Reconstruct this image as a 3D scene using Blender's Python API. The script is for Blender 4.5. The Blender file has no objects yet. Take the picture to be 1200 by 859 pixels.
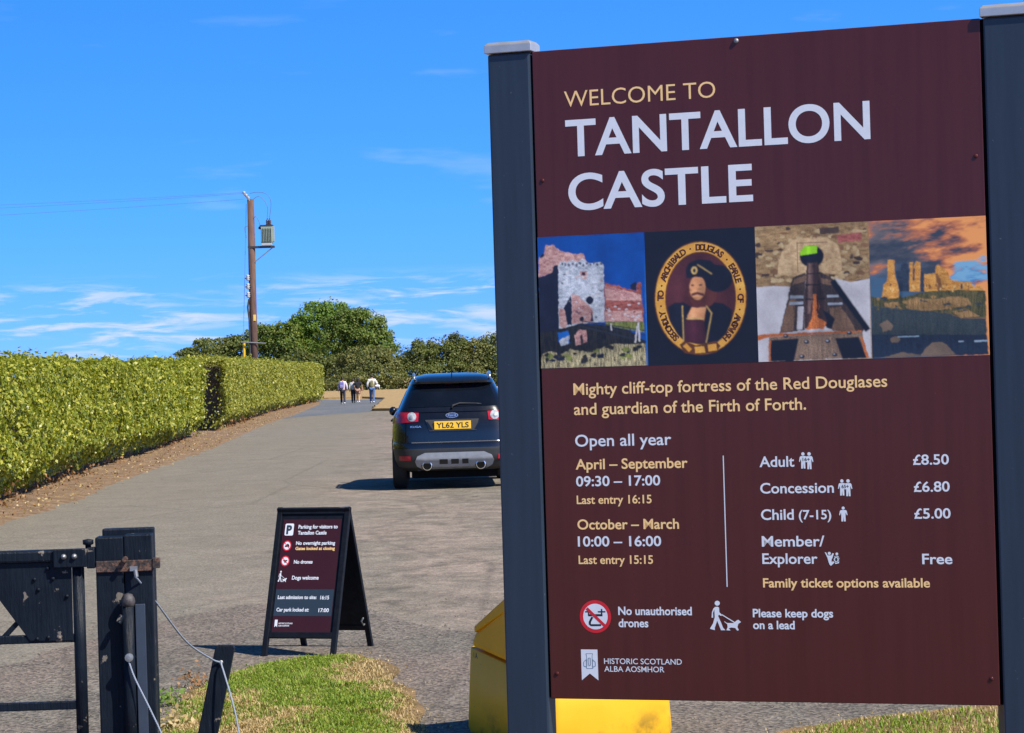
import bpy, bmesh, math, random
import numpy as np
from mathutils import Vector, Matrix, Euler, noise

random.seed(7)
rng = np.random.default_rng(7)
S = bpy.context.scene
COL = S.collection
R = math.radians

# ------------------------------------------------------------------ camera
cam_data = bpy.data.cameras.new('camera')
cam = bpy.data.objects.new('camera', cam_data)
COL.objects.link(cam)
S.camera = cam
cam_data.sensor_width = 36.0
cam_data.lens = 90.0                       # a short telephoto
cam_data.clip_start = 0.1
cam_data.clip_end = 8000.0
ROLL = R(1.7)
fwd = Vector((0, 1, 0.00283)).normalized()
up0 = Vector((0, -0.00283, 1)).normalized()
rgt = Vector((1, 0, 0)) * math.cos(ROLL) - up0 * math.sin(ROLL)
upv = Vector((1, 0, 0)) * math.sin(ROLL) + up0 * math.cos(ROLL)
m3 = Matrix((rgt, upv, -fwd)).transposed()
cam.matrix_world = Matrix.Translation((0, 0, 1.65)) @ m3.to_4x4()

# ------------------------------------------------------------------ sky and sun
SUN_EL, SUN_AZ = R(47), R(127)             # azimuth clockwise from +Y
world = bpy.data.worlds.new('World')
S.world = world
world.use_nodes = True
wn, wl = world.node_tree.nodes, world.node_tree.links
wn.clear()
def wnode(t, **kw):
    n = wn.new(t)
    for k, v in kw.items(): setattr(n, k, v)
    return n
def wmath(op, a, b=None, c=None, clamp=False):
    n = wnode('ShaderNodeMath', operation=op, use_clamp=clamp)
    for i, v in enumerate((a, b, c)):
        if v is None: continue
        if isinstance(v, (int, float)): n.inputs[i].default_value = v
        else: wl.new(v, n.inputs[i])
    return n.outputs[0]
tc = wnode('ShaderNodeTexCoord')
sep = wnode('ShaderNodeSeparateXYZ'); wl.new(tc.outputs['Generated'], sep.inputs[0])
comb = wnode('ShaderNodeCombineXYZ')
wl.new(sep.outputs[0], comb.inputs[0]); wl.new(sep.outputs[1], comb.inputs[1])
wl.new(wmath('MULTIPLY_ADD', sep.outputs[2], 2.6, 0.25), comb.inputs[2])
nrm = wnode('ShaderNodeVectorMath', operation='NORMALIZE'); wl.new(comb.outputs[0], nrm.inputs[0])
sky = wnode('ShaderNodeTexSky', sky_type='NISHITA', sun_disc=False, sun_elevation=SUN_EL, sun_rotation=SUN_AZ,
            altitude=0.0, air_density=1.0, dust_density=0.3, ozone_density=2.6)
wl.new(nrm.outputs[0], sky.inputs['Vector'])
hs = wnode('ShaderNodeHueSaturation')
hs.inputs['Saturation'].default_value = 1.36
hs.inputs['Value'].default_value = 1.0
wl.new(sky.outputs[0], hs.inputs['Color'])
tint = wnode('ShaderNodeMix', data_type='RGBA', blend_type='MULTIPLY'); tint.inputs['Factor'].default_value = 1.0
wl.new(hs.outputs[0], tint.inputs['A']); tint.inputs['B'].default_value = (1.28, 1.29, 1.47, 1)
# thin streaky clouds low over the horizon
cv = wnode('ShaderNodeCombineXYZ')
wl.new(wmath('MULTIPLY', sep.outputs[0], 26.0), cv.inputs[0])
wl.new(wmath('MULTIPLY', sep.outputs[1], 26.0), cv.inputs[1])
wl.new(wmath('MULTIPLY', sep.outputs[2], 190.0), cv.inputs[2])
n1 = wnode('ShaderNodeTexNoise'); n1.inputs['Scale'].default_value = 1.0
n1.inputs['Detail'].default_value = 7.0; n1.inputs['Roughness'].default_value = 0.58; n1.inputs['Distortion'].default_value = 0.5
wl.new(cv.outputs[0], n1.inputs['Vector'])
cv2 = wnode('ShaderNodeVectorMath', operation='MULTIPLY'); wl.new(cv.outputs[0], cv2.inputs[0]); cv2.inputs[1].default_value = (.55, .55, .42)
n2 = wnode('ShaderNodeTexNoise'); n2.inputs['Scale'].default_value = 1.0; n2.inputs['Detail'].default_value = 4.0; wl.new(cv2.outputs[0], n2.inputs['Vector'])
def wrange(src, a, b, c=0.0, d=1.0, smooth=True):
    n = wnode('ShaderNodeMapRange', interpolation_type='SMOOTHSTEP' if smooth else 'LINEAR')
    wl.new(src, n.inputs[0])
    for i, v in enumerate((a, b, c, d)): n.inputs[i + 1].default_value = v
    return n.outputs[0]
band = wmath('MULTIPLY', wrange(sep.outputs[2], 0.004, 0.016), wrange(sep.outputs[2], 0.032, 0.044, 1.0, 0.0))
high = wmath('MULTIPLY', wrange(sep.outputs[2], 0.05, 0.056), wrange(sep.outputs[2], 0.12, 0.16, 1.0, 0.0))
cl_low = wmath('MULTIPLY', wmath('MULTIPLY', wrange(n1.outputs['Fac'], 0.45, 0.64), wrange(n2.outputs['Fac'], 0.30, 0.50, .30, 1.0)), band)
cl_high = wmath('MULTIPLY', wmath('MULTIPLY', wrange(n2.outputs['Fac'], 0.60, 0.74), high), 0.17)
cfac = wmath('MULTIPLY', wmath('ADD', cl_low, cl_high, clamp=True), 0.92)
UPPER_DIM = wrange(sep.outputs[2], 0.16, 0.55, 1.0, 0.36)
cmix = wnode('ShaderNodeMix', data_type='RGBA')
wl.new(cfac, cmix.inputs['Factor'])
# upper sky scaled darker than the horizon band, an added cut to fill light
deep = wnode('ShaderNodeVectorMath', operation='SCALE'); wl.new(tint.outputs['Result'], deep.inputs[0])
wl.new(UPPER_DIM, deep.inputs['Scale'])
low_t = wnode('ShaderNodeMix', data_type='RGBA'); wl.new(wrange(sep.outputs[2], 0.0, 0.07), low_t.inputs['Factor']); low_t.inputs['A'].default_value = (1.12, .87, .98, 1); low_t.inputs['B'].default_value = (1, 1, 1, 1)
sk2 = wnode('ShaderNodeMix', data_type='RGBA', blend_type='MULTIPLY'); sk2.inputs['Factor'].default_value = 1.0
wl.new(deep.outputs[0], sk2.inputs['A']); wl.new(low_t.outputs['Result'], sk2.inputs['B'])
wl.new(sk2.outputs['Result'], cmix.inputs['A'])
cmix.inputs['B'].default_value = (2.9, 3.35, 4.1, 1)
bg = wnode('ShaderNodeBackground'); bg.inputs['Strength'].default_value = 0.15
wl.new(cmix.outputs['Result'], bg.inputs['Color'])
wo = wnode('ShaderNodeOutputWorld'); wl.new(bg.outputs[0], wo.inputs['Surface'])

sun_data = bpy.data.lights.new('sun', 'SUN')
sun_data.energy = 4.9
sun_data.angle = R(0.5)
sun_data.color = (1.0, 0.93, 0.82)
sun = bpy.data.objects.new('sun', sun_data)
COL.objects.link(sun)
to_sun = Vector((math.sin(SUN_AZ) * math.cos(SUN_EL), math.cos(SUN_AZ) * math.cos(SUN_EL), math.sin(SUN_EL)))
sun.rotation_euler = to_sun.to_track_quat('Z', 'Y').to_euler()
sun.location = (20, -20, 30)

S.view_settings.view_transform = 'Standard'
S.view_settings.look = 'None'
S.view_settings.exposure = 0.65
S.view_settings.gamma = 1.0
S.view_settings.use_curve_mapping = False

# ------------------------------------------------------------------ helpers
def srgb(r, g, b):
    f = lambda c: (c / 255 / 12.92) if c / 255 <= 0.04045 else ((c / 255 + 0.055) / 1.055) ** 2.4
    return (f(r), f(g), f(b))

class Mat:
    """Small wrapper that builds a procedural node material."""
    def __init__(s, name):
        s.m = bpy.data.materials.new(name); s.m.use_nodes = True
        s.n, s.l = s.m.node_tree.nodes, s.m.node_tree.links
        s.b = s.n['Principled BSDF']; s.out = s.n['Material Output']
    def node(s, t, **kw):
        n = s.n.new(t)
        for k, v in kw.items(): setattr(n, k, v)
        return n
    def coord(s, scale=(1, 1, 1), which='Object'):
        t = s.node('ShaderNodeTexCoord'); mp = s.node('ShaderNodeMapping')
        mp.inputs['Scale'].default_value = scale
        s.l.new(t.outputs[which], mp.inputs[0]); return mp.outputs[0]
    def noise(s, scale, detail=4, rough=.55, vec=None, dist=0):
        n = s.node('ShaderNodeTexNoise')
        n.inputs['Scale'].default_value = scale; n.inputs['Detail'].default_value = detail
        n.inputs['Roughness'].default_value = rough; n.inputs['Distortion'].default_value = dist
        s.l.new(vec if vec is not None else s.coord(), n.inputs['Vector']); return n.outputs['Fac']
    def ramp(s, fac, stops):
        r = s.node('ShaderNodeValToRGB'); e = r.color_ramp.elements
        while len(e) < len(stops): e.new(0.5)
        for el, (p, c) in zip(e, stops):
            el.position = p; el.color = (c[0], c[1], c[2], 1) if hasattr(c, '__len__') else (c, c, c, 1)
        s.l.new(fac, r.inputs[0]); return r.outputs[0]
    def mix(s, fac, a, b, mode='MIX'):
        n = s.node('ShaderNodeMix', data_type='RGBA', blend_type=mode)
        for k, v in (('Factor', fac), ('A', a), ('B', b)):
            if isinstance(v, (int, float)): n.inputs[k].default_value = v
            elif isinstance(v, tuple): n.inputs[k].default_value = (*v[:3], 1)
            else: s.l.new(v, n.inputs[k])
        return n.outputs['Result']
    def set(s, **kw):
        for k, v in kw.items():
            i = s.b.inputs[k.replace('_', ' ')]
            if isinstance(v, (int, float)): i.default_value = v
            elif isinstance(v, tuple): i.default_value = (*v[:3], 1)
            else: s.l.new(v, i)
        return s
    def bump(s, h, strength=.3, dist=.01):
        b = s.node('ShaderNodeBump'); b.inputs['Strength'].default_value = strength; b.inputs['Distance'].default_value = dist
        s.l.new(h, b.inputs['Height']); s.l.new(b.outputs[0], s.b.inputs['Normal']); return s

def plain(name, col, rough=.5, var=.12, scale=9, metal=0.0, spec=.5, bump=0):
    """A paint, plastic or print with a little unevenness."""
    m = Mat(name); f = m.noise(scale, 5, .6)
    dark = tuple(c * (1 - var) for c in col); lite = tuple(min(1, c * (1 + var)) for c in col)
    m.set(Base_Color=m.ramp(f, [(.3, dark), (.7, lite)]), Roughness=rough, Metallic=metal)
    m.b.inputs['Specular IOR Level'].default_value = spec
    if bump: m.bump(m.noise(scale * 8, 4, .6), bump, .004)
    return m.m

class MB:
    """Collects shapes and links them as ONE mesh object."""
    def __init__(s): s.v, s.f, s.mi = [], [], []
    def add(s, vs, fs, mi=0):
        o = len(s.v); s.v += [tuple(v) for v in vs]; s.f += [tuple(i + o for i in f) for f in fs]; s.mi += [mi] * len(fs); return s
    def poly(s, pts, mi=0): return s.add(pts, [tuple(range(len(pts)))], mi)
    def box(s, c, d, rot=None, mi=0):
        x, y, z = d[0] / 2, d[1] / 2, d[2] / 2
        vs = [Vector((sx * x, sy * y, sz * z)) for sz in (-1, 1) for sx, sy in ((-1, -1), (1, -1), (1, 1), (-1, 1))]
        if rot is not None: vs = [rot @ v for v in vs]
        vs = [v + Vector(c) for v in vs]
        return s.add(vs, [(3, 2, 1, 0), (4, 5, 6, 7), (0, 1, 5, 4), (1, 2, 6, 5), (2, 3, 7, 6), (3, 0, 4, 7)], mi)
    def bar(s, a, b, w, t, upd=(0, 1, 0), mi=0):
        a, b = Vector(a), Vector(b); d = (b - a); L = d.length; d.normalize()
        u = Vector(upd); sx = d.cross(u).normalized(); u = sx.cross(d).normalized()
        rot = Matrix((d, sx, u)).transposed()
        return s.box((a + b) / 2, (L, w, t), rot, mi)
    def tube(s, pts, r, n=8, mi=0, caps=True):
        pts = [Vector(p) for p in pts]; rs = r if hasattr(r, '__len__') else [r] * len(pts)
        vs, fs = [], []; prev = None
        for i, p in enumerate(pts):
            d = (pts[min(i + 1, len(pts) - 1)] - pts[max(i - 1, 0)]).normalized()
            if prev is None:
                a = d.orthogonal().normalized()
            else:
                a = (prev - d * prev.dot(d)).normalized()
            prev = a; b = d.cross(a)
            for k in range(n):
                t = 2 * math.pi * k / n; vs.append(p + (a * math.cos(t) + b * math.sin(t)) * rs[i])
        for i in range(len(pts) - 1):
            for k in range(n):
                fs.append((i * n + k, i * n + (k + 1) % n, (i + 1) * n + (k + 1) % n, (i + 1) * n + k))
        if caps: fs += [tuple(range(n))[::-1], tuple(range((len(pts) - 1) * n, len(pts) * n))]
        return s.add(vs, fs, mi)
    def lathe(s, prof, c, axis='Z', n=20, mi=0):
        vs, fs = [], []
        for r, h in prof:
            for k in range(n):
                t = 2 * math.pi * k / n; x, y = r * math.cos(t), r * math.sin(t)
                v = {'Z': (x, y, h), 'Y': (x, h, y), 'X': (h, x, y)}[axis]; vs.append(Vector(v) + Vector(c))
        m = len(prof)
        for i in range(m - 1):
            for k in range(n): fs.append((i * n + k, i * n + (k + 1) % n, (i + 1) * n + (k + 1) % n, (i + 1) * n + k))
        if prof[0][0] > 1e-6: fs.append(tuple(range(n))[::-1])
        if prof[-1][0] > 1e-6: fs.append(tuple(range((m - 1) * n, m * n)))
        return s.add(vs, fs, mi)
    def prism(s, outline, depth_vec, mi=0):
        n = len(outline); a = [Vector(p) for p in outline]; b = [p + Vector(depth_vec) for p in a]
        return s.add(a + b, [tuple(range(n)), tuple(range(2 * n - 1, n - 1, -1))] + [(i, i + n, (i + 1) % n + n, (i + 1) % n) for i in range(n)], mi)
    def build(s, name, mats, parent=None, smooth=False, bevel=0, sharp=None, fix=True):
        me = bpy.data.meshes.new(name); me.from_pydata(s.v, [], s.f)
        mats = mats if isinstance(mats, (list, tuple)) else [mats]
        for m in mats: me.materials.append(m)
        if len(mats) > 1: me.polygons.foreach_set('material_index', s.mi)
        if fix and len(s.f) < 20000:
            bm = bmesh.new(); bm.from_mesh(me); bmesh.ops.recalc_face_normals(bm, faces=bm.faces); bm.to_mesh(me); bm.free()
        if smooth or sharp is not None:
            me.polygons.foreach_set('use_smooth', [True] * len(me.polygons))
            if sharp is not None: me.set_sharp_from_angle(angle=R(sharp))
        me.update()
        o = bpy.data.objects.new(name, me); COL.objects.link(o)
        if parent is not None: o.parent = parent
        if bevel:
            b = o.modifiers.new('bevel', 'BEVEL'); b.width = bevel; b.segments = 2; b.limit_method = 'ANGLE'; b.angle_limit = R(40)
        return o

def tag(o, label=None, cat=None, group=None, kind=None):
    for k, v in (('label', label), ('category', cat), ('group', group), ('kind', kind)):
        if v: o[k] = v
    return o
def thing(name, label, cat, loc=(0, 0, 0), rz=0, group=None):
    o = bpy.data.objects.new(name, None); COL.objects.link(o); o.empty_display_size = .2
    o.location = loc; o.rotation_euler = (0, 0, rz); return tag(o, label, cat, group)

_glyphs = {}
def glyph_mesh(txt, bold):
    key = (txt, bold)
    if key not in _glyphs:
        cu = bpy.data.curves.new('text', 'FONT'); cu.body = txt; cu.size = 1; cu.offset = bold; cu.resolution_u = 9 if len(txt) < 10 and txt.isupper() and bold < .02 else 4
        ob = bpy.data.objects.new('text', cu); COL.objects.link(ob)
        dg = bpy.context.evaluated_depsgraph_get(); dg.update()
        me = bpy.data.meshes.new_from_object(ob.evaluated_get(dg))
        vs = [tuple(v.co[:2]) for v in me.vertices]; fs = [tuple(p.vertices) for p in me.polygons]
        bpy.data.meshes.remove(me); bpy.data.objects.remove(ob); bpy.data.curves.remove(cu)
        _glyphs[key] = (vs, fs)
    return _glyphs[key]
def cap_height(bold):
    return max(v[1] for v in glyph_mesh('H', bold)[0]) - min(v[1] for v in glyph_mesh('H', bold)[0])
def add_text(mb, txt, x0, x1, base, cap, place, bold=.012, mi=0):
    """Lettering from x0 to x1 on a baseline; place(x, z) gives the 3-D point."""
    vs, fs = glyph_mesh(txt, bold)
    a, b = min(v[0] for v in vs), max(v[0] for v in vs); k = (x1 - x0) / (b - a); kz = cap / cap_height(bold)
    y0 = min(v[1] for v in glyph_mesh('H', bold)[0])
    mb.add([place(x0 + (v[0] - a) * k, base + (v[1] - y0) * kz) for v in vs], fs, mi)
def ellipse(cx, cz, rx, rz, n=32):
    return [(cx + rx * math.cos(2 * math.pi * i / n), cz + rz * math.sin(2 * math.pi * i / n)) for i in range(n)]

def in_poly(x, y, P):
    c = False; j = len(P) - 1
    for i in range(len(P)):
        if (P[i][1] > y) != (P[j][1] > y) and x < (P[j][0] - P[i][0]) * (y - P[i][1]) / (P[j][1] - P[i][1]) + P[i][0]: c = not c
        j = i
    return c
def interp(tab, y):
    for (y0, *a), (y1, *b) in zip(tab, tab[1:]):
        if y <= y1:
            t = max(0, (y - y0) / (y1 - y0)); return [p + (q - p) * t for p, q in zip(a, b)]
    return list(tab[-1][1:])

# ------------------------------------------------------------------ materials
def asphalt(name, c_lo, c_hi, c_pink, speck=.5, bumps=.5, side=False):
    m = Mat(name)
    big = m.noise(.33, 8, .66, m.coord((1, .45, 1)), .6)
    mid = m.noise(1.15, 9, .72, m.coord((1, .7, 1)), .3)
    fine = m.noise(70, 3, .7)
    v = m.node('ShaderNodeTexVoronoi'); v.inputs['Scale'].default_value = 62; m.l.new(m.coord(), v.inputs['Vector'])
    base = m.ramp(mid, [(.28, c_lo), (.72, c_hi)])
    rip = m.noise(2.6, 5, .6, m.coord((1, .8, 1)), .8)
    base = m.mix(1.0, base, m.ramp(rip, [(.30, .80), (.5, 1.0), (.72, 1.20)]), 'MULTIPLY')
    if side:      # the drive is smooth on its left, rough and pinkish towards the parking side
        sx = m.node('ShaderNodeSeparateXYZ'); m.l.new(m.coord(), sx.inputs[0])
        def mm(op, a, b):
            n = m.node('ShaderNodeMath', operation=op)
            for i, q in enumerate((a, b)):
                if isinstance(q, (int, float)): n.inputs[i].default_value = q
                else: m.l.new(q, n.inputs[i])
            return n.outputs[0]
        far_right = mm('ADD', mm('ADD', sx.outputs[0], mm('MULTIPLY', sx.outputs[1], .050)), 1.5)
        far_right = m.ramp(mm('ADD', mm('MULTIPLY', far_right, .28), mm('MULTIPLY', mm('SUBTRACT', m.noise(.5, 6, .65), .5), 1.2)), [(.0, 0), (.45, 1)])
        rough_col = m.mix(m.ramp(big, [(.40, 0), (.62, 1)]), m.mix(1.0, base, (.90, .88, .86), 'MULTIPLY'), c_pink)
        rough_col = m.mix(1.0, rough_col, m.ramp(m.noise(3.4, 6, .68, m.coord((1, .7, 1)), .9), [(.30, .56), (.5, 1.0), (.70, 1.36)]), 'MULTIPLY')
        base = m.mix(far_right, m.mix(.55, base, m.mix(.5, c_lo, c_hi)), rough_col)
    else: base = m.mix(m.ramp(big, [(.44, 0), (.60, 1)]), base, c_pink)
    sc = m.node('ShaderNodeSeparateColor'); m.l.new(v.outputs['Color'], sc.inputs[0])
    chips = m.ramp(sc.outputs[0], [(.05, 1 - speck), (.5, 1.0), (.95, 1 + speck)])
    base = m.mix(1.0, base, chips, 'MULTIPLY')
    base = m.mix(1.0, base, m.ramp(fine, [(.25, .78), (.75, 1.22)]), 'MULTIPLY')
    # hairline cracks and worn streaks
    w = m.node('ShaderNodeTexVoronoi', feature='DISTANCE_TO_EDGE'); w.inputs['Scale'].default_value = .45
    m.l.new(m.mix(.35, m.coord((1, .45, 1)), m.node('ShaderNodeTexNoise').outputs['Color']), w.inputs['Vector'])
    crack = m.ramp(w.outputs['Distance'], [(0.0, .80), (.012, 1.0)])
    base = m.mix(1.0, base, crack, 'MULTIPLY')
    m.set(Base_Color=base, Roughness=.9)
    m.b.inputs['Specular IOR Level'].default_value = .25
    return m.bump(m.mix(.5, v.outputs['Distance'], fine), bumps, .012).m

M = {}
M['tarmac'] = asphalt('worn_tarmac', srgb(98, 93, 83), srgb(134, 127, 114), srgb(134, 121, 109), .30, .5, True)
M['apron'] = asphalt('coarse_tarmac', srgb(84, 80, 72), srgb(116, 109, 99), srgb(114, 102, 92), .6, .7)
M['path'] = asphalt('dark_path_tarmac', srgb(84, 90, 98), srgb(102, 106, 112), srgb(106, 106, 108), .25, .4)
def soil(name, stops):
    m = Mat(name); f = m.noise(3.2, 8, .65); g = m.noise(45, 4, .7)
    c = m.mix(1.0, m.ramp(f, stops), m.ramp(g, [(.25, .6), (.75, 1.35)]), 'MULTIPLY')
    m.set(Base_Color=c, Roughness=.95); m.b.inputs['Specular IOR Level'].default_value = .15
    return m.bump(g, .8, .02).m
M['verge'] = soil('dry_verge_soil', [(.3, srgb(96, 76, 60)), (.5, srgb(128, 106, 84)), (.7, srgb(150, 130, 106))])
M['field'] = soil('dry_grass_field', [(.3, srgb(134, 112, 76)), (.55, srgb(164, 139, 98)), (.75, srgb(178, 156, 118))])
M['turf_soil'] = soil('turf_soil', [(.3, srgb(100, 84, 56)), (.5, srgb(128, 106, 74)), (.7, srgb(156, 126, 92))])
M['stone'] = soil('kerb_stone', [(.3, srgb(92, 86, 78)), (.7, srgb(128, 119, 108))])

def leaf(name, c_dark, c_mid, c_lite, rough=.42, trans=.32):
    m = Mat(name); g = m.node('ShaderNodeNewGeometry')
    col = m.ramp(g.outputs['Random Per Island'], [(0, c_dark), (.55, c_mid), (1, c_lite)])
    m.set(Base_Color=col, Roughness=rough); m.b.inputs['Specular IOR Level'].default_value = .4
    t = m.node('ShaderNodeBsdfTranslucent'); m.l.new(m.mix(1.0, col, (1.25, 1.2, .5), 'MULTIPLY'), t.inputs['Color'])
    mx = m.node('ShaderNodeMixShader'); mx.inputs[0].default_value = trans
    m.l.new(m.b.outputs[0], mx.inputs[1]); m.l.new(t.outputs[0], mx.inputs[2]); m.l.new(mx.outputs[0], m.out.inputs['Surface'])
    return m.m
M['hedge_leaf'] = leaf('hedge_leaf', (.095, .14, .012), (.265, .30, .030), (.50, .47, .08), .38, .34)
M['hedge_leaf_far'] = leaf('far_hedge_leaf', (.13, .165, .02), (.28, .30, .044), (.47, .435, .095), .4, .34)
M['brown_leaf'] = leaf('withered_leaf', (.16, .075, .03), (.25, .125, .05), (.33, .19, .08), .6, .2)
M['twig'] = plain('twig_bark', (.055, .042, .03), .9, .3, 14, bump=.4)
M['bark'] = plain('tree_bark', (.09, .07, .05), .9, .3, 5, bump=.5)
M['leaf_ash'] = leaf('bright_tree_leaf', (.085, .17, .022), (.15, .25, .035), (.22, .31, .055), .6, .4)
M['leaf_oak'] = leaf('dark_tree_leaf', (.075, .135, .022), (.13, .195, .032), (.22, .25, .055), .6, .38)
M['leaf_thorn'] = leaf('thorn_bush_leaf', (.075, .115, .026), (.135, .165, .04), (.23, .23, .07), .6, .38)
M['leaf_olive'] = leaf('olive_bush_leaf', (.09, .12, .028), (.16, .175, .048), (.25, .235, .085), .6, .38)
M['grass_green'] = leaf('green_grass', (.105, .185, .014), (.21, .31, .030), (.37, .43, .07), .55, .38)
M['grass_straw'] = leaf('straw_grass', (.34, .25, .10), (.48, .36, .17), (.62, .49, .27), .6, .3)
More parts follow.
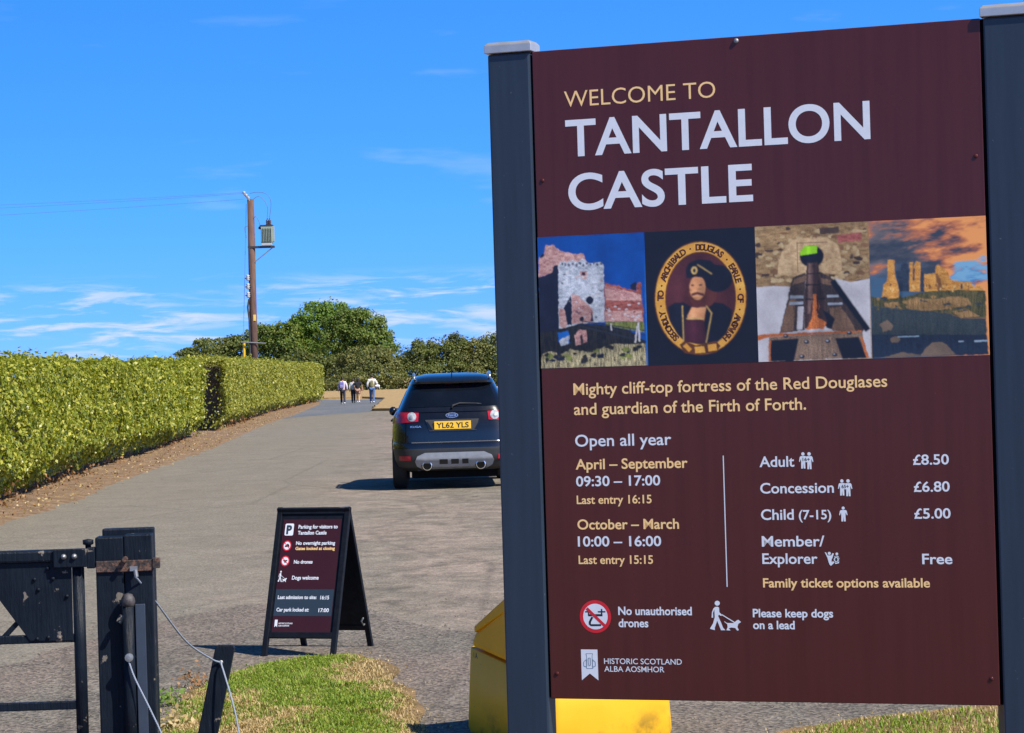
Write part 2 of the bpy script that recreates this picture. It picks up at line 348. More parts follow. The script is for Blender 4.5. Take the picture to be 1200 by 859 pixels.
CASTLE_PICTURE = [('pic_sky', [(-0.0015,0.5164),(0.3079,0.5186),(0.3063,0.8856),(-0.0017,0.8824)]),
('pink_stone', [(-0.0011,0.6285),(0.0048,0.5714),(0.0181,0.5670),(0.0242,0.5399),(0.0478,0.5409),(0.0529,0.5485),(0.0658,0.5565),(0.0813,0.5622),(0.0944,0.5627),(0.1047,0.5681),(0.1334,0.5668),(0.1380,0.5868),(0.1457,0.5921),(0.1449,0.6192),(0.0614,0.6160),(0.0509,0.6156),(0.0032,0.6286)]),
('navy_shade', [(-0.0000,0.6295),(0.0244,0.6235),(0.0404,0.6152),(0.0462,0.5965),(0.0593,0.5970),(0.0575,0.7847),(-0.0029,0.7828)]),
('grey_stone', [(0.0593,0.5970),(0.0648,0.5888),(0.0780,0.5844),(0.0831,0.5920),(0.0990,0.5837),(0.1144,0.5908),(0.1304,0.5815),(0.1456,0.5945),(0.1663,0.5963),(0.1820,0.5935),(0.1911,0.6023),(0.1901,0.7592),(0.1146,0.7617),(0.0554,0.7846)]),
('red_stone', [(0.1922,0.6507),(0.2035,0.6536),(0.2163,0.6575),(0.2265,0.6618),(0.2318,0.6581),(0.2419,0.6673),(0.2624,0.6705),(0.2700,0.6733),(0.2827,0.6787),(0.2843,0.6566),(0.2937,0.6520),(0.2977,0.6571),(0.2982,0.7087),(0.3019,0.7235),(0.3007,0.7628),(0.1890,0.7591)]),
('pink_stone', [(0.1930,0.6606),(0.2212,0.6666),(0.2825,0.6836),(0.2952,0.6889),(0.2963,0.7047),(0.1944,0.6991)]),
('pink_stone', [(0.1909,0.7296),(0.2965,0.7307),(0.2987,0.7617),(0.1901,0.7582)]),
('navy_shade', [(0.2663,0.6594),(0.2835,0.6517),(0.2827,0.6762),(0.2674,0.6722)]),
('navy_shade', [(0.0075,0.5690),(0.0167,0.5620),(0.0186,0.5705),(0.0058,0.5750)]),
('pink_stone', [(0.1231,0.6159),(0.1408,0.6166),(0.1401,0.6398),(0.1236,0.6357)]),
('navy_shade', [(0.1277,0.6186),(0.1371,0.6189),(0.1363,0.6278),(0.1280,0.6275)]),
('pink_stone', [(0.0961,0.6818),(0.1077,0.6797),(0.1524,0.7184),(0.1562,0.7284),(0.1538,0.7580),(0.0938,0.7610)]),
('navy_shade', [(0.0716,0.7156),(0.0935,0.6817),(0.0955,0.7016),(0.0936,0.7660),(0.0791,0.7605)]),
('navy_shade', [(0.1587,0.6974),(0.1581,0.7009),(0.1564,0.7040),(0.1539,0.7064),(0.1508,0.7079),(0.1475,0.7084),(0.1441,0.7077),(0.1411,0.7060),(0.1388,0.7034),(0.1373,0.7001),(0.1369,0.6966),(0.1375,0.6931),(0.1392,0.6900),(0.1417,0.6876),(0.1447,0.6861),(0.1481,0.6856),(0.1515,0.6863),(0.1545,0.6880),(0.1568,0.6906),(0.1583,0.6938)]),
('navy_shade', [(0.1296,0.7483),(0.1292,0.7503),(0.1282,0.7520),(0.1267,0.7534),(0.1248,0.7543),(0.1227,0.7545),(0.1206,0.7541),(0.1187,0.7532),(0.1173,0.7517),(0.1164,0.7499),(0.1161,0.7479),(0.1165,0.7459),(0.1175,0.7441),(0.1190,0.7428),(0.1210,0.7419),(0.1231,0.7417),(0.1251,0.7420),(0.1270,0.7430),(0.1285,0.7445),(0.1294,0.7463)]),
('navy_shade', [(0.1487,0.7554),(0.1531,0.7283),(0.1575,0.7556)]),
('pink_stone', [(0.0585,0.7152),(0.0740,0.7207),(0.0802,0.7606),(0.0724,0.7752),(0.0581,0.7648)]),
('field_green', [(0.1927,0.7593),(0.3018,0.7618),(0.3039,0.7923),(0.2590,0.7835),(0.1924,0.7691)]),
('ditch_dark', [(-0.0029,0.7828),(0.0515,0.7746),(0.1146,0.7617),(0.1924,0.7681),(0.2590,0.7835),(0.3047,0.8168),(0.3048,0.8855),(-0.0017,0.8824)]),
('pic_sky_light', [(0.0512,0.7845),(0.0828,0.7795),(0.0859,0.8153),(0.0547,0.8094)]),
('grey_stone', [(0.0569,0.8045),(0.0850,0.7930),(0.0828,0.8152),(0.0596,0.8205)]),
('pink_stone', [(0.1007,0.7910),(0.1168,0.7776),(0.1360,0.7782),(0.1371,0.8119),(0.1035,0.8218)]),
('ditch_dark', [(0.1163,0.7939),(0.1242,0.7917),(0.1261,0.8165),(0.1182,0.8187)]),
('straw', [(0.0048,0.8428),(0.0287,0.8335),(0.0599,0.8443),(0.0865,0.8302),(0.1435,0.8417),(0.1645,0.8349),(0.1855,0.8281),(0.2168,0.8192),(0.2579,0.8228),(0.3061,0.8218),(0.3053,0.8846),(-0.0011,0.8814)]),
('field_green', [(0.0896,0.8498),(0.0884,0.8531),(0.0792,0.8538),(0.0704,0.8540),(0.0657,0.8509),(0.0637,0.8476),(0.0727,0.8436),(0.0792,0.8458),(0.0879,0.8471)]),
('ditch_dark', [(0.2980,0.8310),(0.2942,0.8341),(0.2882,0.8355),(0.2807,0.8352),(0.2785,0.8318),(0.2792,0.8290),(0.2820,0.8265),(0.2889,0.8256),(0.2945,0.8276)]),
('navy_shade', [(0.1851,0.8520),(0.1833,0.8581),(0.1767,0.8576),(0.1694,0.8598),(0.1646,0.8541),(0.1657,0.8493),(0.1700,0.8448),(0.1767,0.8463),(0.1837,0.8458)]),
('navy_shade', [(0.0442,0.8613),(0.0398,0.8633),(0.0352,0.8639),(0.0267,0.8636),(0.0191,0.8615),(0.0237,0.8600),(0.0289,0.8588),(0.0352,0.8572),(0.0445,0.8596)]),
('field_green', [(0.0928,0.8571),(0.0894,0.8621),(0.0855,0.8650),(0.0807,0.8640),(0.0763,0.8593),(0.0784,0.8537),(0.0817,0.8509),(0.0862,0.8492),(0.0899,0.8535)]),
('ditch_dark', [(0.1346,0.8528),(0.1338,0.8563),(0.1303,0.8589),(0.1256,0.8577),(0.1216,0.8550),(0.1241,0.8507),(0.1251,0.8481),(0.1304,0.8481),(0.1336,0.8484)]),
('navy_shade', [(0.2599,0.8408),(0.2564,0.8452),(0.2543,0.8465),(0.2511,0.8472),(0.2484,0.8423),(0.2486,0.8375),(0.2509,0.8355),(0.2548,0.8319),(0.2565,0.8356)]),
('field_green', [(0.0775,0.8507),(0.0767,0.8534),(0.0721,0.8536),(0.0676,0.8538),(0.0645,0.8514),(0.0669,0.8493),(0.0678,0.8477),(0.0724,0.8472),(0.0758,0.8485)]),
('ditch_dark', [(0.2844,0.8362),(0.2819,0.8419),(0.2772,0.8410),(0.2716,0.8428),(0.2670,0.8388),(0.2681,0.8327),(0.2711,0.8284),(0.2777,0.8306),(0.2811,0.8328)]),
('ditch_dark', [(0.2534,0.8528),(0.2514,0.8566),(0.2429,0.8605),(0.2354,0.8584),(0.2276,0.8548),(0.2317,0.8501),(0.2346,0.8460),(0.2439,0.8459),(0.2487,0.8478)]),
('field_green', [(0.2598,0.8362),(0.2554,0.8415),(0.2472,0.8417),(0.2407,0.8418),(0.2353,0.8378),(0.2331,0.8338),(0.2417,0.8311),(0.2476,0.8308),(0.2575,0.8308)]),
('field_green', [(0.0378,0.8463),(0.0364,0.8481),(0.0338,0.8493),(0.0305,0.8481),(0.0268,0.8473),(0.0273,0.8452),(0.0301,0.8429),(0.0338,0.8426),(0.0358,0.8436)]),
('field_green', [(0.0303,0.8523),(0.0287,0.8569),(0.0236,0.8582),(0.0189,0.8588),(0.0135,0.8539),(0.0138,0.8493),(0.0196,0.8466),(0.0241,0.8446),(0.0294,0.8472)]),
('field_green', [(0.2474,0.8603),(0.2433,0.8628),(0.2392,0.8626),(0.2347,0.8636),(0.2315,0.8607),(0.2282,0.8588),(0.2329,0.8566),(0.2401,0.8557),(0.2452,0.8576)]),
('ditch_dark', [(0.0241,0.8591),(0.0210,0.8635),(0.0185,0.8645),(0.0154,0.8638),(0.0124,0.8614),(0.0132,0.8567),(0.0154,0.8536),(0.0186,0.8540),(0.0217,0.8535)]),
('ditch_dark', [(0.1360,0.8612),(0.1344,0.8641),(0.1290,0.8680),(0.1248,0.8659),(0.1208,0.8630),(0.1189,0.8586),(0.1235,0.8569),(0.1296,0.8565),(0.1340,0.8564)]),
('field_green', [(0.2655,0.8544),(0.2647,0.8601),(0.2566,0.8602),(0.2495,0.8590),(0.2458,0.8559),(0.2465,0.8509),(0.2509,0.8471),(0.2574,0.8484),(0.2632,0.8486)]),
('ditch_dark', [(0.2114,0.8278),(0.2069,0.8303),(0.2001,0.8329),(0.1922,0.8327),(0.1858,0.8284),(0.1901,0.8257),(0.1942,0.8225),(0.2011,0.8214),(0.2060,0.8237)]),
('ditch_dark', [(0.1059,0.8443),(0.1032,0.8473),(0.1002,0.8472),(0.0970,0.8475),(0.0958,0.8456),(0.0939,0.8425),(0.0975,0.8407),(0.1006,0.8410),(0.1033,0.8416)]),
('field_green', [(0.1715,0.8376),(0.1702,0.8415),(0.1640,0.8410),(0.1558,0.8409),(0.1525,0.8387),(0.1520,0.8354),(0.1586,0.8336),(0.1641,0.8320),(0.1703,0.8341)]),
('navy_shade', [(0.0556,0.8403),(0.0559,0.8454),(0.0522,0.8483),(0.0488,0.8459),(0.0475,0.8420),(0.0461,0.8370),(0.0491,0.8325),(0.0525,0.8337),(0.0554,0.8343)]),
('ditch_dark', [(0.0321,0.8463),(0.0271,0.8503),(0.0209,0.8514),(0.0131,0.8495),(0.0097,0.8477),(0.0100,0.8433),(0.0160,0.8404),(0.0217,0.8400),(0.0271,0.8415)]),
('navy_shade', [(0.0537,0.8520),(0.0551,0.8554),(0.0465,0.8585),(0.0396,0.8562),(0.0328,0.8531),(0.0323,0.8497),(0.0397,0.8466),(0.0473,0.8449),(0.0543,0.8494)]),
('ditch_dark', [(0.0737,0.8538),(0.0710,0.8570),(0.0649,0.8580),(0.0577,0.8593),(0.0534,0.8555),(0.0505,0.8505),(0.0592,0.8471),(0.0653,0.8491),(0.0707,0.8504)]),
('field_green', [(0.0379,0.8481),(0.0365,0.8531),(0.0315,0.8561),(0.0261,0.8535),(0.0224,0.8508),(0.0224,0.8453),(0.0264,0.8415),(0.0313,0.8427),(0.0343,0.8442)]),
('ditch_dark', [(0.0641,0.8468),(0.0611,0.8505),(0.0560,0.8506),(0.0491,0.8513),(0.0471,0.8479),(0.0464,0.8444),(0.0511,0.8433),(0.0561,0.8407),(0.0600,0.8435)]),
('ditch_dark', [(0.0750,0.8328),(0.0725,0.8361),(0.0663,0.8391),(0.0608,0.8366),(0.0590,0.8345),(0.0580,0.8310),(0.0608,0.8265),(0.0673,0.8280),(0.0718,0.8298)]),
('ditch_dark', [(0.1136,0.8293),(0.1143,0.8346),(0.1074,0.8359),(0.1007,0.8333),(0.0978,0.8319),(0.0980,0.8271),(0.1013,0.8244),(0.1075,0.8239),(0.1135,0.8261)]),
('ditch_dark', [(0.1625,0.8488),(0.1617,0.8544),(0.1564,0.8578),(0.1510,0.8541),(0.1449,0.8515),(0.1479,0.8461),(0.1490,0.8435),(0.1564,0.8420),(0.1629,0.8428)]),
('navy_shade', [(0.0724,0.8590),(0.0664,0.8620),(0.0605,0.8643),(0.0534,0.8625),(0.0464,0.8604),(0.0465,0.8565),(0.0529,0.8546),(0.0607,0.8547),(0.0669,0.8546)]),
('ditch_dark', [(0.2124,0.8312),(0.2107,0.8355),(0.2074,0.8385),(0.1997,0.8350),(0.1986,0.8336),(0.1951,0.8286),(0.2019,0.8251),(0.2078,0.8255),(0.2136,0.8255)]),
('ditch_dark', [(0.2842,0.8355),(0.2838,0.8383),(0.2810,0.8393),(0.2768,0.8397),(0.2754,0.8369),(0.2767,0.8336),(0.2775,0.8308),(0.2809,0.8300),(0.2834,0.8334)]),
('ditch_dark', [(0.1355,0.8650),(0.1315,0.8691),(0.1249,0.8727),(0.1186,0.8715),(0.1164,0.8668),(0.1152,0.8618),(0.1205,0.8593),(0.1257,0.8598),(0.1315,0.8600)]),
('ditch_dark', [(0.1356,0.8563),(0.1355,0.8601),(0.1318,0.8642),(0.1283,0.8612),(0.1238,0.8587),(0.1254,0.8532),(0.1274,0.8504),(0.1322,0.8486),(0.1357,0.8506)]),
('shade_stone', [(0.1909,0.6734),(0.1865,0.6747),(0.1837,0.6752),(0.1793,0.6743),(0.1759,0.6735),(0.1771,0.6723),(0.1792,0.6709),(0.1838,0.6716),(0.1872,0.6720)]),
('shade_stone', [(0.0803,0.6239),(0.0794,0.6252),(0.0765,0.6259),(0.0732,0.6252),(0.0712,0.6242),(0.0732,0.6229),(0.0741,0.6213),(0.0766,0.6210),(0.0787,0.6228)]),
('pink_stone', [(0.1446,0.6258),(0.1444,0.6271),(0.1425,0.6277),(0.1407,0.6267),(0.1397,0.6261),(0.1391,0.6252),(0.1403,0.6246),(0.1425,0.6244),(0.1449,0.6248)]),
('pale_stone', [(0.1004,0.6089),(0.1003,0.6118),(0.0986,0.6130),(0.0968,0.6123),(0.0958,0.6097),(0.0964,0.6079),(0.0969,0.6066),(0.0989,0.6056),(0.1004,0.6064)]),
('shade_stone', [(0.1695,0.7454),(0.1696,0.7475),(0.1667,0.7476),(0.1640,0.7473),(0.1612,0.7460),(0.1609,0.7444),(0.1642,0.7430),(0.1668,0.7423),(0.1701,0.7434)]),
('shade_stone', [(0.1444,0.6088),(0.1449,0.6097),(0.1412,0.6099),(0.1386,0.6100),(0.1349,0.6091),(0.1358,0.6079),(0.1382,0.6069),(0.1416,0.6071),(0.1433,0.6078)]),
('shade_stone', [(0.0736,0.6471),(0.0745,0.6482),(0.0709,0.6487),(0.0686,0.6488),(0.0657,0.6477),(0.0660,0.6460),(0.0688,0.6454),(0.0713,0.6456),(0.0731,0.6458)]),
('pink_stone', [(0.0996,0.6811),(0.0998,0.6829),(0.0975,0.6833),(0.0957,0.6829),(0.0944,0.6818),(0.0942,0.6800),(0.0957,0.6793),(0.0976,0.6791),(0.0991,0.6792)]),
('pink_stone', [(0.1213,0.6296),(0.1209,0.6309),(0.1188,0.6309),(0.1159,0.6313),(0.1138,0.6298),(0.1151,0.6286),(0.1165,0.6277),(0.1190,0.6282),(0.1210,0.6283)]),
('pale_stone', [(0.1622,0.6866),(0.1618,0.6881),(0.1591,0.6889),(0.1556,0.6880),(0.1529,0.6872),(0.1544,0.6855),(0.1566,0.6845),(0.1591,0.6843),(0.1614,0.6852)]),
('pale_stone', [(0.0924,0.6199),(0.0894,0.6217),(0.0866,0.6219),(0.0819,0.6217),(0.0791,0.6203),(0.0799,0.6185),(0.0821,0.6163),(0.0871,0.6163),(0.0918,0.6183)]),
('pink_stone', [(0.1895,0.6448),(0.1862,0.6458),(0.1836,0.6460),(0.1806,0.6464),(0.1790,0.6451),(0.1781,0.6435),(0.1811,0.6429),(0.1839,0.6425),(0.1863,0.6436)]),
('pink_stone', [(0.1163,0.6336),(0.1150,0.6350),(0.1128,0.6352),(0.1102,0.6350),(0.1084,0.6339),(0.1078,0.6325),(0.1099,0.6320),(0.1127,0.6317),(0.1155,0.6326)]),
('pale_stone', [(0.0794,0.6479),(0.0780,0.6488),(0.0762,0.6496),(0.0741,0.6489),(0.0721,0.6482),(0.0715,0.6472),(0.0742,0.6466),(0.0762,0.6466),(0.0777,0.6466)]),
('pale_stone', [(0.1176,0.7176),(0.1173,0.7196),(0.1158,0.7209),(0.1139,0.7201),(0.1135,0.7189),(0.1127,0.7167),(0.1143,0.7144),(0.1161,0.7153),(0.1169,0.7156)]),
('shade_stone', [(0.1182,0.7318),(0.1165,0.7331),(0.1145,0.7341),(0.1125,0.7341),(0.1102,0.7323),(0.1112,0.7309),(0.1121,0.7291),(0.1148,0.7297),(0.1180,0.7301)]),
('pale_stone', [(0.1339,0.6330),(0.1327,0.6345),(0.1304,0.6356),(0.1273,0.6351),(0.1260,0.6337),(0.1251,0.6317),(0.1277,0.6300),(0.1303,0.6309),(0.1327,0.6308)]),
('pale_stone', [(0.1271,0.7246),(0.1268,0.7258),(0.1241,0.7259),(0.1221,0.7255),(0.1210,0.7248),(0.1202,0.7239),(0.1224,0.7233),(0.1243,0.7229),(0.1259,0.7234)]),
('shade_stone', [(0.0938,0.6988),(0.0927,0.7003),(0.0906,0.7013),(0.0887,0.7012),(0.0868,0.6993),(0.0875,0.6976),(0.0885,0.6962),(0.0908,0.6959),(0.0929,0.6971)]),
('pink_stone', [(0.1445,0.7131),(0.1414,0.7144),(0.1393,0.7150),(0.1352,0.7151),(0.1331,0.7135),(0.1327,0.7118),(0.1359,0.7114),(0.1394,0.7108),(0.1420,0.7113)]),
('pale_stone', [(0.1761,0.6832),(0.1759,0.6853),(0.1717,0.6859),(0.1676,0.6851),(0.1644,0.6838),(0.1655,0.6820),(0.1677,0.6806),(0.1720,0.6807),(0.1752,0.6816)]),
('pink_stone', [(0.1200,0.6862),(0.1184,0.6875),(0.1146,0.6880),(0.1110,0.6883),(0.1090,0.6866),(0.1085,0.6847),(0.1114,0.6839),(0.1146,0.6840),(0.1177,0.6847)]),
('pale_stone', [(0.1127,0.7010),(0.1135,0.7030),(0.1095,0.7040),(0.1066,0.7033),(0.1032,0.7014),(0.1040,0.6996),(0.1064,0.6983),(0.1093,0.6982),(0.1119,0.6994)]),
('shade_stone', [(0.1127,0.7281),(0.1113,0.7296),(0.1087,0.7312),(0.1064,0.7296),(0.1042,0.7285),(0.1033,0.7271),(0.1057,0.7260),(0.1091,0.7252),(0.1111,0.7263)]),
('pale_stone', [(0.1351,0.7425),(0.1332,0.7438),(0.1311,0.7442),(0.1287,0.7440),(0.1281,0.7428),(0.1272,0.7415),(0.1293,0.7413),(0.1312,0.7403),(0.1332,0.7414)]),
('pale_stone', [(0.1860,0.6935),(0.1859,0.6949),(0.1839,0.6969),(0.1815,0.6958),(0.1812,0.6942),(0.1814,0.6923),(0.1815,0.6903),(0.1842,0.6905),(0.1857,0.6921)]),
('shade_stone', [(0.0728,0.5933),(0.0724,0.5970),(0.0703,0.5980),(0.0683,0.5961),(0.0666,0.5947),(0.0671,0.5916),(0.0682,0.5889),(0.0709,0.5891),(0.0735,0.5910)]),
('shade_stone', [(0.0843,0.5967),(0.0825,0.5994),(0.0808,0.6004),(0.0778,0.6013),(0.0775,0.5980),(0.0773,0.5949),(0.0789,0.5926),(0.0810,0.5933),(0.0825,0.5932)]),
('shade_stone', [(0.0950,0.5984),(0.0926,0.6013),(0.0911,0.6026),(0.0888,0.6009),(0.0876,0.5994),(0.0867,0.5965),(0.0887,0.5935),(0.0914,0.5937),(0.0935,0.5952)]),
('shade_stone', [(0.1054,0.5938),(0.1035,0.5964),(0.1019,0.5986),(0.0998,0.5967),(0.0969,0.5948),(0.0972,0.5919),(0.0996,0.5900),(0.1020,0.5904),(0.1045,0.5912)]),
('shade_stone', [(0.1151,0.5995),(0.1150,0.6021),(0.1121,0.6041),(0.1093,0.6037),(0.1087,0.6004),(0.1087,0.5977),(0.1100,0.5948),(0.1124,0.5947),(0.1148,0.5958)]),
('shade_stone', [(0.1256,0.5941),(0.1246,0.5972),(0.1228,0.5983),(0.1203,0.5976),(0.1186,0.5952),(0.1181,0.5924),(0.1201,0.5903),(0.1231,0.5899),(0.1251,0.5918)]),
('shade_stone', [(0.1366,0.6011),(0.1349,0.6045),(0.1330,0.6051),(0.1305,0.6047),(0.1288,0.6024),(0.1291,0.5997),(0.1306,0.5978),(0.1330,0.5964),(0.1356,0.5974)]),
('shade_stone', [(0.1473,0.5954),(0.1457,0.5975),(0.1434,0.5988),(0.1406,0.5991),(0.1403,0.5965),(0.1386,0.5938),(0.1411,0.5910),(0.1438,0.5905),(0.1459,0.5932)]),
('shade_stone', [(0.1571,0.5993),(0.1561,0.6017),(0.1537,0.6028),(0.1517,0.6027),(0.1491,0.6009),(0.1502,0.5973),(0.1520,0.5951),(0.1542,0.5940),(0.1557,0.5960)]),
('shade_stone', [(0.1677,0.5954),(0.1661,0.5976),(0.1642,0.5999),(0.1615,0.5987),(0.1608,0.5965),(0.1610,0.5939),(0.1620,0.5907),(0.1645,0.5916),(0.1667,0.5927)]),
('shade_stone', [(0.1784,0.6004),(0.1766,0.6027),(0.1745,0.6036),(0.1722,0.6046),(0.1701,0.6019),(0.1701,0.5988),(0.1721,0.5961),(0.1746,0.5967),(0.1766,0.5973)]),
('shade_stone', [(0.1871,0.5980),(0.1873,0.6001),(0.1851,0.6024),(0.1831,0.6015),(0.1806,0.5997),(0.1818,0.5967),(0.1824,0.5942),(0.1853,0.5941),(0.1879,0.5957)]),
('pale_stone', [(0.2364,0.7243),(0.2358,0.7259),(0.2329,0.7266),(0.2298,0.7265),(0.2286,0.7251),(0.2288,0.7230),(0.2304,0.7216),(0.2329,0.7224),(0.2359,0.7224)]),
('pale_stone', [(0.2824,0.7562),(0.2816,0.7580),(0.2797,0.7589),(0.2762,0.7588),(0.2741,0.7570),(0.2745,0.7554),(0.2762,0.7544),(0.2797,0.7533),(0.2821,0.7545)]),
('shade_red', [(0.2774,0.7104),(0.2773,0.7122),(0.2736,0.7126),(0.2699,0.7120),(0.2691,0.7112),(0.2677,0.7091),(0.2705,0.7086),(0.2740,0.7079),(0.2770,0.7089)]),
('pale_stone', [(0.2657,0.7143),(0.2647,0.7156),(0.2611,0.7160),(0.2575,0.7160),(0.2564,0.7148),(0.2556,0.7132),(0.2585,0.7115),(0.2615,0.7120),(0.2632,0.7122)]),
('pale_stone', [(0.2588,0.7272),(0.2558,0.7283),(0.2536,0.7296),(0.2507,0.7296),(0.2482,0.7277),(0.2482,0.7259),(0.2505,0.7248),(0.2538,0.7246),(0.2572,0.7259)]),
('pale_stone', [(0.2097,0.7396),(0.2075,0.7408),(0.2051,0.7422),(0.2011,0.7420),(0.2004,0.7404),(0.1987,0.7384),(0.2023,0.7370),(0.2049,0.7372),(0.2071,0.7380)]),
('shade_red', [(0.2010,0.7270),(0.2005,0.7283),(0.1970,0.7294),(0.1938,0.7288),(0.1910,0.7275),(0.1924,0.7260),(0.1940,0.7248),(0.1972,0.7246),(0.1989,0.7257)]),
('shade_red', [(0.2321,0.7148),(0.2313,0.7163),(0.2286,0.7164),(0.2253,0.7169),(0.2239,0.7154),(0.2233,0.7137),(0.2251,0.7126),(0.2286,0.7123),(0.2318,0.7133)]),
('pale_stone', [(0.2892,0.7497),(0.2871,0.7516),(0.2840,0.7516),(0.2815,0.7511),(0.2782,0.7500),(0.2784,0.7485),(0.2806,0.7469),(0.2843,0.7466),(0.2859,0.7482)]),
('pale_stone', [(0.2173,0.7506),(0.2156,0.7518),(0.2138,0.7536),(0.2111,0.7531),(0.2090,0.7512),(0.2093,0.7496),(0.2110,0.7479),(0.2138,0.7485),(0.2162,0.7493)]),
('pale_stone', [(0.2937,0.7458),(0.2924,0.7477),(0.2899,0.7479),(0.2870,0.7475),(0.2845,0.7461),(0.2850,0.7449),(0.2863,0.7432),(0.2899,0.7428),(0.2921,0.7438)]),
('pale_stone', [(0.2609,0.7454),(0.2599,0.7474),(0.2579,0.7479),(0.2545,0.7476),(0.2537,0.7461),(0.2532,0.7442),(0.2548,0.7434),(0.2580,0.7424),(0.2604,0.7441)]),
('shade_red', [(0.2951,0.7140),(0.2941,0.7156),(0.2912,0.7156),(0.2875,0.7160),(0.2857,0.7144),(0.2856,0.7130),(0.2880,0.7120),(0.2913,0.7110),(0.2938,0.7122)]),
('pale_stone', [(0.2266,0.7180),(0.2256,0.7195),(0.2220,0.7201),(0.2184,0.7201),(0.2161,0.7185),(0.2173,0.7170),(0.2193,0.7157),(0.2222,0.7152),(0.2252,0.7160)]),
('pale_stone', [(0.2932,0.7120),(0.2919,0.7136),(0.2902,0.7144),(0.2871,0.7142),(0.2841,0.7126),(0.2846,0.7109),(0.2872,0.7090),(0.2903,0.7102),(0.2922,0.7106)]),
('shade_red', [(0.2212,0.7143),(0.2203,0.7158),(0.2167,0.7171),(0.2138,0.7166),(0.2116,0.7147),(0.2126,0.7131),(0.2134,0.7122),(0.2168,0.7122),(0.2192,0.7131)]),
('pale_stone', [(0.2082,0.7295),(0.2060,0.7310),(0.2037,0.7320),(0.2002,0.7310),(0.1992,0.7301),(0.1977,0.7282),(0.2013,0.7270),(0.2039,0.7265),(0.2061,0.7282)]),
('shade_red', [(0.2815,0.7354),(0.2794,0.7368),(0.2764,0.7370),(0.2738,0.7372),(0.2724,0.7361),(0.2713,0.7341),(0.2730,0.7333),(0.2769,0.7321),(0.2789,0.7340)]),
('pale_stone', [(0.2044,0.7244),(0.2031,0.7257),(0.1994,0.7266),(0.1960,0.7259),(0.1949,0.7250),(0.1934,0.7233),(0.1960,0.7221),(0.1995,0.7212),(0.2031,0.7229)]),
('shade_red', [(0.2017,0.7230),(0.2010,0.7249),(0.1991,0.7255),(0.1960,0.7243),(0.1928,0.7235),(0.1929,0.7221),(0.1963,0.7202),(0.1991,0.7203),(0.2010,0.7211)]),
('pale_stone', [(0.2517,0.7379),(0.2520,0.7393),(0.2489,0.7409),(0.2458,0.7405),(0.2434,0.7387),(0.2437,0.7367),(0.2456,0.7360),(0.2490,0.7353),(0.2516,0.7362)]),
('pale_stone', [(0.2751,0.7478),(0.2752,0.7498),(0.2719,0.7496),(0.2684,0.7495),(0.2665,0.7484),(0.2674,0.7467),(0.2691,0.7448),(0.2723,0.7449),(0.2746,0.7460)]),
('rail_dark', [(0.1173,0.7541),(0.3049,0.7876),(0.3054,0.7852),(0.1177,0.7516)]),
('rail_dark', [(0.1171,0.7617),(0.3045,0.8006),(0.3050,0.7987),(0.1175,0.7598)]),
('rail_dark', [(0.1165,0.7699),(0.3036,0.8190),(0.3048,0.8147),(0.1177,0.7656)]),
('rail_dark', [(0.1243,0.7532),(0.1249,0.7680),(0.1270,0.7680),(0.1264,0.7531)]),
('rail_dark', [(0.1440,0.7568),(0.1445,0.7736),(0.1466,0.7735),(0.1460,0.7567)]),
('rail_dark', [(0.1636,0.7603),(0.1641,0.7791),(0.1662,0.7791),(0.1657,0.7603)]),
('rail_dark', [(0.1832,0.7639),(0.1836,0.7847),(0.1857,0.7846),(0.1853,0.7639)]),
('rail_dark', [(0.2028,0.7675),(0.2031,0.7902),(0.2052,0.7902),(0.2048,0.7675)]),
('rail_dark', [(0.2223,0.7711),(0.2226,0.7957),(0.2247,0.7957),(0.2244,0.7711)]),
('rail_dark', [(0.2418,0.7747),(0.2420,0.8012),(0.2441,0.8012),(0.2438,0.7747)]),
('rail_dark', [(0.2612,0.7782),(0.2614,0.8067),(0.2635,0.8067),(0.2633,0.7782)]),
('rail_dark', [(0.2807,0.7818),(0.2808,0.8122),(0.2828,0.8122),(0.2827,0.7818)]),
('pale_stone', [(0.2835,0.7623),(0.2850,0.8164),(0.2907,0.8163),(0.2892,0.7622)]),
('pale_stone', [(0.2810,0.7717),(0.2734,0.8181),(0.2775,0.8187),(0.2850,0.7723)]),
('pale_stone', [(0.2065,0.7647),(0.2070,0.7820),(0.2101,0.7819),(0.2096,0.7646)])]
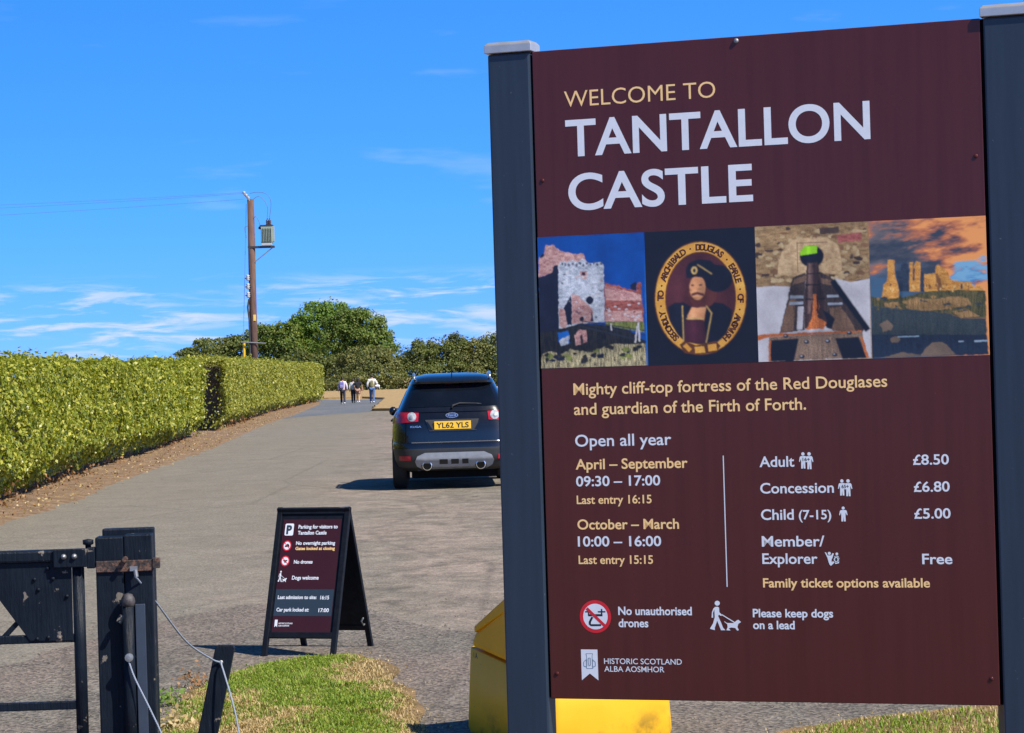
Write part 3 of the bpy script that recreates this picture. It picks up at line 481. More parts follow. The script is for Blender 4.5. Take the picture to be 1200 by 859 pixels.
PORTRAIT_PICTURE = [('gold_ring_edge', [(0.5946,0.7081),(0.5929,0.7282),(0.5891,0.7478),(0.5831,0.7667),(0.5751,0.7846),(0.5652,0.8011),(0.5536,0.8159),(0.5404,0.8289),(0.5260,0.8397),(0.5105,0.8482),(0.4942,0.8543),(0.4774,0.8577),(0.4603,0.8586),(0.4432,0.8568),(0.4266,0.8523),(0.4105,0.8454),(0.3954,0.8359),(0.3814,0.8242),(0.3688,0.8104),(0.3579,0.7947),(0.3488,0.7774),(0.3417,0.7589),(0.3367,0.7394),(0.3339,0.7192),(0.3334,0.6988),(0.3351,0.6785),(0.3391,0.6586),(0.3452,0.6394),(0.3534,0.6214),(0.3635,0.6049),(0.3753,0.5900),(0.3887,0.5771),(0.4033,0.5664),(0.4190,0.5580),(0.4354,0.5522),(0.4523,0.5489),(0.4694,0.5483),(0.4864,0.5504),(0.5030,0.5551),(0.5189,0.5623),(0.5339,0.5719),(0.5477,0.5837),(0.5600,0.5975),(0.5707,0.6132),(0.5796,0.6303),(0.5865,0.6487),(0.5914,0.6680),(0.5941,0.6879)]),
('gold_ring', [(0.5914,0.7080),(0.5898,0.7276),(0.5860,0.7469),(0.5801,0.7655),(0.5723,0.7830),(0.5627,0.7991),(0.5514,0.8137),(0.5385,0.8263),(0.5245,0.8369),(0.5093,0.8453),(0.4934,0.8512),(0.4770,0.8546),(0.4604,0.8555),(0.4438,0.8537),(0.4275,0.8493),(0.4118,0.8425),(0.3971,0.8332),(0.3834,0.8217),(0.3712,0.8082),(0.3606,0.7928),(0.3517,0.7759),(0.3448,0.7578),(0.3399,0.7387),(0.3372,0.7189),(0.3367,0.6989),(0.3384,0.6790),(0.3422,0.6595),(0.3482,0.6408),(0.3562,0.6231),(0.3660,0.6069),(0.3776,0.5923),(0.3906,0.5797),(0.4048,0.5692),(0.4201,0.5610),(0.4362,0.5553),(0.4526,0.5521),(0.4693,0.5515),(0.4859,0.5535),(0.5021,0.5581),(0.5176,0.5651),(0.5322,0.5745),(0.5456,0.5861),(0.5577,0.5997),(0.5681,0.6150),(0.5768,0.6318),(0.5835,0.6498),(0.5883,0.6687),(0.5909,0.6882)]),
('gold_ring_edge', [(0.5641,0.7070),(0.5628,0.7234),(0.5598,0.7394),(0.5552,0.7548),(0.5490,0.7693),(0.5415,0.7828),(0.5325,0.7948),(0.5225,0.8054),(0.5114,0.8142),(0.4995,0.8211),(0.4871,0.8261),(0.4742,0.8289),(0.4611,0.8296),(0.4481,0.8281),(0.4354,0.8245),(0.4231,0.8189),(0.4116,0.8112),(0.4010,0.8017),(0.3914,0.7905),(0.3831,0.7777),(0.3762,0.7637),(0.3708,0.7487),(0.3670,0.7328),(0.3649,0.7165),(0.3646,0.6999),(0.3659,0.6834),(0.3690,0.6672),(0.3737,0.6517),(0.3799,0.6371),(0.3876,0.6236),(0.3967,0.6115),(0.4069,0.6009),(0.4181,0.5922),(0.4300,0.5854),(0.4426,0.5806),(0.4555,0.5779),(0.4686,0.5773),(0.4815,0.5790),(0.4942,0.5827),(0.5064,0.5885),(0.5178,0.5963),(0.5284,0.6059),(0.5378,0.6171),(0.5460,0.6298),(0.5527,0.6437),(0.5580,0.6587),(0.5617,0.6744),(0.5638,0.6906)]),
('portrait_wine', [(0.5609,0.7069),(0.5596,0.7228),(0.5567,0.7385),(0.5523,0.7535),(0.5463,0.7677),(0.5390,0.7808),(0.5303,0.7926),(0.5206,0.8029),(0.5099,0.8114),(0.4984,0.8182),(0.4863,0.8230),(0.4738,0.8258),(0.4612,0.8265),(0.4486,0.8250),(0.4363,0.8215),(0.4245,0.8160),(0.4133,0.8085),(0.4030,0.7992),(0.3938,0.7883),(0.3858,0.7759),(0.3791,0.7622),(0.3739,0.7476),(0.3702,0.7321),(0.3682,0.7162),(0.3678,0.7000),(0.3692,0.6839),(0.3721,0.6682),(0.3767,0.6530),(0.3827,0.6387),(0.3902,0.6256),(0.3989,0.6138),(0.4088,0.6035),(0.4196,0.5950),(0.4312,0.5883),(0.4433,0.5836),(0.4558,0.5810),(0.4685,0.5805),(0.4810,0.5820),(0.4933,0.5857),(0.5051,0.5913),(0.5161,0.5989),(0.5263,0.6083),(0.5354,0.6192),(0.5433,0.6316),(0.5499,0.6452),(0.5550,0.6598),(0.5586,0.6751),(0.5606,0.6909)]),
('portrait_cloth', [(0.3716,0.7250),(0.3904,0.7138),(0.4149,0.7127),(0.4389,0.7273),(0.4796,0.7248),(0.5002,0.7157),(0.5283,0.7206),(0.5519,0.7390),(0.5490,0.7701),(0.5339,0.8048),(0.5091,0.8255),(0.4767,0.8257),(0.4198,0.8229),(0.3960,0.8006),(0.3767,0.7606)]),
('portrait_hair', [(0.5110,0.6906),(0.5086,0.7039),(0.5025,0.7156),(0.4933,0.7248),(0.4819,0.7306),(0.4693,0.7322),(0.4568,0.7297),(0.4457,0.7232),(0.4369,0.7133),(0.4315,0.7011),(0.4299,0.6877),(0.4323,0.6744),(0.4384,0.6626),(0.4477,0.6534),(0.4592,0.6477),(0.4718,0.6461),(0.4843,0.6487),(0.4954,0.6552),(0.5040,0.6651),(0.5094,0.6773)]),
('portrait_cloth', [(0.5565,0.6532),(0.5541,0.6646),(0.5478,0.6747),(0.5382,0.6826),(0.5262,0.6874),(0.5131,0.6888),(0.5000,0.6865),(0.4883,0.6808),(0.4792,0.6722),(0.4734,0.6616),(0.4717,0.6500),(0.4741,0.6386),(0.4805,0.6285),(0.4901,0.6206),(0.5021,0.6158),(0.5153,0.6145),(0.5283,0.6168),(0.5399,0.6226),(0.5491,0.6311),(0.5547,0.6417)]),
('portrait_skin', [(0.4276,0.7662),(0.4260,0.7504),(0.4389,0.7273),(0.4795,0.7287),(0.4723,0.7676)]),
('portrait_tunic', [(0.4137,0.8227),(0.4196,0.7620),(0.4462,0.7570),(0.4724,0.7637),(0.4787,0.8246)]),
('portrait_gold', [(0.4112,0.7225),(0.4123,0.8227),(0.4151,0.8227),(0.4140,0.7224)]),
('portrait_gold', [(0.4785,0.7255),(0.4940,0.7476),(0.4964,0.7461),(0.4808,0.7240)]),
('portrait_gold', [(0.4931,0.7446),(0.4753,0.8255),(0.4780,0.8260),(0.4958,0.7451)]),
('portrait_gold', [(0.4225,0.7597),(0.4725,0.7614),(0.4726,0.7582),(0.4226,0.7566)]),
('portrait_skin', [(0.4795,0.6758),(0.4780,0.6860),(0.4745,0.6952),(0.4693,0.7024),(0.4628,0.7069),(0.4558,0.7083),(0.4488,0.7064),(0.4426,0.7014),(0.4378,0.6939),(0.4348,0.6844),(0.4340,0.6741),(0.4354,0.6638),(0.4389,0.6547),(0.4442,0.6475),(0.4507,0.6430),(0.4577,0.6416),(0.4647,0.6435),(0.4709,0.6485),(0.4757,0.6561),(0.4787,0.6655)]),
('portrait_hair', [(0.4400,0.6900),(0.4564,0.6855),(0.4745,0.6913),(0.4763,0.6992),(0.4562,0.6934),(0.4382,0.6978)]),
('portrait_hair', [(0.4656,0.7196),(0.4649,0.7227),(0.4631,0.7255),(0.4603,0.7276),(0.4569,0.7290),(0.4531,0.7293),(0.4494,0.7287),(0.4460,0.7272),(0.4434,0.7248),(0.4417,0.7219),(0.4412,0.7187),(0.4419,0.7156),(0.4437,0.7128),(0.4465,0.7107),(0.4499,0.7093),(0.4537,0.7090),(0.4575,0.7096),(0.4608,0.7112),(0.4634,0.7135),(0.4651,0.7164)]),
('portrait_cloth', [(0.4476,0.6679),(0.4461,0.6695),(0.4427,0.6701),(0.4392,0.6693),(0.4378,0.6676),(0.4393,0.6660),(0.4428,0.6654),(0.4462,0.6662)]),
('portrait_cloth', [(0.4708,0.6680),(0.4693,0.6696),(0.4658,0.6702),(0.4624,0.6694),(0.4610,0.6676),(0.4625,0.6660),(0.4660,0.6655),(0.4694,0.6663)]),
('portrait_cloth', [(0.4270,0.6483),(0.4248,0.6246),(0.4343,0.6073),(0.4590,0.5977),(0.4954,0.6020),(0.5131,0.6203),(0.5103,0.6476),(0.4818,0.6504),(0.4536,0.6454)]),
('portrait_gold', [(0.4579,0.6132),(0.4977,0.6402),(0.4991,0.6383),(0.4593,0.6113)]),
('portrait_gold', [(0.4581,0.6279),(0.4562,0.6343),(0.4517,0.6381),(0.4461,0.6379),(0.4418,0.6337),(0.4403,0.6272),(0.4422,0.6208),(0.4467,0.6170),(0.4523,0.6172),(0.4566,0.6214)]),
('portrait_cloth', [(0.4536,0.6285),(0.4522,0.6329),(0.4490,0.6346),(0.4459,0.6327),(0.4447,0.6282),(0.4461,0.6238),(0.4494,0.6221),(0.4525,0.6240)]),
('gold_ring_edge', [(0.4013,0.8282),(0.4159,0.8188),(0.4481,0.8316),(0.5051,0.8215),(0.5168,0.8355),(0.5042,0.8528),(0.4595,0.8574),(0.4149,0.8522)]),
('gold_ring', [(0.4114,0.8325),(0.4206,0.8249),(0.4356,0.8410),(0.4272,0.8494)]),
('gold_ring', [(0.4439,0.8354),(0.4703,0.8342),(0.4739,0.8519),(0.4454,0.8531)]),
('gold_ring', [(0.4806,0.8306),(0.5049,0.8293),(0.5064,0.8470),(0.4820,0.8494)])]
CANNON_PICTURE = [('rubble_wall', [(0.6186,0.5159),(0.9331,0.5149),(0.9291,0.8801),(0.6142,0.8830)]),
('rubble_tan', [(0.8129,0.6365),(0.8107,0.6407),(0.8066,0.6458),(0.8022,0.6429),(0.8024,0.6361),(0.8034,0.6305),(0.8071,0.6292),(0.8116,0.6305)]),
('rubble_tan', [(0.7180,0.6393),(0.7149,0.6443),(0.7106,0.6483),(0.7065,0.6427),(0.7036,0.6388),(0.7056,0.6336),(0.7111,0.6299),(0.7159,0.6334)]),
('rubble_tan', [(0.6702,0.6049),(0.6663,0.6082),(0.6580,0.6084),(0.6491,0.6085),(0.6501,0.6041),(0.6480,0.6014),(0.6582,0.5993),(0.6640,0.6010)]),
('rubble_tan', [(0.6343,0.6453),(0.6301,0.6506),(0.6244,0.6509),(0.6163,0.6494),(0.6179,0.6446),(0.6188,0.6380),(0.6248,0.6382),(0.6297,0.6407)]),
('rubble_brown', [(0.8279,0.6310),(0.8274,0.6358),(0.8219,0.6364),(0.8162,0.6356),(0.8161,0.6306),(0.8184,0.6243),(0.8223,0.6232),(0.8272,0.6257)]),
('rubble_dark', [(0.7847,0.5839),(0.7811,0.5866),(0.7773,0.5884),(0.7726,0.5865),(0.7715,0.5834),(0.7725,0.5813),(0.7776,0.5803),(0.7828,0.5817)]),
('rubble_tan', [(0.8347,0.5528),(0.8348,0.5559),(0.8282,0.5568),(0.8228,0.5558),(0.8193,0.5522),(0.8238,0.5486),(0.8284,0.5485),(0.8348,0.5501)]),
('rubble_tan', [(0.7691,0.6299),(0.7664,0.6342),(0.7591,0.6337),(0.7495,0.6319),(0.7484,0.6291),(0.7516,0.6250),(0.7595,0.6222),(0.7675,0.6247)]),
('rubble_tan', [(0.8201,0.6030),(0.8129,0.6076),(0.8049,0.6080),(0.7938,0.6065),(0.7915,0.6018),(0.7971,0.5986),(0.8052,0.5973),(0.8160,0.5981)]),
('rubble_dark', [(0.6726,0.5836),(0.6681,0.5862),(0.6604,0.5870),(0.6543,0.5863),(0.6480,0.5826),(0.6497,0.5803),(0.6606,0.5801),(0.6703,0.5811)]),
('rubble_tan', [(0.8741,0.6188),(0.8700,0.6219),(0.8626,0.6238),(0.8573,0.6216),(0.8555,0.6181),(0.8557,0.6140),(0.8630,0.6130),(0.8696,0.6143)]),
('rubble_brown', [(0.6399,0.6446),(0.6391,0.6471),(0.6292,0.6479),(0.6204,0.6460),(0.6172,0.6437),(0.6188,0.6415),(0.6294,0.6405),(0.6376,0.6415)]),
('rubble_tan', [(0.7301,0.5757),(0.7232,0.5800),(0.7148,0.5836),(0.7079,0.5803),(0.7018,0.5745),(0.7035,0.5693),(0.7152,0.5683),(0.7247,0.5695)]),
('rubble_tan', [(0.6478,0.5956),(0.6436,0.5983),(0.6396,0.5996),(0.6353,0.5980),(0.6341,0.5951),(0.6348,0.5926),(0.6399,0.5912),(0.6460,0.5915)]),
('rubble_tan', [(0.6733,0.6239),(0.6736,0.6271),(0.6631,0.6269),(0.6540,0.6267),(0.6465,0.6228),(0.6518,0.6198),(0.6633,0.6198),(0.6733,0.6204)]),
('rubble_dark', [(0.7391,0.6086),(0.7391,0.6127),(0.7315,0.6129),(0.7241,0.6115),(0.7252,0.6080),(0.7251,0.6045),(0.7318,0.6031),(0.7373,0.6040)]),
('rubble_dark', [(0.7423,0.6343),(0.7409,0.6370),(0.7324,0.6383),(0.7242,0.6368),(0.7234,0.6335),(0.7245,0.6306),(0.7327,0.6294),(0.7411,0.6313)]),
('rubble_dark', [(0.7328,0.6466),(0.7282,0.6512),(0.7202,0.6536),(0.7144,0.6505),(0.7077,0.6456),(0.7119,0.6426),(0.7206,0.6390),(0.7281,0.6426)]),
('rubble_brown', [(0.7752,0.5596),(0.7726,0.5632),(0.7675,0.5636),(0.7624,0.5630),(0.7602,0.5590),(0.7632,0.5553),(0.7678,0.5549),(0.7707,0.5565)]),
('rubble_tan', [(0.6347,0.5590),(0.6342,0.5623),(0.6287,0.5621),(0.6241,0.5609),(0.6192,0.5583),(0.6230,0.5546),(0.6290,0.5530),(0.6338,0.5554)]),
('rubble_tan', [(0.7563,0.6346),(0.7506,0.6388),(0.7459,0.6395),(0.7388,0.6372),(0.7373,0.6338),(0.7413,0.6289),(0.7463,0.6291),(0.7510,0.6287)]),
('rubble_brown', [(0.8665,0.6065),(0.8617,0.6092),(0.8557,0.6103),(0.8493,0.6081),(0.8444,0.6056),(0.8472,0.6031),(0.8560,0.6014),(0.8626,0.6032)]),
('rubble_tan', [(0.7533,0.5533),(0.7484,0.5559),(0.7429,0.5579),(0.7377,0.5559),(0.7352,0.5525),(0.7354,0.5485),(0.7432,0.5474),(0.7508,0.5498)]),
('rubble_brown', [(0.7103,0.6327),(0.7086,0.6382),(0.7014,0.6405),(0.6951,0.6379),(0.6903,0.6319),(0.6961,0.6266),(0.7019,0.6248),(0.7091,0.6280)]),
('rubble_tan', [(0.8744,0.6506),(0.8702,0.6538),(0.8599,0.6553),(0.8509,0.6536),(0.8477,0.6496),(0.8529,0.6460),(0.8602,0.6455),(0.8660,0.6465)]),
('rubble_dark', [(0.8764,0.6525),(0.8748,0.6561),(0.8690,0.6602),(0.8639,0.6577),(0.8600,0.6519),(0.8639,0.6467),(0.8694,0.6469),(0.8759,0.6467)]),
('rubble_tan', [(0.6997,0.6649),(0.6942,0.6679),(0.6868,0.6701),(0.6801,0.6685),(0.6772,0.6641),(0.6806,0.6603),(0.6871,0.6573),(0.6953,0.6600)]),
('rubble_tan', [(0.7714,0.5729),(0.7679,0.5778),(0.7594,0.5781),(0.7500,0.5788),(0.7504,0.5720),(0.7522,0.5681),(0.7599,0.5628),(0.7668,0.5675)]),
('rubble_tan', [(0.9261,0.6181),(0.9257,0.6236),(0.9211,0.6236),(0.9159,0.6224),(0.9156,0.6177),(0.9165,0.6139),(0.9215,0.6096),(0.9251,0.6140)]),
('rubble_tan', [(0.7806,0.6032),(0.7771,0.6070),(0.7736,0.6085),(0.7701,0.6054),(0.7673,0.6027),(0.7687,0.6002),(0.7738,0.5991),(0.7793,0.6001)]),
('rubble_dark', [(0.9229,0.6766),(0.9160,0.6817),(0.9067,0.6825),(0.8971,0.6810),(0.8906,0.6754),(0.9003,0.6708),(0.9070,0.6700),(0.9172,0.6723)]),
('rubble_tan', [(0.7148,0.6149),(0.7118,0.6171),(0.7060,0.6203),(0.7016,0.6179),(0.7004,0.6143),(0.7029,0.6117),(0.7064,0.6095),(0.7109,0.6110)]),
('rubble_dark', [(0.6847,0.6475),(0.6818,0.6519),(0.6759,0.6541),(0.6669,0.6525),(0.6673,0.6468),(0.6690,0.6424),(0.6764,0.6395),(0.6825,0.6435)]),
('rubble_tan', [(0.7265,0.5571),(0.7231,0.5628),(0.7181,0.5637),(0.7139,0.5606),(0.7117,0.5565),(0.7140,0.5513),(0.7185,0.5519),(0.7227,0.5529)]),
('rubble_tan', [(0.9065,0.5990),(0.9052,0.6058),(0.9014,0.6075),(0.8977,0.6053),(0.8967,0.5986),(0.8978,0.5945),(0.9019,0.5892),(0.9055,0.5938)]),
('rubble_tan', [(0.8582,0.6684),(0.8592,0.6713),(0.8488,0.6729),(0.8413,0.6712),(0.8379,0.6676),(0.8415,0.6649),(0.8490,0.6649),(0.8570,0.6646)]),
('rubble_tan', [(0.9001,0.5872),(0.8972,0.5942),(0.8925,0.5959),(0.8867,0.5915),(0.8877,0.5867),(0.8888,0.5823),(0.8929,0.5802),(0.8979,0.5807)]),
('rubble_dark', [(0.9281,0.5409),(0.9266,0.5464),(0.9200,0.5469),(0.9135,0.5449),(0.9100,0.5401),(0.9152,0.5369),(0.9204,0.5325),(0.9270,0.5358)]),
('rubble_tan', [(0.9126,0.6519),(0.9097,0.6548),(0.9058,0.6567),(0.9007,0.6547),(0.8999,0.6514),(0.9015,0.6491),(0.9060,0.6487),(0.9104,0.6486)]),
('rubble_dark', [(0.8891,0.6093),(0.8881,0.6155),(0.8831,0.6158),(0.8788,0.6149),(0.8786,0.6088),(0.8795,0.6048),(0.8836,0.6005),(0.8866,0.6034)]),
('rubble_brown', [(0.8185,0.5396),(0.8130,0.5423),(0.8059,0.5419),(0.7994,0.5407),(0.7956,0.5386),(0.7996,0.5354),(0.8061,0.5355),(0.8146,0.5372)]),
('rubble_tan', [(0.8191,0.5554),(0.8162,0.5580),(0.8035,0.5593),(0.7957,0.5565),(0.7868,0.5540),(0.7940,0.5524),(0.8037,0.5502),(0.8149,0.5527)]),
('rubble_tan', [(0.8425,0.6472),(0.8375,0.6504),(0.8285,0.6514),(0.8220,0.6495),(0.8167,0.6462),(0.8202,0.6433),(0.8287,0.6427),(0.8343,0.6437)]),
('rubble_brown', [(0.7140,0.6224),(0.7119,0.6262),(0.7044,0.6267),(0.6988,0.6252),(0.6935,0.6216),(0.6984,0.6183),(0.7047,0.6161),(0.7111,0.6190)]),
('rubble_tan', [(0.6849,0.5907),(0.6805,0.5937),(0.6751,0.5961),(0.6693,0.5940),(0.6669,0.5899),(0.6697,0.5855),(0.6755,0.5845),(0.6844,0.5860)]),
('rubble_dark', [(0.8365,0.6577),(0.8349,0.6612),(0.8280,0.6636),(0.8193,0.6608),(0.8184,0.6570),(0.8198,0.6523),(0.8283,0.6524),(0.8375,0.6530)]),
('rubble_brown', [(0.6789,0.6677),(0.6726,0.6719),(0.6634,0.6711),(0.6569,0.6697),(0.6543,0.6668),(0.6550,0.6634),(0.6637,0.6622),(0.6718,0.6635)]),
('rubble_brown', [(0.7599,0.6527),(0.7604,0.6573),(0.7490,0.6581),(0.7377,0.6563),(0.7368,0.6519),(0.7421,0.6486),(0.7493,0.6456),(0.7565,0.6480)]),
('rubble_tan', [(0.8640,0.6592),(0.8624,0.6659),(0.8556,0.6656),(0.8494,0.6627),(0.8440,0.6584),(0.8510,0.6537),(0.8560,0.6534),(0.8616,0.6546)]),
('rubble_brown', [(0.9029,0.5772),(0.8987,0.5798),(0.8943,0.5807),(0.8896,0.5788),(0.8891,0.5766),(0.8883,0.5744),(0.8945,0.5738),(0.9004,0.5746)]),
('rubble_tan', [(0.8416,0.6066),(0.8403,0.6117),(0.8352,0.6127),(0.8310,0.6099),(0.8266,0.6060),(0.8309,0.6022),(0.8356,0.5984),(0.8402,0.6023)]),
('rubble_tan', [(0.8372,0.5399),(0.8356,0.5460),(0.8244,0.5467),(0.8129,0.5445),(0.8128,0.5388),(0.8171,0.5346),(0.8248,0.5319),(0.8350,0.5330)]),
('rubble_tan', [(0.7857,0.5523),(0.7862,0.5551),(0.7802,0.5552),(0.7753,0.5547),(0.7715,0.5517),(0.7743,0.5492),(0.7803,0.5496),(0.7859,0.5500)]),
('rubble_brown', [(0.8242,0.5311),(0.8235,0.5369),(0.8152,0.5369),(0.8085,0.5354),(0.8085,0.5304),(0.8097,0.5236),(0.8156,0.5244),(0.8219,0.5244)]),
('rubble_tan', [(0.9042,0.6134),(0.9017,0.6169),(0.8977,0.6184),(0.8939,0.6166),(0.8910,0.6128),(0.8919,0.6103),(0.8980,0.6078),(0.9028,0.6093)]),
('rubble_tan', [(0.6328,0.5519),(0.6306,0.5560),(0.6253,0.5569),(0.6217,0.5552),(0.6192,0.5513),(0.6204,0.5458),(0.6256,0.5453),(0.6306,0.5467)]),
('rubble_tan', [(0.7457,0.6061),(0.7414,0.6098),(0.7326,0.6122),(0.7241,0.6086),(0.7192,0.6050),(0.7265,0.6012),(0.7329,0.6001),(0.7405,0.6012)]),
('rubble_brown', [(0.7159,0.5395),(0.7101,0.5411),(0.7010,0.5419),(0.6940,0.5417),(0.6874,0.5382),(0.6947,0.5365),(0.7012,0.5352),(0.7076,0.5365)]),
('rubble_tan', [(0.9169,0.6268),(0.9109,0.6311),(0.8987,0.6325),(0.8858,0.6298),(0.8879,0.6256),(0.8878,0.6226),(0.8990,0.6211),(0.9117,0.6215)]),
('rubble_tan', [(0.8936,0.6514),(0.8930,0.6533),(0.8897,0.6548),(0.8852,0.6540),(0.8844,0.6510),(0.8860,0.6486),(0.8899,0.6487),(0.8935,0.6492)]),
('rubble_tan', [(0.6456,0.5243),(0.6418,0.5278),(0.6332,0.5275),(0.6241,0.5267),(0.6198,0.5231),(0.6249,0.5202),(0.6335,0.5185),(0.6421,0.5206)]),
('rubble_dark', [(0.7016,0.5645),(0.6953,0.5676),(0.6901,0.5689),(0.6816,0.5658),(0.6814,0.5636),(0.6854,0.5602),(0.6904,0.5609),(0.6962,0.5615)]),
('rubble_tan', [(0.7591,0.5382),(0.7569,0.5410),(0.7540,0.5411),(0.7507,0.5400),(0.7475,0.5376),(0.7512,0.5346),(0.7542,0.5335),(0.7576,0.5342)]),
('rubble_dark', [(0.8039,0.5782),(0.8012,0.5808),(0.7975,0.5826),(0.7948,0.5823),(0.7937,0.5777),(0.7937,0.5750),(0.7979,0.5713),(0.8010,0.5742)]),
('rubble_brown', [(0.7149,0.5846),(0.7121,0.5895),(0.7083,0.5915),(0.7016,0.5913),(0.7019,0.5840),(0.7021,0.5773),(0.7087,0.5783),(0.7124,0.5781)]),
('rubble_tan', [(0.8404,0.5964),(0.8395,0.6010),(0.8322,0.6012),(0.8248,0.6002),(0.8237,0.5958),(0.8265,0.5903),(0.8325,0.5906),(0.8385,0.5907)]),
('rubble_tan', [(0.7810,0.6365),(0.7816,0.6423),(0.7726,0.6442),(0.7672,0.6395),(0.7615,0.6357),(0.7670,0.6324),(0.7730,0.6283),(0.7816,0.6311)]),
('rubble_tan', [(0.7070,0.5494),(0.7030,0.5513),(0.6973,0.5526),(0.6904,0.5517),(0.6907,0.5487),(0.6915,0.5462),(0.6975,0.5455),(0.7020,0.5472)]),
('rubble_dark', [(0.8275,0.5674),(0.8200,0.5692),(0.8115,0.5695),(0.8004,0.5680),(0.7949,0.5660),(0.8031,0.5640),(0.8116,0.5640),(0.8204,0.5641)]),
('rubble_tan', [(0.6330,0.6522),(0.6314,0.6562),(0.6271,0.6588),(0.6228,0.6558),(0.6225,0.6518),(0.6244,0.6487),(0.6274,0.6469),(0.6307,0.6493)]),
('rubble_brown', [(0.9335,0.5806),(0.9293,0.5842),(0.9215,0.5847),(0.9099,0.5832),(0.9097,0.5795),(0.9122,0.5753),(0.9218,0.5742),(0.9335,0.5756)]),
('rubble_tan', [(0.8381,0.6081),(0.8348,0.6116),(0.8303,0.6116),(0.8249,0.6098),(0.8250,0.6075),(0.8237,0.6052),(0.8306,0.6028),(0.8344,0.6048)]),
('rubble_brown', [(0.7166,0.6343),(0.7106,0.6362),(0.7027,0.6373),(0.6943,0.6368),(0.6923,0.6333),(0.6959,0.6305),(0.7029,0.6302),(0.7117,0.6320)]),
('rubble_dark', [(0.7002,0.5825),(0.6978,0.5846),(0.6915,0.5852),(0.6855,0.5850),(0.6820,0.5818),(0.6856,0.5794),(0.6917,0.5776),(0.6967,0.5793)]),
('rubble_tan', [(0.6911,0.6502),(0.6872,0.6528),(0.6796,0.6544),(0.6747,0.6532),(0.6724,0.6495),(0.6753,0.6472),(0.6799,0.6467),(0.6849,0.6479)]),
('rubble_dark', [(0.6412,0.5955),(0.6333,0.6019),(0.6276,0.6030),(0.6185,0.5991),(0.6174,0.5945),(0.6197,0.5887),(0.6282,0.5848),(0.6346,0.5887)]),
('rubble_tan', [(0.8137,0.5375),(0.8083,0.5439),(0.7971,0.5445),(0.7904,0.5404),(0.7850,0.5362),(0.7902,0.5316),(0.7976,0.5290),(0.8045,0.5328)]),
('rubble_dark', [(0.6364,0.5663),(0.6358,0.5712),(0.6285,0.5722),(0.6240,0.5699),(0.6183,0.5656),(0.6242,0.5632),(0.6289,0.5610),(0.6356,0.5615)]),
('rubble_dark', [(0.9102,0.6126),(0.9108,0.6173),(0.9000,0.6165),(0.8925,0.6152),(0.8877,0.6117),(0.8912,0.6078),(0.9002,0.6078),(0.9075,0.6075)]),
('rubble_dark', [(0.9072,0.6267),(0.9057,0.6298),(0.8983,0.6312),(0.8900,0.6288),(0.8879,0.6259),(0.8883,0.6212),(0.8986,0.6214),(0.9052,0.6224)]),
('rubble_tan', [(0.8112,0.5636),(0.8089,0.5669),(0.8012,0.5711),(0.7947,0.5683),(0.7899,0.5627),(0.7906,0.5588),(0.8016,0.5578),(0.8091,0.5579)]),
('rubble_tan', [(0.7271,0.6652),(0.7240,0.6682),(0.7145,0.6709),(0.7064,0.6686),(0.7021,0.6643),(0.7077,0.6602),(0.7148,0.6600),(0.7209,0.6623)]),
('rubble_tan', [(0.7010,0.5689),(0.7009,0.5743),(0.6949,0.5765),(0.6885,0.5737),(0.6869,0.5683),(0.6915,0.5618),(0.6953,0.5631),(0.6990,0.5644)]),
('rubble_brown', [(0.8590,0.5540),(0.8556,0.5582),(0.8434,0.5573),(0.8315,0.5575),(0.8286,0.5527),(0.8353,0.5489),(0.8437,0.5471),(0.8507,0.5503)]),
('rubble_dark', [(0.6607,0.6487),(0.6566,0.6520),(0.6480,0.6531),(0.6367,0.6524),(0.6351,0.6477),(0.6396,0.6445),(0.6483,0.6441),(0.6558,0.6435)]),
('rubble_tan', [(0.7782,0.5855),(0.7736,0.5896),(0.7677,0.5940),(0.7603,0.5899),(0.7579,0.5846),(0.7631,0.5810),(0.7681,0.5795),(0.7739,0.5806)]),
('rubble_dark', [(0.6411,0.5925),(0.6402,0.5955),(0.6324,0.5974),(0.6247,0.5944),(0.6197,0.5916),(0.6242,0.5884),(0.6327,0.5883),(0.6419,0.5891)]),
('rubble_brown', [(0.6891,0.6415),(0.6839,0.6470),(0.6724,0.6482),(0.6632,0.6450),(0.6614,0.6404),(0.6620,0.6348),(0.6729,0.6320),(0.6796,0.6365)]),
('rubble_tan', [(0.8330,0.5764),(0.8282,0.5797),(0.8173,0.5806),(0.8093,0.5796),(0.8064,0.5753),(0.8083,0.5701),(0.8176,0.5704),(0.8274,0.5719)]),
('rubble_brown', [(0.9198,0.6540),(0.9168,0.6580),(0.9077,0.6597),(0.8999,0.6586),(0.8915,0.6529),(0.9011,0.6479),(0.9081,0.6458),(0.9168,0.6484)]),
('rubble_dark', [(0.7054,0.6225),(0.6989,0.6249),(0.6938,0.6273),(0.6886,0.6257),(0.6821,0.6215),(0.6846,0.6189),(0.6941,0.6165),(0.7012,0.6192)]),
('rubble_tan', [(0.7849,0.6186),(0.7775,0.6255),(0.7688,0.6251),(0.7576,0.6227),(0.7591,0.6176),(0.7573,0.6117),(0.7693,0.6082),(0.7804,0.6134)]),
('rubble_tan', [(0.9185,0.5434),(0.9089,0.5481),(0.9016,0.5494),(0.8938,0.5482),(0.8860,0.5420),(0.8899,0.5367),(0.9020,0.5359),(0.9099,0.5373)]),
('rubble_brown', [(0.7935,0.5530),(0.7928,0.5569),(0.7862,0.5593),(0.7792,0.5570),(0.7770,0.5523),(0.7817,0.5478),(0.7867,0.5433),(0.7929,0.5482)]),
('rubble_tan', [(0.7520,0.6573),(0.7494,0.6611),(0.7452,0.6641),(0.7422,0.6614),(0.7410,0.6568),(0.7420,0.6520),(0.7456,0.6508),(0.7497,0.6520)]),
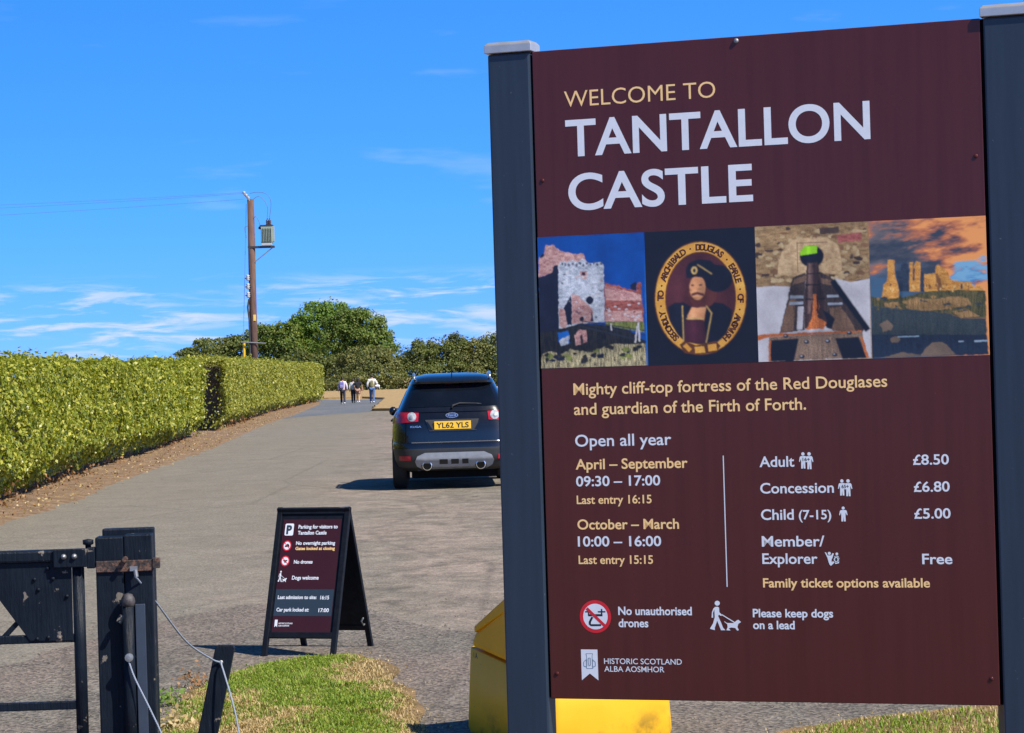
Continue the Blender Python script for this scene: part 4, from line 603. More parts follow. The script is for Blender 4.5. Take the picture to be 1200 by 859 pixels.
('rubble_tan', [(0.7808,0.6008),(0.7765,0.6043),(0.7678,0.6049),(0.7592,0.6032),(0.7534,0.5997),(0.7603,0.5949),(0.7681,0.5938),(0.7772,0.5954)]),
('rubble_dark', [(0.7894,0.6101),(0.7860,0.6143),(0.7823,0.6164),(0.7775,0.6128),(0.7780,0.6096),(0.7794,0.6052),(0.7827,0.6037),(0.7864,0.6056)]),
('rubble_tan', [(0.7107,0.6096),(0.7106,0.6130),(0.7015,0.6135),(0.6945,0.6118),(0.6920,0.6088),(0.6946,0.6063),(0.7017,0.6058),(0.7075,0.6066)]),
('rubble_tan', [(0.8795,0.5834),(0.8793,0.5876),(0.8752,0.5901),(0.8711,0.5884),(0.8707,0.5831),(0.8723,0.5774),(0.8756,0.5750),(0.8792,0.5785)]),
('rubble_tan', [(0.6405,0.5995),(0.6401,0.6016),(0.6347,0.6030),(0.6314,0.6019),(0.6269,0.5989),(0.6290,0.5957),(0.6349,0.5965),(0.6393,0.5964)]),
('rubble_tan', [(0.8981,0.6444),(0.8899,0.6492),(0.8842,0.6542),(0.8788,0.6500),(0.8718,0.6434),(0.8758,0.6368),(0.8847,0.6353),(0.8922,0.6377)]),
('rubble_tan', [(0.6774,0.6191),(0.6759,0.6220),(0.6687,0.6248),(0.6632,0.6223),(0.6604,0.6184),(0.6640,0.6159),(0.6690,0.6148),(0.6766,0.6147)]),
('rubble_tan', [(0.7410,0.6231),(0.7362,0.6272),(0.7245,0.6326),(0.7171,0.6263),(0.7085,0.6218),(0.7142,0.6152),(0.7250,0.6142),(0.7367,0.6157)]),
('rubble_brown', [(0.8642,0.5832),(0.8635,0.5879),(0.8584,0.5904),(0.8552,0.5861),(0.8524,0.5827),(0.8547,0.5789),(0.8588,0.5775),(0.8633,0.5794)]),
('rubble_dark', [(0.8146,0.6593),(0.8108,0.6612),(0.8074,0.6617),(0.8035,0.6623),(0.8022,0.6588),(0.8044,0.6566),(0.8076,0.6546),(0.8122,0.6560)]),
('rubble_tan', [(0.8809,0.6360),(0.8809,0.6406),(0.8700,0.6401),(0.8605,0.6383),(0.8544,0.6350),(0.8622,0.6318),(0.8704,0.6288),(0.8792,0.6321)]),
('rubble_tan', [(0.7327,0.6177),(0.7266,0.6220),(0.7194,0.6240),(0.7136,0.6199),(0.7076,0.6167),(0.7103,0.6132),(0.7198,0.6121),(0.7262,0.6131)]),
('rubble_tan', [(0.8760,0.6568),(0.8739,0.6590),(0.8676,0.6609),(0.8626,0.6585),(0.8586,0.6561),(0.8617,0.6542),(0.8678,0.6527),(0.8734,0.6538)]),
('rubble_tan', [(0.8758,0.5943),(0.8705,0.5986),(0.8643,0.5993),(0.8590,0.5976),(0.8575,0.5935),(0.8564,0.5899),(0.8646,0.5898),(0.8696,0.5912)]),
('rubble_dark', [(0.7877,0.5961),(0.7872,0.6010),(0.7795,0.6004),(0.7746,0.5990),(0.7714,0.5954),(0.7730,0.5922),(0.7799,0.5890),(0.7886,0.5918)]),
('rubble_dark', [(0.9159,0.6146),(0.9123,0.6194),(0.9047,0.6218),(0.8968,0.6177),(0.8976,0.6139),(0.8996,0.6102),(0.9051,0.6090),(0.9107,0.6107)]),
('rubble_tan', [(0.9276,0.5417),(0.9259,0.5446),(0.9166,0.5458),(0.9076,0.5437),(0.9046,0.5406),(0.9076,0.5384),(0.9168,0.5382),(0.9283,0.5396)]),
('rubble_brown', [(0.9226,0.5540),(0.9225,0.5562),(0.9134,0.5579),(0.9060,0.5570),(0.9016,0.5531),(0.9075,0.5508),(0.9137,0.5505),(0.9240,0.5512)]),
('rubble_tan', [(0.7817,0.6606),(0.7733,0.6629),(0.7646,0.6643),(0.7550,0.6623),(0.7489,0.6594),(0.7572,0.6570),(0.7649,0.6567),(0.7736,0.6569)]),
('rubble_tan', [(0.6861,0.6637),(0.6809,0.6693),(0.6714,0.6716),(0.6613,0.6675),(0.6618,0.6628),(0.6616,0.6567),(0.6718,0.6568),(0.6781,0.6575)]),
('rubble_dark', [(0.7216,0.5262),(0.7180,0.5305),(0.7120,0.5308),(0.7079,0.5304),(0.7063,0.5255),(0.7080,0.5217),(0.7123,0.5219),(0.7179,0.5225)]),
('rubble_dark', [(0.8311,0.6602),(0.8303,0.6634),(0.8256,0.6642),(0.8217,0.6640),(0.8216,0.6598),(0.8224,0.6572),(0.8259,0.6545),(0.8300,0.6555)]),
('rubble_tan', [(0.8497,0.6655),(0.8428,0.6700),(0.8355,0.6705),(0.8279,0.6712),(0.8256,0.6646),(0.8284,0.6589),(0.8358,0.6594),(0.8435,0.6587)]),
('rubble_tan', [(0.7578,0.6690),(0.7557,0.6734),(0.7476,0.6739),(0.7421,0.6726),(0.7378,0.6683),(0.7410,0.6653),(0.7480,0.6635),(0.7535,0.6659)]),
('rubble_brown', [(0.7976,0.5894),(0.7962,0.5915),(0.7912,0.5937),(0.7853,0.5908),(0.7849,0.5889),(0.7867,0.5870),(0.7914,0.5866),(0.7956,0.5867)]),
('lime_floor', [(0.6167,0.6802),(0.6707,0.6788),(0.7199,0.6831),(0.7252,0.6688),(0.8426,0.6661),(0.8810,0.6771),(0.9310,0.6695),(0.9291,0.8801),(0.6142,0.8830)]),
('arch_stone', [(0.6815,0.6479),(0.6851,0.6095),(0.6932,0.5882),(0.7236,0.5582),(0.7434,0.5518),(0.8215,0.5552),(0.8500,0.5780),(0.8583,0.6261),(0.8526,0.6545),(0.8042,0.6479),(0.7257,0.6544)]),
('arch_joint', [(0.7362,0.5636),(0.7358,0.6452),(0.7377,0.6453),(0.7382,0.5636)]),
('arch_joint', [(0.7356,0.5669),(0.8212,0.5681),(0.8212,0.5662),(0.7356,0.5650)]),
('portrait_black', [(0.8093,0.6050),(0.8074,0.6141),(0.8025,0.6222),(0.7950,0.6284),(0.7856,0.6323),(0.7753,0.6333),(0.7651,0.6315),(0.7559,0.6269),(0.7488,0.6200),(0.7443,0.6115),(0.7429,0.6023),(0.7448,0.5931),(0.7498,0.5850),(0.7573,0.5788),(0.7667,0.5749),(0.7771,0.5739),(0.7873,0.5758),(0.7964,0.5804),(0.8035,0.5873),(0.8080,0.5958)]),
('lime_green', [(0.7447,0.5903),(0.7574,0.5750),(0.7917,0.5755),(0.7911,0.5956),(0.7445,0.5999)]),
('red_stone', [(0.8460,0.5491),(0.9139,0.5450),(0.9133,0.5664),(0.8503,0.5694)]),
('rubble_dark', [(0.7980,0.5279),(0.8515,0.5279),(0.8534,0.5447),(0.7999,0.5462)]),
('timber_dark', [(0.7206,0.6590),(0.7578,0.6461),(0.7508,0.7994),(0.6817,0.8078),(0.6928,0.7687),(0.7094,0.7067)]),
('timber_dark', [(0.7946,0.6427),(0.8328,0.6681),(0.8791,0.7414),(0.9160,0.7998),(0.8959,0.8277),(0.8144,0.7966)]),
('timber_mid', [(0.7115,0.7164),(0.7289,0.7122),(0.7213,0.8009),(0.6843,0.8045),(0.6954,0.7640)]),
('timber_mid', [(0.8208,0.7442),(0.8501,0.7404),(0.8825,0.7892),(0.8915,0.8124),(0.8263,0.8041)]),
('timber_mid', [(0.7254,0.6640),(0.7551,0.6532),(0.7537,0.6699),(0.7225,0.6783)]),
('timber_mid', [(0.7989,0.6620),(0.8231,0.6677),(0.8324,0.6824),(0.8008,0.6789)]),
('lime_floor', [(0.7340,0.7364),(0.7502,0.7370),(0.7450,0.7982),(0.7293,0.7987)]),
('steel_pale', [(0.7143,0.7059),(0.7511,0.7073),(0.7499,0.7149),(0.7126,0.7140)]),
('steel_pale', [(0.7113,0.7236),(0.7496,0.7235),(0.7484,0.7312),(0.7096,0.7317)]),
('steel_pale', [(0.8146,0.7081),(0.8461,0.7092),(0.8469,0.7155),(0.8144,0.7153)]),
('steel_pale', [(0.8164,0.7297),(0.8552,0.7301),(0.8560,0.7358),(0.8162,0.7354)]),
('portrait_black', [(0.8234,0.6749),(0.9162,0.8116),(0.9298,0.8027),(0.8371,0.6659)]),
('barrel', [(0.7620,0.6198),(0.7913,0.6210),(0.7996,0.6716),(0.8079,0.7198),(0.8155,0.7918),(0.7509,0.7970),(0.7522,0.7179),(0.7571,0.6700)]),
('barrel_light', [(0.7668,0.6224),(0.7781,0.6229),(0.7754,0.7139),(0.7668,0.7567),(0.7594,0.7565),(0.7632,0.6799)]),
('barrel_dark', [(0.7554,0.6815),(0.8009,0.6808),(0.8008,0.6770),(0.7553,0.6777)]),
('barrel_dark', [(0.7533,0.7200),(0.8080,0.7196),(0.8079,0.7153),(0.7532,0.7157)]),
('barrel_dark', [(0.7582,0.6523),(0.7983,0.6515),(0.7982,0.6486),(0.7581,0.6494)]),
('rust', [(0.7771,0.7044),(0.7859,0.7047),(0.7927,0.7384),(0.7870,0.7670),(0.8109,0.7831),(0.8046,0.7987),(0.7532,0.8004),(0.7702,0.7722),(0.7749,0.7474)]),
('barrel_dark', [(0.7848,0.7096),(0.7858,0.7575),(0.7917,0.7574),(0.7906,0.7095)]),
('portrait_black', [(0.8012,0.7483),(0.8204,0.7585),(0.8345,0.7733),(0.8241,0.7969),(0.8095,0.7964),(0.8125,0.7774)]),
('rust', [(0.6174,0.8097),(0.6521,0.8069),(0.9062,0.8066),(0.9070,0.8128),(0.6519,0.8156),(0.6169,0.8266)]),
('timber_grey', [(0.6519,0.8156),(0.9060,0.8109),(0.9209,0.8789),(0.6489,0.8820)]),
('portrait_black', [(0.6566,0.8244),(0.7345,0.8219),(0.7189,0.8830),(0.6524,0.8812)]),
('portrait_black', [(0.8330,0.8249),(0.8970,0.8230),(0.9185,0.8798),(0.8517,0.8813)]),
('rust', [(0.9009,0.8231),(0.9081,0.8233),(0.9233,0.8799),(0.9161,0.8797)]),
('rust', [(0.6516,0.8252),(0.6575,0.8254),(0.6539,0.8812),(0.6489,0.8811)]),
('portrait_black', [(0.7062,0.8148),(0.7047,0.8179),(0.7009,0.8197),(0.6964,0.8196),(0.6927,0.8175),(0.6914,0.8144),(0.6929,0.8113),(0.6967,0.8095),(0.7012,0.8096),(0.7049,0.8117)]),
('steel_pale', [(0.7008,0.8132),(0.6998,0.8145),(0.6973,0.8150),(0.6949,0.8144),(0.6939,0.8130),(0.6950,0.8117),(0.6974,0.8112),(0.6998,0.8118)]),
('portrait_black', [(0.7621,0.8324),(0.7606,0.8354),(0.7569,0.8372),(0.7523,0.8371),(0.7487,0.8351),(0.7474,0.8319),(0.7489,0.8289),(0.7526,0.8271),(0.7572,0.8272),(0.7608,0.8292)]),
('steel_pale', [(0.7567,0.8308),(0.7557,0.8321),(0.7533,0.8326),(0.7509,0.8319),(0.7499,0.8306),(0.7509,0.8292),(0.7534,0.8287),(0.7558,0.8294)]),
('portrait_black', [(0.8206,0.8327),(0.8191,0.8357),(0.8154,0.8375),(0.8109,0.8374),(0.8073,0.8353),(0.8060,0.8322),(0.8075,0.8292),(0.8112,0.8274),(0.8157,0.8275),(0.8193,0.8295)]),
('steel_pale', [(0.8153,0.8311),(0.8143,0.8324),(0.8119,0.8329),(0.8095,0.8322),(0.8085,0.8309),(0.8095,0.8295),(0.8120,0.8290),(0.8144,0.8297)]),
('portrait_black', [(0.8794,0.8120),(0.8780,0.8150),(0.8743,0.8168),(0.8698,0.8167),(0.8662,0.8147),(0.8649,0.8115),(0.8664,0.8085),(0.8701,0.8067),(0.8746,0.8069),(0.8782,0.8089)]),
('steel_pale', [(0.8742,0.8104),(0.8731,0.8117),(0.8707,0.8122),(0.8684,0.8116),(0.8674,0.8102),(0.8684,0.8089),(0.8708,0.8084),(0.8732,0.8090)]),
('portrait_black', [(0.7487,0.8713),(0.7472,0.8744),(0.7435,0.8762),(0.7389,0.8761),(0.7353,0.8740),(0.7340,0.8709),(0.7355,0.8678),(0.7392,0.8660),(0.7438,0.8661),(0.7474,0.8682)]),
('steel_pale', [(0.7434,0.8697),(0.7423,0.8710),(0.7399,0.8715),(0.7375,0.8709),(0.7365,0.8695),(0.7375,0.8682),(0.7400,0.8677),(0.7424,0.8683)]),
('portrait_black', [(0.8380,0.8690),(0.8365,0.8720),(0.8328,0.8738),(0.8283,0.8737),(0.8248,0.8717),(0.8235,0.8686),(0.8249,0.8655),(0.8286,0.8637),(0.8331,0.8639),(0.8367,0.8659)]),
('steel_pale', [(0.8327,0.8674),(0.8317,0.8687),(0.8293,0.8692),(0.8269,0.8686),(0.8259,0.8672),(0.8270,0.8659),(0.8294,0.8654),(0.8318,0.8660)])]
SUNSET_PICTURE = [('ruin_gold', [(0.9611,0.7281),(0.9670,0.6903),(0.9784,0.6765),(0.9810,0.6220),(0.9992,0.6218),(0.9989,0.6631),(1.0077,0.6871),(1.0103,0.7308)]),
('ruin_dark', [(0.9993,0.6512),(1.0136,0.6518),(1.0174,0.6363),(1.0247,0.6309),(1.0355,0.6361),(1.0381,0.7081),(1.0110,0.7071)]),
('ruin_gold', [(1.0357,0.7080),(1.0404,0.6315),(1.0475,0.6318),(1.0495,0.6437),(1.0571,0.6284),(1.0679,0.6326),(1.0666,0.7091)]),
('ruin_dark', [(1.0480,0.6460),(1.0528,0.6462),(1.0518,0.6793),(1.0471,0.6791)]),
('ruin_dark', [(1.0672,0.6562),(1.0761,0.6613),(1.0770,0.7095),(1.0657,0.7091)]),
('ruin_gold', [(1.0761,0.7095),(1.0774,0.6637),(1.1059,0.6625),(1.1089,0.6414),(1.1160,0.6402),(1.1276,0.6492),(1.1391,0.6567),(1.1432,0.6780),(1.1688,0.6875),(1.2016,0.6887),(1.2058,0.7039),(1.2247,0.6999),(1.2345,0.7152)]),
('ruin_shadow', [(1.1059,0.6634),(1.1107,0.6603),(1.1219,0.6819),(1.1210,0.7102),(1.1116,0.7098)]),
('ruin_dark', [(1.1724,0.6932),(1.1771,0.6934),(1.1767,0.7075),(1.1720,0.7073)]),
('cliff', [(0.9349,0.7177),(0.9683,0.7260),(1.0115,0.7228),(1.0785,0.7096),(1.1588,0.7078),(1.2373,0.7135),(1.2371,0.7846),(1.1753,0.7835),(1.1381,0.7696),(1.0864,0.7632),(1.0153,0.7546),(0.9351,0.7438)]),
('cliff_tan', [(1.0159,0.7348),(1.0495,0.7241),(1.1110,0.7310),(1.1489,0.7253),(1.1910,0.7315),(1.1998,0.7506),(1.1338,0.7577),(1.0864,0.7618),(1.0296,0.7542)]),
('cliff_tan', [(1.1477,0.7652),(1.1854,0.7595),(1.2223,0.7795),(1.1707,0.7824)]),
('cliff_tan', [(0.9680,0.7355),(1.0063,0.7344),(1.0154,0.7513),(0.9725,0.7475)]),
('sea_dark', [(0.9351,0.7438),(1.0153,0.7546),(1.0864,0.7632),(1.1381,0.7696),(1.1753,0.7835),(1.2371,0.7846),(1.2374,0.8361),(0.9312,0.8269)]),
('sea_navy', [(0.9315,0.8174),(1.2376,0.8291),(1.2394,0.8806),(0.9282,0.8805)]),
('brown_rock', [(0.9915,0.7979),(0.9848,0.8087),(0.9765,0.8091),(0.9620,0.8121),(0.9597,0.8010),(0.9539,0.7930),(0.9665,0.7843),(0.9764,0.7800),(0.9834,0.7892)]),
('brown_rock', [(1.0078,0.8339),(1.0034,0.8405),(0.9959,0.8406),(0.9875,0.8414),(0.9819,0.8358),(0.9822,0.8299),(0.9866,0.8263),(0.9972,0.8235),(1.0060,0.8270)]),
('brown_rock', [(1.0592,0.8808),(1.0740,0.8595),(1.0934,0.8436),(1.1124,0.8427),(1.1310,0.8517),(1.1537,0.8783)]),
('brown_rock', [(0.9589,0.8809),(1.0120,0.8672),(1.0593,0.8756),(1.0639,0.8810)]),
('foam', [(1.0012,0.8283),(1.0584,0.8286),(1.0584,0.8253),(1.0012,0.8250)]),
('foam', [(1.2040,0.8466),(1.2391,0.8462),(1.2390,0.8420),(1.2040,0.8424)]),
('foam', [(1.1619,0.8458),(1.1760,0.8453),(1.1758,0.8420),(1.1617,0.8425)]),
('ruin_shadow', [(1.1588,0.7029),(1.1583,0.7049),(1.1571,0.7059),(1.1560,0.7057),(1.1552,0.7040),(1.1556,0.7019),(1.1559,0.6995),(1.1574,0.6994),(1.1589,0.7000)]),
('ruin_shadow', [(1.1151,0.7018),(1.1152,0.7048),(1.1138,0.7065),(1.1129,0.7056),(1.1121,0.7030),(1.1119,0.7003),(1.1130,0.6975),(1.1141,0.6975),(1.1152,0.6999)]),
('ruin_pale', [(0.9926,0.7040),(0.9920,0.7071),(0.9906,0.7085),(0.9894,0.7076),(0.9884,0.7049),(0.9882,0.7029),(0.9896,0.7008),(0.9909,0.6997),(0.9923,0.7017)]),
('ruin_pale', [(1.0486,0.6966),(1.0486,0.6992),(1.0475,0.7003),(1.0462,0.7007),(1.0455,0.6976),(1.0454,0.6950),(1.0464,0.6938),(1.0475,0.6927),(1.0486,0.6938)]),
('ruin_shadow', [(1.0849,0.6935),(1.0850,0.6959),(1.0837,0.6979),(1.0822,0.6970),(1.0817,0.6946),(1.0814,0.6923),(1.0828,0.6892),(1.0840,0.6894),(1.0852,0.6918)]),
('ruin_pale', [(1.1114,0.6910),(1.1108,0.6938),(1.1096,0.6957),(1.1082,0.6943),(1.1071,0.6919),(1.1077,0.6897),(1.1088,0.6882),(1.1098,0.6877),(1.1113,0.6891)]),
('ruin_shadow', [(0.9881,0.6872),(0.9877,0.6890),(0.9869,0.6903),(0.9858,0.6913),(0.9851,0.6886),(0.9849,0.6855),(0.9856,0.6833),(0.9871,0.6836),(0.9882,0.6854)]),
('ruin_shadow', [(1.0916,0.6966),(1.0917,0.6985),(1.0903,0.7009),(1.0888,0.6993),(1.0885,0.6977),(1.0883,0.6954),(1.0889,0.6942),(1.0905,0.6929),(1.0919,0.6935)]),
('ruin_pale', [(1.1824,0.6976),(1.1817,0.6997),(1.1804,0.7016),(1.1793,0.7000),(1.1789,0.6984),(1.1783,0.6961),(1.1794,0.6951),(1.1808,0.6928),(1.1821,0.6952)]),
('ruin_shadow', [(1.1079,0.6939),(1.1078,0.6967),(1.1065,0.6986),(1.1056,0.6968),(1.1047,0.6951),(1.1045,0.6927),(1.1056,0.6908),(1.1068,0.6911),(1.1081,0.6922)]),
('ruin_pale', [(1.1573,0.7002),(1.1568,0.7027),(1.1554,0.7027),(1.1543,0.7041),(1.1535,0.7012),(1.1536,0.6989),(1.1545,0.6972),(1.1556,0.6965),(1.1563,0.6983)]),
('ruin_shadow', [(1.1943,0.7016),(1.1939,0.7036),(1.1927,0.7045),(1.1912,0.7047),(1.1905,0.7025),(1.1906,0.7003),(1.1917,0.6991),(1.1928,0.6982),(1.1936,0.6996)]),
('ruin_pale', [(1.1202,0.7045),(1.1195,0.7075),(1.1185,0.7088),(1.1175,0.7072),(1.1162,0.7059),(1.1171,0.7028),(1.1175,0.7007),(1.1188,0.7005),(1.1199,0.7014)]),
('ruin_pale', [(1.1918,0.6951),(1.1916,0.6972),(1.1904,0.6994),(1.1891,0.6981),(1.1885,0.6964),(1.1882,0.6937),(1.1897,0.6915),(1.1906,0.6923),(1.1920,0.6922)]),
('ruin_shadow', [(1.0958,0.6976),(1.0953,0.6997),(1.0940,0.7018),(1.0928,0.7010),(1.0920,0.6984),(1.0917,0.6962),(1.0930,0.6948),(1.0943,0.6939),(1.0953,0.6957)]),
('ruin_shadow', [(1.1941,0.7070),(1.1939,0.7098),(1.1929,0.7109),(1.1920,0.7102),(1.1911,0.7085),(1.1913,0.7058),(1.1918,0.7032),(1.1932,0.7029),(1.1939,0.7040)]),
('ruin_shadow', [(1.0926,0.6935),(1.0919,0.6966),(1.0907,0.6975),(1.0894,0.6973),(1.0884,0.6943),(1.0883,0.6920),(1.0894,0.6898),(1.0909,0.6907),(1.0917,0.6910)]),
('ruin_shadow', [(0.9881,0.6888),(0.9877,0.6914),(0.9863,0.6935),(0.9851,0.6923),(0.9845,0.6897),(0.9848,0.6873),(0.9855,0.6853),(0.9865,0.6858),(0.9878,0.6866)]),
('ruin_shadow', [(1.1102,0.6931),(1.1100,0.6961),(1.1084,0.6974),(1.1071,0.6970),(1.1064,0.6940),(1.1060,0.6918),(1.1076,0.6891),(1.1087,0.6885),(1.1095,0.6900)]),
('ruin_pale', [(0.9878,0.7001),(0.9873,0.7032),(0.9863,0.7037),(0.9848,0.7037),(0.9844,0.7012),(0.9843,0.6987),(0.9851,0.6965),(0.9865,0.6955),(0.9879,0.6977)]),
('ruin_shadow', [(1.1907,0.7116),(1.1911,0.7147),(1.1895,0.7154),(1.1885,0.7147),(1.1877,0.7126),(1.1880,0.7106),(1.1886,0.7083),(1.1897,0.7068),(1.1911,0.7087)]),
('ruin_pale', [(1.0470,0.6931),(1.0462,0.6962),(1.0453,0.6959),(1.0442,0.6953),(1.0429,0.6940),(1.0439,0.6916),(1.0443,0.6905),(1.0455,0.6900),(1.0463,0.6906)]),
('ruin_shadow', [(1.1378,0.6941),(1.1378,0.6971),(1.1364,0.6972),(1.1350,0.6981),(1.1339,0.6949),(1.1343,0.6925),(1.1352,0.6909),(1.1366,0.6898),(1.1372,0.6910)]),
('ruin_pale', [(0.9955,0.7004),(0.9949,0.7029),(0.9938,0.7033),(0.9928,0.7046),(0.9921,0.7013),(0.9914,0.6987),(0.9928,0.6965),(0.9941,0.6965),(0.9951,0.6986)]),
('ruin_pale', [(1.1589,0.6994),(1.1584,0.7019),(1.1575,0.7024),(1.1560,0.7021),(1.1554,0.7007),(1.1553,0.6979),(1.1565,0.6962),(1.1578,0.6966),(1.1589,0.6965)]),
('ruin_pale', [(1.0522,0.7012),(1.0514,0.7040),(1.0502,0.7042),(1.0487,0.7040),(1.0480,0.7020),(1.0480,0.6997),(1.0489,0.6983),(1.0503,0.6977),(1.0515,0.6984)]),
('ruin_pale', [(1.1535,0.7102),(1.1531,0.7130),(1.1524,0.7133),(1.1510,0.7142),(1.1500,0.7111),(1.1504,0.7084),(1.1511,0.7068),(1.1525,0.7074),(1.1536,0.7073)]),
('ruin_shadow', [(1.0924,0.7012),(1.0917,0.7038),(1.0907,0.7051),(1.0894,0.7045),(1.0889,0.7021),(1.0888,0.7000),(1.0894,0.6980),(1.0908,0.6967),(1.0917,0.6991)]),
('ruin_pale', [(1.0489,0.6965),(1.0485,0.6985),(1.0475,0.7012),(1.0462,0.6998),(1.0451,0.6977),(1.0456,0.6950),(1.0462,0.6939),(1.0477,0.6936),(1.0488,0.6947)]),
('ruin_pale', [(1.1281,0.6977),(1.1269,0.7005),(1.1258,0.7007),(1.1246,0.7010),(1.1241,0.6986),(1.1244,0.6964),(1.1249,0.6941),(1.1260,0.6938),(1.1274,0.6955)]),
('sea_dark', [(0.9761,0.7247),(0.9761,0.7282),(0.9703,0.7294),(0.9653,0.7282),(0.9592,0.7258),(0.9595,0.7231),(0.9652,0.7207),(0.9702,0.7194),(0.9773,0.7216)]),
('sea_dark', [(1.1361,0.7471),(1.1335,0.7490),(1.1311,0.7494),(1.1268,0.7491),(1.1252,0.7476),(1.1234,0.7459),(1.1277,0.7439),(1.1311,0.7443),(1.1344,0.7450)]),
('sea_dark', [(1.2291,0.7473),(1.2280,0.7507),(1.2207,0.7499),(1.2157,0.7512),(1.2081,0.7478),(1.2085,0.7456),(1.2157,0.7442),(1.2212,0.7442),(1.2278,0.7449)]),
('cliff_tan', [(1.1148,0.7420),(1.1137,0.7439),(1.1110,0.7454),(1.1081,0.7445),(1.1048,0.7429),(1.1050,0.7402),(1.1080,0.7384),(1.1113,0.7389),(1.1146,0.7399)]),
('sea_dark', [(1.1898,0.7634),(1.1869,0.7651),(1.1836,0.7650),(1.1787,0.7656),(1.1738,0.7637),(1.1761,0.7622),(1.1781,0.7610),(1.1840,0.7609),(1.1880,0.7621)]),
('cliff_tan', [(1.1499,0.7548),(1.1472,0.7577),(1.1452,0.7601),(1.1417,0.7574),(1.1398,0.7559),(1.1412,0.7530),(1.1429,0.7512),(1.1453,0.7505),(1.1476,0.7519)]),
('sea_dark', [(1.0045,0.7462),(1.0023,0.7491),(1.0004,0.7501),(0.9974,0.7486),(0.9966,0.7471),(0.9956,0.7446),(0.9980,0.7430),(1.0010,0.7428),(1.0025,0.7440)]),
('sea_dark', [(1.1770,0.7576),(1.1731,0.7593),(1.1677,0.7603),(1.1623,0.7590),(1.1568,0.7576),(1.1589,0.7561),(1.1619,0.7554),(1.1682,0.7544),(1.1745,0.7558)]),
('cliff_tan', [(1.1071,0.7246),(1.1044,0.7267),(1.1009,0.7291),(1.0964,0.7288),(1.0937,0.7258),(1.0913,0.7226),(1.0971,0.7199),(1.1016,0.7211),(1.1062,0.7213)]),
('sea_dark', [(1.1989,0.7534),(1.1976,0.7558),(1.1930,0.7560),(1.1896,0.7557),(1.1860,0.7542),(1.1868,0.7519),(1.1894,0.7508),(1.1931,0.7495),(1.1953,0.7505)]),
('cliff', [(1.1757,0.7663),(1.1725,0.7677),(1.1685,0.7689),(1.1621,0.7678),(1.1593,0.7667),(1.1610,0.7646),(1.1626,0.7632),(1.1684,0.7625),(1.1741,0.7646)]),
('cliff', [(1.1224,0.7626),(1.1188,0.7639),(1.1122,0.7648),(1.1045,0.7639),(1.1002,0.7624),(1.0986,0.7611),(1.1059,0.7603),(1.1123,0.7601),(1.1163,0.7612)]),
('cliff_tan', [(0.9998,0.7384),(0.9976,0.7409),(0.9920,0.7404),(0.9839,0.7408),(0.9806,0.7390),(0.9822,0.7364),(0.9863,0.7346),(0.9927,0.7343),(1.0011,0.7360)]),
('cliff', [(0.9567,0.7514),(0.9555,0.7531),(0.9526,0.7542),(0.9494,0.7539),(0.9468,0.7520),(0.9468,0.7504),(0.9493,0.7482),(0.9528,0.7480),(0.9555,0.7497)]),
('cliff', [(1.0314,0.7445),(1.0260,0.7464),(1.0201,0.7474),(1.0106,0.7477),(1.0057,0.7452),(1.0078,0.7420),(1.0131,0.7400),(1.0194,0.7393),(1.0284,0.7415)]),
('cliff_tan', [(1.1796,0.7293),(1.1767,0.7319),(1.1713,0.7323),(1.1660,0.7320),(1.1620,0.7301),(1.1627,0.7268),(1.1664,0.7253),(1.1720,0.7251),(1.1751,0.7262)]),
('cliff_tan', [(0.9563,0.7251),(0.9551,0.7279),(0.9532,0.7294),(0.9502,0.7288),(0.9487,0.7265),(0.9471,0.7235),(0.9506,0.7221),(0.9534,0.7202),(0.9559,0.7230)]),
('sea_dark', [(1.0993,0.7716),(1.0951,0.7729),(1.0912,0.7738),(1.0855,0.7738),(1.0805,0.7719),(1.0826,0.7704),(1.0849,0.7689),(1.0914,0.7692),(1.0973,0.7704)]),
('cliff_tan', [(1.0895,0.7364),(1.0883,0.7395),(1.0857,0.7401),(1.0835,0.7403),(1.0815,0.7373),(1.0806,0.7352),(1.0840,0.7330),(1.0860,0.7315),(1.0887,0.7343)]),
('cliff_tan', [(1.1895,0.7409),(1.1880,0.7422),(1.1860,0.7443),(1.1830,0.7438),(1.1824,0.7418),(1.1810,0.7398),(1.1838,0.7379),(1.1860,0.7386),(1.1883,0.7386)]),
('cliff_tan', [(1.0672,0.7273),(1.0629,0.7289),(1.0564,0.7304),(1.0486,0.7284),(1.0442,0.7272),(1.0445,0.7253),(1.0503,0.7236),(1.0572,0.7238),(1.0667,0.7257)]),
('sea_dark', [(1.0847,0.7356),(1.0861,0.7375),(1.0794,0.7384),(1.0743,0.7381),(1.0726,0.7360),(1.0684,0.7344),(1.0730,0.7324),(1.0802,0.7334),(1.0849,0.7341)]),
('cliff', [(0.9663,0.7328),(0.9672,0.7345),(0.9627,0.7360),(0.9587,0.7355),(0.9567,0.7337),(0.9561,0.7313),(0.9594,0.7296),(0.9626,0.7288),(0.9662,0.7301)]),
('sea_dark', [(1.0697,0.7323),(1.0685,0.7344),(1.0664,0.7356),(1.0640,0.7347),(1.0631,0.7335),(1.0632,0.7312),(1.0641,0.7288),(1.0667,0.7293),(1.0688,0.7300)]),
('sea_dark', [(1.1480,0.7445),(1.1464,0.7473),(1.1415,0.7479),(1.1355,0.7470),(1.1331,0.7449),(1.1328,0.7426),(1.1356,0.7417),(1.1414,0.7402),(1.1469,0.7419)]),
('cliff', [(1.0157,0.7220),(1.0155,0.7246),(1.0124,0.7254),(1.0095,0.7255),(1.0082,0.7235),(1.0082,0.7205),(1.0088,0.7183),(1.0126,0.7169),(1.0154,0.7186)])]
